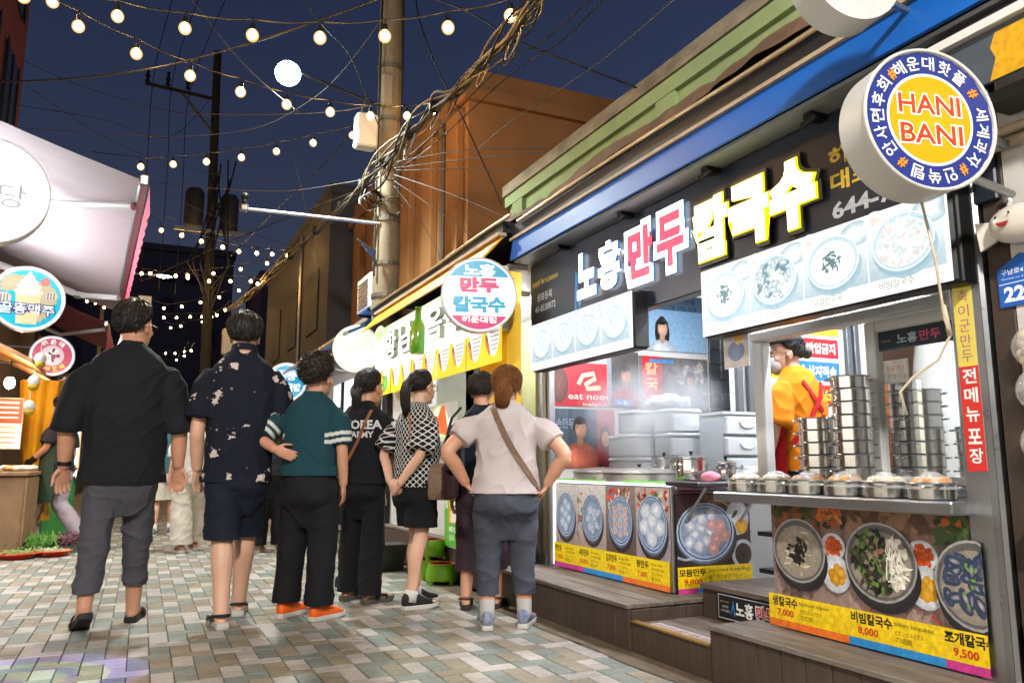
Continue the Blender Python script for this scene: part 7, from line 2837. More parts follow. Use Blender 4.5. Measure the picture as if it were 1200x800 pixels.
def person(S):
    H = S['H']
    sl_ = S.get('slim', .955)
    S['torso'] = [(r[0], r[1] * sl_ if i < len(S['torso']) - 2 else r[1], r[2] * sl_, *r[3:]) for i, r in enumerate(S['torso'])]
    if 'trousers' in S:
        S['trousers']['r'] = tuple(q * sl_ for q in S['trousers']['r'])
        S['trousers']['pelvis'] = [(r[0], r[1] * sl_, r[2] * sl_, *r[3:]) for r in S['trousers']['pelvis']]
    f = S.get('female', False)
    sk = S.get('skin', SKIN)
    sw, sz = S.get('sw', .105 * H), S.get('sz', .805 * H)
    hw, hz = S.get('hw', .052 * H), S.get('hz', .51 * H)
    g = S.get('g', 1.0)
    voxel = S.get('voxel', .006)
    body = MB()
    # torso under the clothes
    tr = S['torso']
    rings(body, smooth_rings([(r[0] + (.03 if i == 0 else 0), r[1] * .88, r[2] * .86, *(r[3:])) for i, r in enumerate(tr[:-1])] + [(tr[-1][0] - .02, tr[-1][1] * .9, tr[-1][2] * .9, *(tr[-1][3:]))], 3), 24)
    # head
    hp = Vector(S.get('head', (0, .025, H - .118)))
    hy, hpi, hr = S.get('look', (0, 0, 0))
    MH = Matrix.Translation(hp) @ Matrix.Rotation(hy, 4, 'Z') @ Matrix.Rotation(hpi, 4, 'X') @ Matrix.Rotation(hr, 4, 'Y')
    hs = S.get('hs', 1.0 if not f else .95)
    head_shapes(body, MH, hs, f)
    nr = S.get('neck', .057 if not f else .047)
    nb = Vector((tr[-1][4] if len(tr[-1]) > 4 else 0, tr[-1][3] if len(tr[-1]) > 3 else -.01, tr[-1][0] - .05))
    limb(body, [MH @ Vector((0, -.022, -.02)), MH @ Vector((0, -.026, -.075)), nb], [nr * .92, nr, nr * 1.25], 14)
    # arms
    arms = {}
    for side in ('L', 'R'):
        sg_ = -1 if side == 'L' else 1
        A = S.get('arm' + side, {})
        sh = Vector(A.get('sh', (sg_ * sw, -.01, sz)))
        el = Vector(A.get('el', (sg_ * (sw + .055), -.035, .615 * H)))
        wr = Vector(A.get('wr', (sg_ * (sw + .065), .04, .475 * H)))
        r0, r1, r2 = A.get('r', (.052 * g, .041 * g, .029 * (g * .5 + .5)))
        limb(body, [sh + Vector((-sg_ * .02, 0, -.03)), sh.lerp(el, .5), el, el.lerp(wr, .4), wr], [r0 * .72, (r0 + r1) / 2 * .95, r1, r1 * .98, r2], 14)
        d = Vector(A.get('hd', wr - el))
        hand(body, wr, d, A.get('pn', (-sg_ * 1, .0, 0)), A.get('ts', (0, 1, 0)), A.get('curl', .55), A.get('s', 1.0 if not f else .9))
        arms[side] = (sh, el, wr)
    # legs and feet
    legs = {}
    for side in ('L', 'R'):
        sg_ = -1 if side == 'L' else 1
        ft = S.get('foot' + side, (sg_ * hw * 1.15, 0, 0))
        M = shoe_frame(ft)
        an = M @ Vector((0, -.025, .085))
        hip = Vector((sg_ * hw + S.get('hipx', 0), S.get('hipy', -.01), hz))
        kn = Vector(S.get('knee' + side, tuple(hip.lerp(an, .5) + Vector((0, .035, .01)))))
        rt, rk, ra = S.get('legr', (.075 * g, .053 * g, .036))
        if S.get('trousers', {}).get('cuff', 1) < .4:
            rt, rk = rt * .72, rk * .68
        calf = kn.lerp(an, .32) + Vector((0, -.018, 0))
        limb(body, [hip, hip.lerp(kn, .5), kn, calf, kn.lerp(an, .7), an, M @ Vector((0, -.03, .045))], [rt, rt * .88, rk, rk * 1.05, ra * 1.2, ra, ra * .95], 14)
        foot_loft(body, M, [(-.078, .018, .018, .035), (-.06, .028, .028, .045), (-.02, .031, .038, .06), (.03, .034, .032, .055), (.08, .042, .020, .046), (.12, .043, .014, .042)], .03)
        for q in range(5):
            x = (-.034 + .0165 * q) * -sg_
            y = .128 - .010 * q
            limb(body, [M @ Vector((x, y - .01, .043)), M @ Vector((x, y + .022 - .003 * q, .041))], [.0095 if q else .013, .0085 if q else .011], 8)
        legs[side] = (hip, kn, an, M)
    bme = fuse(body, voxel, S.get('bsm', 3), 'person')
    o = link_mesh('person', bme, sk, None, (S['loc'][0], S['loc'][1], S.get('z', 0.0)), S['yaw'])
    LOC[o] = Vector((0, 0, 0))
    tag(o, S['label'], 'person')
    # face
    def part(mb, name, m_, smooth='all'):
        return mb.build(name, m_, o, smooth=smooth, world=False)
    if S.get('face', True):
        for s in (-1, 1):
            e = part(MB().ell(MH @ Vector((s * .030 * hs, .081 * hs, .0)), (.0105, .0085, .007), 10, 8, MH.to_3x3()), 'eye', EYE_W)
            part(MB().ell(MH @ Vector((s * .030 * hs, .0875 * hs, .0)), (.0055, .004, .0055), 8, 6, MH.to_3x3()), 'iris', EYE_D)
            bw = MB().tube([MH @ (Vector((s * x, y, z)) * hs) for x, y, z in ((.014, .0935, .018), (.030, .090, .024), (.047, .078, .020))], .0032, 6)
            part(bw, 'eyebrow', HAIR_D)
        part(MB().ell(MH @ (Vector((0, .0925, -.0635)) * hs), (.019, .0065, .0085), 12, 8, MH.to_3x3()), 'lips', LIPS)
    # hair
    hk_ = S.get('hair', {})
    hm = hair_shell(MH, hs, hk_.get('style', 'short'), hk_.get('seed', 3), hk_.get('thick', .014), hk_.get('nape', -40), hk_.get('side', -8), hk_.get('front', 34), hk_.get('amp', .004))
    for tail in hk_.get('tails', []):
        strands_tail(hm, [MH @ (Vector(p) * hs) for p in tail['pts']], tail['r'], 5, tail.get('n', 240), tail.get('flare', 1.0))
    for bun in hk_.get('buns', []):
        hm.ell(MH @ (Vector(bun[0]) * hs), bun[1], 18, 12, MH.to_3x3())
    part(hm, 'hair', hk_.get('mat', HAIR))
    # shirt
    sh_ = S.get('shirt')
    shirt = None
    if sh_:
        mb = MB()
        zh = tr[0][0]
        rings(mb, smooth_rings([(zh - .05, tr[0][1] + .014, tr[0][2] + .014, *tr[0][3:]), (zh, tr[0][1] + .012, tr[0][2] + .012, *tr[0][3:])] + tr[1:], 5), 36, sh_.get('p', 2.5))
        for side in ('L', 'R'):
            sg_ = -1 if side == 'L' else 1
            s0, el, wr = arms[side]
            L = sh_.get('len' + side, sh_.get('len', .62))
            ra, rb = sh_.get('rs', (.085, .08))
            inn = s0 + Vector((-sg_ * .07, 0, -.035))
            s1 = s0 + Vector((-sg_ * .012, 0, -.03))
            if L <= 1:
                pts = [inn, s1, s0.lerp(el, .22) + Vector((0, 0, -.005)), s0.lerp(el, L * .65), s0.lerp(el, L)]
                rr = [ra * .5, ra * .72, ra * .88, (ra + rb) / 2, rb]
            else:
                pts = [inn, s1, s0.lerp(el, .22) + Vector((0, 0, -.005)), s0.lerp(el, .55), el, el.lerp(wr, L - 1)]
                rr = [ra * .5, ra * .70, ra * .88, (ra + rb) / 2, rb * 1.0, rb]
            hose(mb, pts, rr, 22, sh_.get('flat'))
        me = fuse(mb, sh_.get('voxel', .0075), sh_.get('smooth', 13), 'shirt')
        wrinkle(me, cloth_fold(sh_.get('seed', 1), sh_.get('fold', .006) * 1.15, sh_.get('fz', 5)))
        cut_below(me, zh)
        if 'paint' in sh_:
            paint(me, lambda c: sh_['paint'](Vector(c), arms))
        shirt = link_mesh(sh_.get('name', 'shirt'), me, sh_['mat'], o)
        co = get_co(me)
        shirt_bvh = BVHTree.FromPolygons([tuple(c) for c in co.tolist()], [tuple(p.vertices) for p in me.polygons])
        if sh_.get('collar'):
            z, hx, hy, yo = tr[-1][0], tr[-1][1], tr[-1][2], (tr[-1][3] if len(tr[-1]) > 3 else 0)
            cb = MB()
            ct_ = sh_['collar']
            cb.grid(lambda u, v: ((hx * (1.10 - .1 * v) + .004) * math.cos(2 * math.pi * u), yo + (hy * (1.12 - .1 * v) + .004) * math.sin(2 * math.pi * u), z - ct_ * .45 + ct_ * v + .012 * math.sin(2 * math.pi * u) * -1), 36, 4)
            part(cb, 'collar', sh_.get('collar_mat', sh_['mat']))
    # trousers
    tw = S.get('trousers')
    if tw:
        mb = MB()
        pv = tw['pelvis']
        rings(mb, smooth_rings(pv[:-1] + [(pv[-1][0] + .01, pv[-1][1] * .90, pv[-1][2] * .74, -.01), (pv[-1][0] - .10, pv[-1][1] * .6, pv[-1][2] * .45, .0)], 4), 32, 2.2)
        for side in ('L', 'R'):
            hip, kn, an, M = legs[side]
            zc = tw['cuff']
            axis = [hip, hip.lerp(kn, .5), kn, kn.lerp(an, .5), an]
            sg_ = -1 if side == 'L' else 1
            # cut the axis at the cuff height
            pts, rr = [], []
            r_th, r_kn, r_cu = tw['r']
            z_end = zc - .05
            tot = hip.z - z_end
            N = 12
            for i in range(N + 1):
                z = hip.z - tot * i / N
                if z >= kn.z:
                    u = (hip.z - z) / max(.001, hip.z - kn.z)
                    p = hip.lerp(kn, u)
                    r = r_th + (r_kn - r_th) * u
                else:
                    u = (kn.z - z) / max(.001, kn.z - an.z)
                    p = kn.lerp(an, u)
                    u2 = min(1.0, (kn.z - z) / max(.001, kn.z - zc))
                    r = r_kn + (r_cu - r_kn) * u2
                pts.append(p + Vector((sg_ * tw.get('out', .0) * i / N, 0, 0)))
                rr.append(r)
            hose(mb, pts, rr, 24, tw.get('flat'))
        me = fuse(mb, tw.get('voxel', .008), tw.get('smooth', 14), 'trousers')
        wrinkle(me, cloth_fold(tw.get('seed', 7), tw.get('fold', .006) * .95, tw.get('fz', 7)))
        cut_below(me, zc)
        part_t = link_mesh(tw.get('name', 'trousers'), me, tw['mat'], o)
    # shoes
    so = S.get('shoes')
    if so:
        for side in ('L', 'R'):
            make_shoes(so['kind'], S.get('foot' + side, ((-1 if side == 'L' else 1) * hw * 1.15, 0, 0)), o, so['upper'], so['sole'], so.get('k', 1.0), so.get('accent'))
            if so.get('sock'):
                hip, kn, an, M = legs[side]
                mb = MB()
                hose(mb, [M @ Vector((0, -.03, .05)), an, an.lerp(kn, so.get('sockh', .14))], [.045, .044, .046], 14)
                part(mb, 'sock', so['sock'])
    return dict(o=o, MH=MH, hs=hs, arms=arms, legs=legs, bvh=shirt_bvh if shirt else None, part=part, shirt=shirt)


def strap(R, pts, w, m_, name='strap', off=.006, thick=.004):
    """band laid on the shirt: pts are (x, z) seen from behind ('b') or in front ('f'), or free 3-D points"""
    path, nrm = [], []
    for p in pts:
        if len(p) == 3 and isinstance(p[2], str):
            y0, dy = (-1.0, 1.0) if p[2] == 'b' else (1.0, -1.0)
            loc, n, i, d = R['bvh'].ray_cast(Vector((p[0], y0, p[1])), Vector((0, dy, 0)))
            if loc is None:
                continue
            path.append(loc + n * off)
            nrm.append(n)
        else:
            path.append(Vector(p))
            nrm.append(Vector((p[0], p[1], 0)).normalized() if (p[0] or p[1]) else Vector((0, -1, 0)))
    mb = MB()
    vs = []
    for i, p in enumerate(path):
        d = (path[min(i + 1, len(path) - 1)] - path[max(i - 1, 0)]).normalized()
        s = d.cross(nrm[i]).normalized()
        n = nrm[i]
        vs += [p + s * w / 2, p + s * w / 2 + n * thick, p - s * w / 2 + n * thick, p - s * w / 2]
    fs = []
    for i in range(len(path) - 1):
        for k in range(4):
            a, b = i * 4 + k, i * 4 + (k + 1) % 4
            fs.append((a, b, b + 4, a + 4))
    fs += [(3, 2, 1, 0), tuple(len(vs) - 4 + q for q in range(4))]
    mb.add(vs, fs)
    return mb.build(name, m_, R['o'], world=False)


def back_print(R, s, x, z, w, h, m_, bold=.03):
    """text printed on the back of the shirt, wrapped onto the cloth"""
    co, fs = text_geo(s, bold)
    mn, mx_ = co.min(0), co.max(0)
    vs = []
    for p in co:
        px = x - w / 2 + (p[0] - mn[0]) / (mx_[0] - mn[0]) * w
        pz = z + (p[1] - mn[1]) / (mx_[1] - mn[1]) * h
        loc, n, i, d = R['bvh'].ray_cast(Vector((px, -1, pz)), Vector((0, 1, 0)))
        vs.append((loc + Vector((0, -.004, 0))) if loc else Vector((px, -.2, pz)))
    me = bpy.data.meshes.new('back_print')
    me.from_pydata([tuple(v) for v in vs], [], fs)
    return link_mesh('back_print', me, m_, R['o'])


def glasses(R, m_):
    M, hs = R['MH'], R['hs']
    mb = MB()
    for s in (-1, 1):
        c = Vector((s * .032, .100, -.002))
        mb.tube([M @ ((c + Vector((.025 * math.cos(q), 0, .019 * math.sin(q)))) * hs) for q in [2 * math.pi * k / 18 for k in range(19)]], .0019, 5, caps=False)
        mb.tube([M @ (Vector((s * .057, .097, .004)) * hs), M @ (Vector((s * .076, .05, .006)) * hs), M @ (Vector((s * .082, -.01, .004)) * hs), M @ (Vector((s * .082, -.03, -.015)) * hs)], .0024, 5)
    mb.tube([M @ (Vector((-.008, .1, .003)) * hs), M @ (Vector((.008, .1, .003)) * hs)], .0019, 5)
    return R['part'](mb, 'glasses', m_)


def pattern_mat(name, base, fg, kind):
    m = bpy.data.materials.new(name)
    m.use_nodes = True
    nt = m.node_tree
    b = nt.nodes['Principled BSDF']
    b.inputs['Roughness'].default_value = .85
    b.inputs['Specular IOR Level'].default_value = .2
    tc = nt.nodes.new('ShaderNodeTexCoord')
    mx = nt.nodes.new('ShaderNodeMix')
    mx.data_type = 'RGBA'
    mx.inputs[6].default_value = (*lin(base), 1)
    mx.inputs[7].default_value = (*lin(fg), 1)

    def M(op, a, c, **k):
        n = nt.nodes.new('ShaderNodeMath')
        n.operation = op
        for i, q in enumerate((a, c)):
            if q is None:
                continue
            if isinstance(q, (int, float)):
                n.inputs[i].default_value = q
            else:
                nt.links.new(q, n.inputs[i])
        return n.outputs[0]
    if kind == 'floral':
        vo = nt.nodes.new('ShaderNodeTexVoronoi')
        vo.inputs['Scale'].default_value = 9.0
        vo.inputs['Randomness'].default_value = .9
        nt.links.new(tc.outputs['Object'], vo.inputs[0])
        nz = nt.nodes.new('ShaderNodeTexNoise')
        nz.inputs['Scale'].default_value = 42
        nz.inputs['Detail'].default_value = 3
        nt.links.new(tc.outputs['Object'], nz.inputs[0])
        d = M('ADD', vo.outputs['Distance'], M('MULTIPLY', M('SUBTRACT', nz.outputs[0], .5), .55))
        flower = M('LESS_THAN', d, .235)
        vo2 = nt.nodes.new('ShaderNodeTexVoronoi')
        vo2.inputs['Scale'].default_value = 26
        nt.links.new(tc.outputs['Object'], vo2.inputs[0])
        near = M('LESS_THAN', vo.outputs['Distance'], .48)
        sprig = M('MULTIPLY', M('LESS_THAN', M('ADD', vo2.outputs['Distance'], M('MULTIPLY', M('SUBTRACT', nz.outputs[0], .5), .7)), .14), near)
        keep = nt.nodes.new('ShaderNodeSeparateColor')
        nt.links.new(vo.outputs['Color'], keep.inputs[0])
        sel = M('GREATER_THAN', keep.outputs[0], .12)
        fac = M('MULTIPLY', M('MAXIMUM', flower, M('MULTIPLY', sprig, .45)), sel)
    else:
        at = nt.nodes.new('ShaderNodeAttribute')
        at.attribute_name = 'Col'
        sp = nt.nodes.new('ShaderNodeSeparateColor')
        nt.links.new(at.outputs[0], sp.inputs[0])
        u, v = sp.outputs[0], sp.outputs[1]
        s = 1 / .042
        a1 = M('MULTIPLY', M('ADD', u, v), s)
        a2 = M('MULTIPLY', M('SUBTRACT', u, v), s)
        f1 = M('ABSOLUTE', M('SUBTRACT', M('FRACT', a1, None), .5), None)
        f2 = M('ABSOLUTE', M('SUBTRACT', M('FRACT', a2, None), .5), None)
        line = M('MAXIMUM', M('LESS_THAN', f1, .10), M('LESS_THAN', f2, .10))
        node_ = M('LESS_THAN', M('ADD', f1, f2), .30)
        fac = M('MAXIMUM', line, node_)
    nt.links.new(fac, mx.inputs[0])
    nt.links.new(mx.outputs[2], b.inputs['Base Color'])
    n2 = nt.nodes.new('ShaderNodeTexNoise')
    n2.inputs['Scale'].default_value = 300
    nt.links.new(tc.outputs['Object'], n2.inputs[0])
    bp = nt.nodes.new('ShaderNodeBump')
    bp.inputs['Strength'].default_value = .12
    bp.inputs['Distance'].default_value = .01
    nt.links.new(n2.outputs[0], bp.inputs['Height'])
    nt.links.new(bp.outputs[0], b.inputs['Normal'])
    creases(m)
    MATS[name] = m
    return m


rad = math.radians
black_foam = mat('black_foam_sole', '#17181a', .7, var=.2)
white_sole = mat('white_rubber_sole', '#c9c6c0', .6, var=.3, vscale=20, color2='#a09a90')

# --- man in oversized black T-shirt, walking
S1 = dict(label='tall man in oversized black T-shirt and cropped grey trousers walking away', H=1.95, loc=(-.10, 5.50), yaw=rad(0), g=1.18, sw=.205, sz=1.565, hw=.10, hz=1.0,
          head=(.015, .03, 1.822), look=(rad(-38), rad(2), 0), hs=1.17, neck=.074,
          torso=[(.845, .245, .165, -.01), (1.05, .245, .17, -.01), (1.30, .25, .165, -.01), (1.47, .255, .15, -.015), (1.57, .225, .125, -.02), (1.645, .155, .10, -.02), (1.69, .085, .078, -.015), (1.715, .072, .070, -.01)],
          armL=dict(sh=(-.225, -.01, 1.54), el=(-.315, -.03, 1.17), wr=(-.32, .03, .945), pn=(.35, -.9, 0), ts=(-1, 0, 0), curl=.55, r=(.06, .05, .036), s=1.08),
          armR=dict(sh=(.225, -.01, 1.54), el=(.305, -.05, 1.17), wr=(.315, -.01, .945), pn=(-.35, -.9, 0), ts=(1, 0, 0), curl=.75, r=(.06, .05, .036), s=1.08),
          footL=(-.14, -.17, rad(12), rad(24)), footR=(.115, .16, rad(-8)), legr=(.095, .062, .042),
          hair=dict(style='short', seed=3, thick=.023, nape=-50, side=-14, front=30, amp=.009),
          shirt=dict(mat=cloth('black_cotton', '#17181c', '#1f2026'), len=1.04, rs=(.105, .098), seed=2, fold=.007, fz=3, p=2.3),
          trousers=dict(mat=cloth('charcoal_twill', '#4b4b52', '#3f3f46'), pelvis=[(1.03, .19, .12, -.01), (.93, .205, .135, -.005), (.84, .215, .147, -.005), (.74, .205, .15, -.015)], r=(.118, .092, .072), cuff=.22, fold=.008, seed=4),
          shoes=dict(kind='slide', upper=black_foam, sole=black_foam, k=1.12))
P1 = person(S1)
glasses(P1, mat('dark_frame', '#1a1a1c', .3))
wb = MB()
s0, el, wr = P1['arms']['L']
ax = (wr - el).normalized()
hose(wb, [wr - ax * .035, wr - ax * .01], [.042, .040], 16)
P1['part'](wb, 'watch_strap', mat('black_rubber', '#131316', .5), smooth=True)

# --- man in dark floral shirt and navy shorts
S2 = dict(label='man in dark navy floral shirt and navy shorts seen from behind', H=1.91, loc=(.565, 5.40), yaw=rad(-4), g=1.05, sw=.19, sz=1.555, hw=.09, hz=.98, skin=SKIN_PALE,
          head=(.0, .03, 1.785), look=(rad(-6), 0, 0), hs=1.16, neck=.072,
          torso=[(.845, .215, .145, -.01), (1.05, .215, .15, -.01), (1.3, .22, .15, -.01), (1.46, .225, .14, -.015), (1.56, .20, .12, -.02), (1.63, .14, .098, -.02), (1.672, .088, .08, -.015), (1.695, .074, .072, -.01)],
          armL=dict(sh=(-.20, -.01, 1.535), el=(-.255, -.03, 1.17), wr=(-.245, .05, .93), pn=(.7, -.7, 0), ts=(0, 1, 0), curl=.6, r=(.055, .046, .033)),
          armR=dict(sh=(.20, -.01, 1.535), el=(.245, .02, 1.18), wr=(.16, .2, 1.0), pn=(-1, 0, 0), ts=(0, 0, 1), curl=.7, r=(.055, .046, .033)),
          footL=(-.065, -.20, rad(10)), footR=(.055, .20, rad(-4), rad(0)), legr=(.09, .064, .043),
          hair=dict(style='short', seed=9, thick=.021, nape=-46, side=-12, front=30, amp=.006),
          shirt=dict(mat=pattern_mat('navy_floral_print', '#171a26', '#c4b6ae', 'floral'), len=.80, rs=(.098, .105), seed=5, fold=.007, fz=3, collar=.045),
          trousers=dict(name='shorts', mat=cloth('navy_shorts_cloth', '#161a28', '#202538'), pelvis=[(1.02, .18, .13, -.01), (.93, .195, .145, -.01), (.82, .20, .15, -.015), (.74, .195, .14, -.015)], r=(.115, .112, .11), cuff=.50, fold=.007, seed=8),
          shoes=dict(kind='sandal', upper=black_foam, sole=white_sole, k=1.1))
P2 = person(S2)

# --- woman in teal knit top with striped sleeves
teal = lin('#1d3f48')
stripe = lin('#c9c9c4')


def teal_paint(c, arms):
    for side in ('L', 'R'):
        s0, el, wr = arms[side]
        ax = el - s0
        t = (c - s0).dot(ax) / ax.length_squared
        dd = (c - (s0 + ax * t)).length
        if dd < .12 and ((.57 < t < .66) or (.74 < t < .83)):
            return stripe
    return teal


S3 = dict(label='woman in teal knit top with white striped sleeves and black wide trousers', H=1.65, loc=(1.0, 5.28), yaw=rad(-30), female=True, g=1.0, sw=.155, sz=1.315, hw=.085, hz=.85,
          head=(.02, .05, 1.525), look=(rad(-18), rad(4), 0), neck=.052, hs=1.06,
          torso=[(.885, .185, .145, -.01), (.97, .185, .15, -.01), (1.1, .185, .145, -.005), (1.23, .19, .14, -.01), (1.31, .175, .12, -.015), (1.37, .125, .09, -.01), (1.41, .07, .066, .0), (1.43, .06, .058, .005)],
          armL=dict(sh=(-.17, -.01, 1.30), el=(-.295, -.13, 1.12), wr=(-.17, -.19, 1.05), hd=(.9, .05, -.35), pn=(0, 1, .1), ts=(0, 0, 1), curl=.35, r=(.047, .037, .028)),
          armR=dict(sh=(.17, -.01, 1.30), el=(.215, -.03, 1.05), wr=(.215, .02, .83), pn=(-1, 0, 0), ts=(0, 1, 0), curl=.5, r=(.047, .037, .028)),
          footL=(-.13, .05, rad(-18)), footR=(.12, -.04, rad(-28)), legr=(.075, .05, .036),
          hair=dict(style='curly', seed=14, thick=.030, nape=-44, side=-16, front=26, amp=.0075, mat=HAIR_D),
          shirt=dict(mat=attr_mat('teal_knit', 0, .9, .2, bump=.25, bscale=260), len=.88, rs=(.078, .070), seed=3, fold=.004, fz=5, voxel=.006, smooth=4, paint=teal_paint),
          trousers=dict(mat=cloth('black_wide_trousers', '#151518', '#1c1c20'), pelvis=[(.92, .165, .135, -.01), (.84, .18, .15, -.015), (.74, .185, .155, -.02), (.66, .175, .14, -.02)], r=(.104, .094, .092), cuff=.095, fold=.006, fz=4, seed=6),
          shoes=dict(kind='sneaker', upper=mat('orange_leather', '#f0661a', .5, var=.1), sole=white_sole, k=1.0))
creases(MATS['teal_knit'])
P3 = person(S3)

# --- woman in black T-shirt with back print
S4 = dict(label='woman in black T-shirt with white KOREA ARMY back print and tan strap', H=1.64, loc=(1.47, 5.75), yaw=rad(-36), female=True, g=.92, sw=.148, sz=1.305, hw=.08, hz=.85,
          head=(.02, .04, 1.518), look=(rad(-22), rad(2), 0), neck=.048, hs=1.08,
          torso=[(.82, .18, .13, -.01), (.95, .175, .13, -.01), (1.1, .17, .125, -.005), (1.22, .175, .12, -.01), (1.30, .165, .105, -.015), (1.365, .115, .082, -.01), (1.40, .066, .062, .0), (1.418, .056, .054, .005)],
          armL=dict(r=(.043, .034, .026)), armR=dict(sh=(.16, -.01, 1.29), el=(.215, .02, 1.05), wr=(.17, .20, .95), pn=(-1, 0, 0), ts=(0, 0, 1), curl=.6, r=(.043, .034, .026)),
          footL=(-.10, .06, rad(-20)), footR=(.11, -.05, rad(-30)), legr=(.07, .047, .034),
          hair=dict(style='long', seed=17, thick=.012, nape=-46, side=-18, front=34, amp=.002, tails=[dict(pts=[(0, -.10, -.02), (-.01, -.125, -.06), (-.015, -.12, -.12), (-.01, -.105, -.17)], r=.030, n=200)], buns=[((0, -.105, -.02), (.028, .022, .026))]),
          shirt=dict(mat=MATS['black_cotton'], len=.86, rs=(.085, .09), seed=11, fold=.006),
          trousers=dict(mat=MATS['black_wide_trousers'], pelvis=[(.90, .15, .12, -.01), (.82, .165, .135, -.015), (.74, .17, .14, -.02), (.66, .165, .13, -.02)], r=(.097, .088, .084), cuff=.065, fold=.006, fz=4, seed=9),
          shoes=dict(kind='sandal', upper=black_foam, sole=mat('speckled_sole', '#6b675e', .7, var=.9, vscale=60, color2='#1c1c1c'), k=.98))
P4 = person(S4)
wp = mat('white_print', '#d8d8d8', .7)
back_print(P4, 'KOREA', .03, 1.205, .27, .066, wp, .035)
back_print(P4, 'ARMY', .03, 1.145, .17, .046, wp, .03)
tan_leather = mat('tan_leather', '#8a5430', .5, var=.3, vscale=14, color2='#6a3c20')
strap(P4, [(.085, 1.385, 'b'), (.08, 1.33, 'b'), (.05, 1.24, 'b'), (.0, 1.12, 'b'), (-.06, 1.0, 'b'), (-.12, .9, 'b'), (-.16, .84, 'b')], .022, tan_leather, 'bag_strap')

# --- companion half hidden behind her, in shorts
S4b = dict(label='person with pale mask and white socks half hidden behind the KOREA ARMY shirt', H=1.60, loc=(1.53, 6.15), yaw=rad(-62), female=True, g=.9, sw=.145, sz=1.275, hw=.08, hz=.83, voxel=.0065, skin=SKIN_PALE,
           head=(.01, .04, 1.48), look=(rad(-12), 0, 0), neck=.045,
           torso=[(.80, .17, .125, -.01), (.95, .165, .125, -.01), (1.1, .165, .12, -.005), (1.2, .17, .115, -.01), (1.275, .16, .10, -.015), (1.335, .11, .08, -.01), (1.37, .064, .06, .0), (1.385, .054, .052, .005)],
           footL=(-.17, .05, rad(0)), footR=(.12, -.06, rad(-10)),
           hair=dict(style='short', seed=21, thick=.014, nape=-44, side=-18, front=34, amp=.003),
           shirt=dict(mat=cloth('dark_grey_cotton', '#1d1e22'), len=.8, rs=(.08, .085), seed=13, voxel=.009),
           trousers=dict(name='shorts', mat=cloth('black_shorts', '#121214'), pelvis=[(.88, .15, .12, -.01), (.8, .165, .135, -.015), (.72, .17, .14, -.02), (.66, .16, .13, -.02)], r=(.10, .10, .10), cuff=.50, voxel=.009),
           shoes=dict(kind='sneaker', upper=mat('black_canvas', '#1a1a1c', .8), sole=white_sole, sock=mat('white_sock', '#c6c4be', .9), sockh=.2))
P4b = person(S4b)
mk = MB()
mk.ell(P4b['MH'] @ Vector((0, .075, -.055)), (.05, .04, .045), 14, 10, P4b['MH'].to_3x3())
P4b['part'](mk, 'face_mask', mat('white_mask', '#c9c9c6', .8))

# --- woman with lattice blouse and ponytail
S5 = dict(label='woman with ponytail in black and white lattice blouse, hands clasped behind', H=1.62, loc=(1.755, 5.38), yaw=rad(-72), female=True, g=.92, sw=.145, sz=1.275, hw=.075, hz=.83, skin=SKIN_PALE,
          head=(.0, .035, 1.495), look=(rad(8), rad(3), 0), neck=.046, hs=1.0,
          torso=[(.805, .175, .145, -.01), (.95, .175, .145, -.01), (1.1, .172, .14, -.005), (1.2, .175, .13, -.01), (1.275, .16, .11, -.015), (1.335, .11, .084, -.01), (1.37, .066, .062, .0), (1.388, .056, .054, .005)],
          armL=dict(sh=(-.16, -.02, 1.26), el=(-.20, -.14, 1.03), wr=(-.06, -.185, .84), hd=(.7, -.1, -.55), pn=(.2, .9, 0), ts=(0, 0, 1), curl=.9, r=(.042, .034, .026)),
          armR=dict(sh=(.16, -.02, 1.26), el=(.195, -.12, 1.02), wr=(.075, -.195, .83), hd=(-.75, -.1, -.5), pn=(-.2, .9, 0), ts=(0, 0, 1), curl=.8, r=(.042, .034, .026)),
          footL=(-.085, .09, rad(4)), footR=(.075, -.06, rad(-6)), legr=(.073, .05, .034),
          hair=dict(style='long', seed=25, thick=.010, nape=-40, side=-14, front=36, amp=.0015, tails=[dict(pts=[(0, -.10, .045), (0, -.142, .035), (-.005, -.165, -.03), (-.005, -.165, -.12), (0, -.15, -.21)], r=.030, n=320)]),
          shirt=dict(mat=pattern_mat('lattice_print', '#0d0d0f', '#bfbdb8', 'lattice'), len=.92, rs=(.092, .098), seed=15, fold=.005, paint=lambda c, arms: ((math.atan2(c.x, c.y) * .165) + 1.0, c.z, 0)),
          trousers=dict(name='shorts', mat=cloth('black_culottes', '#0f0f11', '#161619'), pelvis=[(.88, .15, .125, -.01), (.80, .165, .145, -.015), (.72, .175, .155, -.02), (.64, .175, .155, -.02)], r=(.112, .122, .128), cuff=.535, fold=.007, fz=3, seed=10),
          shoes=dict(kind='sneaker', upper=mat('black_mesh', '#121214', .8), sole=white_sole, sock=MATS['white_sock'], sockh=.1, k=.98))
P5 = person(S5)
glasses(P5, MATS['dark_frame'])
R_ = P5['MH']
sc2 = MB().lathe([(.016, -.01), (.024, -.008), (.026, 0), (.024, .008), (.016, .01)], 14, R_ @ Vector((0, -.118, .042)), R_.to_3x3() @ Matrix.Rotation(rad(80), 3, 'X'))
P5['part'](sc2, 'hair_tie', mat('silver_tie', '#b9b6b0', .4, .3))
strap(P5, [(.02, 1.34, 'b'), (.06, 1.28, 'b'), (.095, 1.2, 'b'), (.12, 1.10, 'b'), (.145, 1.0, 'b'), (.165, .95, 'b')], .016, tan_leather, 'bag_strap')
hb = thing('handbag', 'brown patterned handbag hanging at the hip of the lattice blouse', 'handbag', (1.845, 5.2, .72), rad(-58))
bagmb = MB()
vs = []
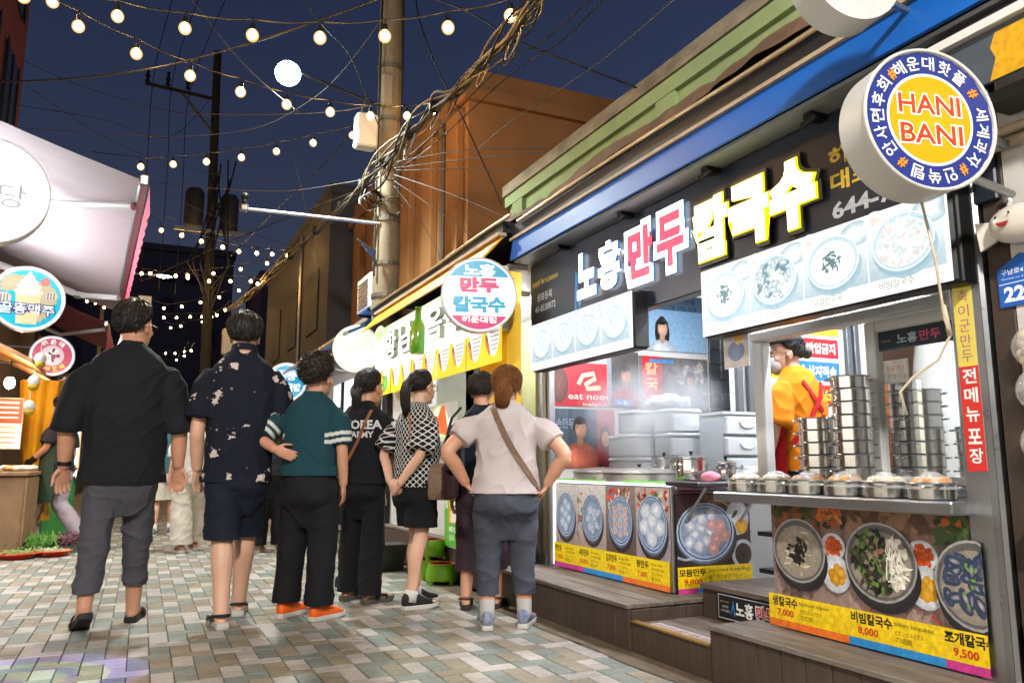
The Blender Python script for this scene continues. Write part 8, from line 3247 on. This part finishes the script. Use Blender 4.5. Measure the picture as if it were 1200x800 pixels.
for z, hx, hy in ((0, .135, .055), (.02, .15, .065), (.12, .145, .06), (.22, .125, .04), (.245, .115, .02)):
    for k in range(16):
        a = 2 * math.pi * k / 16
        c_, s_ = math.cos(a), math.sin(a)
        vs.append((hx * math.copysign(abs(c_) ** .5, c_), hy * math.copysign(abs(s_) ** .6, s_), z))
fs = []
for i in range(4):
    for k in range(16):
        a, b = i * 16 + k, i * 16 + (k + 1) % 16
        fs.append((a, b, b + 16, a + 16))
fs += [tuple(range(15, -1, -1)), tuple(range(64, 80))]
bagmb.add(vs, fs)
bagmb.build('bag_body', mat('brown_monogram', '#6f5646', .55, var=.9, vscale=55, color2='#8c7562', bump=.1), hb, smooth=True, world=False)
MB().bbox((.11, -.004, .12), (.085, .125, .235), bev=.02).build('side_gusset', mat('burgundy_leather', '#3f1f20', .5, var=.3), hb, world=False)
MB().tube([(-.11, 0, .23), (-.10, -.005, .34), (-.06, -.02, .46)], .007, 6).build('strap_end', tan_leather, hb, world=False)

# --- woman hidden behind, dark top and brown trousers
S6 = dict(label='woman in dark top and brown trousers hidden behind the pale T-shirt', H=1.58, loc=(2.15, 5.14), yaw=rad(-28), female=True, g=1.0, sw=.15, sz=1.255, hw=.085, hz=.82,
          head=(-.01, .03, 1.46), look=(rad(-10), rad(0), 0), neck=.048,
          torso=[(.78, .185, .14, -.01), (.93, .18, .14, -.01), (1.07, .178, .135, -.005), (1.18, .182, .125, -.01), (1.255, .168, .108, -.015), (1.315, .118, .085, -.01), (1.35, .068, .064, .0), (1.368, .058, .056, .005)],
          footL=(-.105, -.02, rad(6)), footR=(.10, .03, rad(-8)),
          hair=dict(style='curly', seed=31, thick=.020, nape=-40, side=-14, front=30, amp=.005, mat=HAIR_D),
          shirt=dict(mat=cloth('dark_navy_jersey', '#12151f', '#1b2436'), len=.85, rs=(.085, .085), seed=18),
          trousers=dict(mat=cloth('brown_slacks', '#33242a', '#281c20'), pelvis=[(.86, .165, .13, -.01), (.78, .175, .145, -.015), (.70, .175, .15, -.02), (.62, .165, .14, -.02)], r=(.105, .095, .085), cuff=.255, fold=.006, seed=12),
          shoes=dict(kind='sandal', upper=mat('brown_strap', '#5a3f2c', .6), sole=mat('dark_brown_sole', '#2c2019', .7), k=.95))
P6 = person(S6)
bp_ = thing('shoulder_bag', 'glossy black shoulder bag at the elbow of the pale T-shirt', 'bag', (1.86, 4.92, .88), rad(-20))
MB().bbox((0, 0, .14), (.13, .08, .27), bev=.035).build('bag_body', mat('black_nylon', '#15161b', .35, var=.2), bp_, smooth=True, world=False)
MB().bbox((0, -.042, .10), (.10, .02, .14), bev=.01).build('pocket', MATS['black_nylon'], bp_, smooth=True, world=False)
MB().tube([(-.05, 0, .27), (-.02, .02, .38), (.04, .05, .45)], .01, 6).build('bag_strap', MATS['black_nylon'], bp_, world=False)

# --- woman in pale T-shirt, hands on hips
S7 = dict(label='woman in pale pinkish T-shirt with hands on hips and brown cross-body strap', H=1.545, loc=(2.03, 4.48), yaw=rad(-24), female=True, g=1.08, sw=.175, sz=1.235, hw=.095, hz=.80,
          head=(.005, .045, 1.425), look=(rad(-4), rad(6), 0), hs=1.10, neck=.053,
          torso=[(.785, .215, .175, -.01), (.83, .212, .172, -.01), (.95, .193, .155, -.01), (1.08, .19, .148, -.01), (1.17, .197, .14, -.015), (1.235, .188, .12, -.02), (1.29, .135, .09, -.015), (1.325, .072, .066, .0), (1.342, .060, .058, .005)],
          armL=dict(sh=(-.19, -.01, 1.22), el=(-.35, -.10, 1.03), wr=(-.245, -.03, .845), hd=(.45, .35, -.6), pn=(.9, -.1, .3), ts=(0, -1, 0), curl=.5, r=(.056, .045, .030)),
          armR=dict(sh=(.19, -.01, 1.22), el=(.35, -.10, 1.01), wr=(.25, -.04, .835), hd=(-.40, .30, -.7), pn=(-.9, -.1, .3), ts=(0, -1, 0), curl=.45, r=(.056, .045, .030)),
          footL=(-.115, -.02, rad(6)), footR=(.115, .04, rad(-12)), legr=(.085, .056, .040),
          hair=dict(style='long', seed=33, thick=.012, nape=-38, side=-12, front=34, amp=.003, mat=HAIR_B, buns=[((0, -.095, .03), (.045, .035, .05)), ((.005, -.11, -.01), (.038, .026, .05))], tails=[dict(pts=[(0, -.11, .05), (-.012, -.135, .0), (-.018, -.13, -.06), (-.02, -.115, -.115)], r=.034, n=420, flare=1.3)]),
          shirt=dict(mat=cloth('pale_pink_cotton', '#b9aeac', '#a89c9c', bump=.1), len=.62, rs=(.084, .078), seed=21, fold=.007, fz=4),
          trousers=dict(mat=cloth('slate_slacks', '#41444e', '#363941'), pelvis=[(.88, .185, .145, -.01), (.80, .205, .165, -.015), (.70, .208, .17, -.02), (.61, .19, .15, -.02)], r=(.112, .086, .066), cuff=.195, fold=.007, fz=6, seed=14),
          shoes=dict(kind='sneaker', upper=mat('blue_grey_knit', '#5f6a86', .85, var=.5, vscale=40, color2='#aeb2bd'), sole=white_sole, sock=mat('pale_sock', '#a8a39e', .9), sockh=.22, k=.98))
P7 = person(S7)
strap(P7, [(-.085, 1.318, 'b'), (-.075, 1.28, 'b'), (-.05, 1.22, 'b'), (-.01, 1.13, 'b'), (.04, 1.04, 'b'), (.09, .96, 'b'), (.13, .90, 'b'), (.17, .84, 'b'), (.195, .80, 'b')], .036, mat('brown_webbing', '#6f513c', .7, var=.3, vscale=30), 'bag_strap')

# --- vendor in orange T-shirt and red apron
S8 = dict(label='vendor in orange T-shirt, red apron and white mask inside the service window', H=1.57, loc=(3.28, 3.34), yaw=rad(14), z=.12, slim=.88, female=True, g=.95, sw=.155, sz=1.27, hw=.08, hz=.81, skin=SKIN_PALE,
          head=(.0, .05, 1.445), look=(rad(46), rad(-6), 0), neck=.046,
          torso=[(.80, .17, .14, -.01), (.95, .17, .14, -.01), (1.08, .175, .14, -.005), (1.19, .185, .13, -.01), (1.265, .172, .11, -.015), (1.325, .12, .085, -.01), (1.36, .068, .064, .0), (1.378, .057, .055, .005)],
          armL=dict(sh=(-.165, -.01, 1.255), el=(-.225, .0, 1.02), wr=(-.215, .08, .80), pn=(1, 0, 0), ts=(0, 1, 0), curl=.5, r=(.046, .036, .027)),
          armR=dict(sh=(.165, -.01, 1.255), el=(.21, .05, 1.02), wr=(.10, .17, .86), pn=(-1, 0, 0), ts=(0, 1, 0), curl=.7, r=(.046, .036, .027)),
          hair=dict(style='long', seed=41, thick=.011, nape=-40, side=-14, front=34, amp=.0015, buns=[((0, -.125, .0), (.036, .032, .036))]),
          shirt=dict(mat=cloth('orange_cotton', '#e08310', '#c86f0c'), len=.90, rs=(.088, .092), seed=24, fold=.006),
          trousers=dict(mat=MATS['black_wide_trousers'], pelvis=[(.85, .155, .125, -.01), (.77, .17, .14, -.015), (.7, .17, .145, -.02), (.62, .165, .135, -.02)], r=(.1, .09, .08), cuff=.08, voxel=.01),
          shoes=dict(kind='sneaker', upper=black_foam, sole=black_foam))
P8 = person(S8)
red_ap = cloth('red_apron_cloth', '#b8181e', '#9a1218')
ap = MB()
ap.grid(lambda u, v: ((.20 - .02 * v) * math.sin((u - .5) * 3.5), .005 + .165 * math.cos((u - .5) * 3.5) - .02, 1.16 - .62 * v), 30, 12)
P8['part'](ap, 'apron', red_ap)
strap(P8, [(-.10, 1.345, 'b'), (-.085, 1.28, 'b'), (-.03, 1.20, 'b'), (.03, 1.13, 'b'), (.10, 1.03, 'b'), (.15, .94, 'b')], .028, red_ap, 'apron_strap')
strap(P8, [(.10, 1.345, 'b'), (.085, 1.28, 'b'), (.03, 1.20, 'b'), (-.03, 1.13, 'b'), (-.10, 1.03, 'b'), (-.15, .94, 'b')], .028, red_ap, 'apron_strap', off=.009)
mk = MB()
MHv = P8['MH']
mk.ell(MHv @ Vector((0, .066, -.05)), (.052, .046, .05), 16, 12, MHv.to_3x3())
for s in (-1, 1):
    mk.tube([MHv @ Vector((s * .048, .075, -.03)), MHv @ Vector((s * .068, .03, -.015)), MHv @ Vector((s * .08, -.005, -.002))], .002, 5)
P8['part'](mk, 'face_mask', MATS['white_mask'])
vz = MB()
vz.ell(MHv @ Vector((0, -.008, .075)), (.085, .105, .045), 24, 10, MHv.to_3x3(), -.2)
P8['part'](vz, 'cap', mat('black_cap', '#131315', .8))

# --- stallkeeper with green apron walking on the left
S9 = dict(label='stallkeeper in dark T-shirt, green apron and pale trousers striding left', H=1.78, loc=(-.93, 11.4), yaw=rad(62), g=1.0, sw=.165, sz=1.43, hw=.085, hz=.90, voxel=.008,
          head=(.02, .05, 1.66), look=(rad(-30), rad(4), 0),
          torso=[(.88, .185, .14, -.01), (1.05, .185, .145, -.01), (1.2, .188, .14, -.005), (1.33, .195, .13, -.01), (1.43, .18, .115, -.015), (1.50, .125, .09, -.01), (1.54, .074, .07, .0), (1.56, .062, .06, .005)],
          armL=dict(sh=(-.18, -.01, 1.41), el=(-.24, .02, 1.16), wr=(-.19, .22, 1.0), pn=(1, 0, 0), ts=(0, 0, 1), curl=.6, r=(.05, .04, .03)),
          footL=(-.09, .34, rad(0)), footR=(.09, -.30, rad(0), rad(14)), kneeR=(.085, .0, .48), kneeL=(-.085, .22, .50),
          hair=dict(style='curly', seed=51, thick=.018, nape=-36, side=-6, front=30, amp=.005, mat=HAIR_D),
          shirt=dict(mat=cloth('charcoal_tee', '#1e2024'), len=.8, rs=(.088, .09), seed=27, voxel=.01),
          trousers=dict(mat=cloth('pale_pink_grey_trousers', '#8d7f86', '#a9a4ae'), pelvis=[(.95, .165, .13, -.01), (.87, .175, .145, -.015), (.78, .18, .15, -.02), (.70, .175, .14, -.02)], r=(.108, .10, .095), cuff=.12, voxel=.011, seed=20),
          shoes=dict(kind='sneaker', upper=mat('black_shoe', '#151517', .7), sole=black_foam))
P9 = person(S9)
ap = MB()
ap.grid(lambda u, v: ((.215 - .0 * v) * math.sin((u - .5) * 4.6), .165 * math.cos((u - .5) * 4.6) + .02 + .03 * v, 1.30 - .80 * v), 30, 12)
P9['part'](ap, 'apron', cloth('dark_green_apron', '#2c3a2c', '#222c22'))
for sd in ('L', 'R'):
    gl_ = MB()
    s0, el, wr = P9['arms'][sd]
    hand(gl_, wr, wr - el, (1, 0, 0), (0, 0, 1), .6, 1.12)
    limb(gl_, [el.lerp(wr, .7), wr], [.040, .036], 12)
    P9['part'](gl_, 'glove', mat('black_glove', '#101012', .6))

# --- person in white trousers further up the alley, and one more beyond
S10 = dict(label='person in cream wide trousers walking between the two men', H=1.62, loc=(.53, 9.8), yaw=rad(10), female=True, g=.95, hw=.085, hz=.86, sw=.15, sz=1.28, voxel=.009,
           torso=[(.84, .17, .13, -.01), (1.0, .165, .13, -.01), (1.15, .17, .125, -.005), (1.28, .16, .11, -.01), (1.335, .11, .085, -.01), (1.37, .066, .062, .0), (1.388, .056, .054, .005)], head=(0, .03, 1.49),
           footL=(-.10, -.12, rad(0)), footR=(.10, .14, rad(0)),
           hair=dict(style='long', seed=61, thick=.014, nape=-46, side=-18, amp=.002),
           shirt=dict(mat=cloth('white_blouse', '#b9b4ac'), len=.9, rs=(.085, .085), voxel=.011),
           trousers=dict(mat=cloth('cream_trousers', '#b3aa9c', '#9d9486'), pelvis=[(.92, .155, .125, -.01), (.84, .17, .14, -.015), (.76, .175, .145, -.02), (.68, .17, .135, -.02)], r=(.108, .115, .125), cuff=.10, voxel=.011, seed=31),
           shoes=dict(kind='slide', upper=mat('pale_slide', '#b8a898', .6), sole=white_sole))
P10 = person(S10)
S11 = dict(label='distant person in white shorts and white socks beyond the black T-shirt', H=1.62, loc=(.32, 12.2), yaw=rad(-5), female=True, g=.95, hw=.085, hz=.86, sw=.15, sz=1.28, voxel=.010,
           torso=[(.84, .17, .13, -.01), (1.0, .165, .13, -.01), (1.15, .17, .125, -.005), (1.28, .16, .11, -.01), (1.335, .11, .085, -.01), (1.37, .066, .062, .0), (1.388, .056, .054, .005)], head=(0, .03, 1.49),
           footL=(-.10, -.12, rad(0)), footR=(.10, .10, rad(0)),
           hair=dict(style='short', seed=63, thick=.014),
           shirt=dict(mat=MATS['teal_cotton'] if 'teal_cotton' in MATS else cloth('teal_cotton', '#2c5560'), len=.9, rs=(.085, .085), voxel=.012),
           trousers=dict(name='shorts', mat=MATS['cream_trousers'], pelvis=[(.92, .155, .125, -.01), (.84, .17, .14, -.015), (.76, .175, .145, -.02), (.68, .17, .135, -.02)], r=(.115, .13, .14), cuff=.48, voxel=.012, seed=33),
           shoes=dict(kind='sneaker', upper=mat('grey_shoe', '#6a6a6c', .7), sole=white_sole, sock=MATS['white_sock'], sockh=.18))
P11 = person(S11)
S12 = dict(label='distant person in dark clothes near the orange crate', H=1.66, loc=(1.35, 9.4), yaw=rad(-20), g=.95, hw=.085, hz=.86, sw=.16, sz=1.32, voxel=.010,
           torso=[(.84, .18, .14, -.01), (1.0, .175, .14, -.01), (1.18, .18, .13, -.005), (1.32, .17, .11, -.01), (1.385, .115, .085, -.01), (1.42, .07, .066, .0), (1.44, .06, .058, .005)], head=(0, .03, 1.545),
           footL=(-.10, -.05, rad(0)), footR=(.10, .08, rad(0)),
           hair=dict(style='short', seed=67, thick=.014),
           shirt=dict(mat=MATS['dark_grey_cotton'], len=.9, rs=(.085, .085), voxel=.012),
           trousers=dict(mat=MATS['black_shorts'], pelvis=[(.92, .155, .125, -.01), (.84, .17, .14, -.015), (.76, .175, .145, -.02), (.68, .17, .135, -.02)], r=(.105, .1, .095), cuff=.08, voxel=.012, seed=37),
           shoes=dict(kind='sneaker', upper=mat('tan_shoe', '#a08a6a', .7), sole=white_sole))
P12 = person(S12)
bpy.data.scenes.remove(tmp_scene)
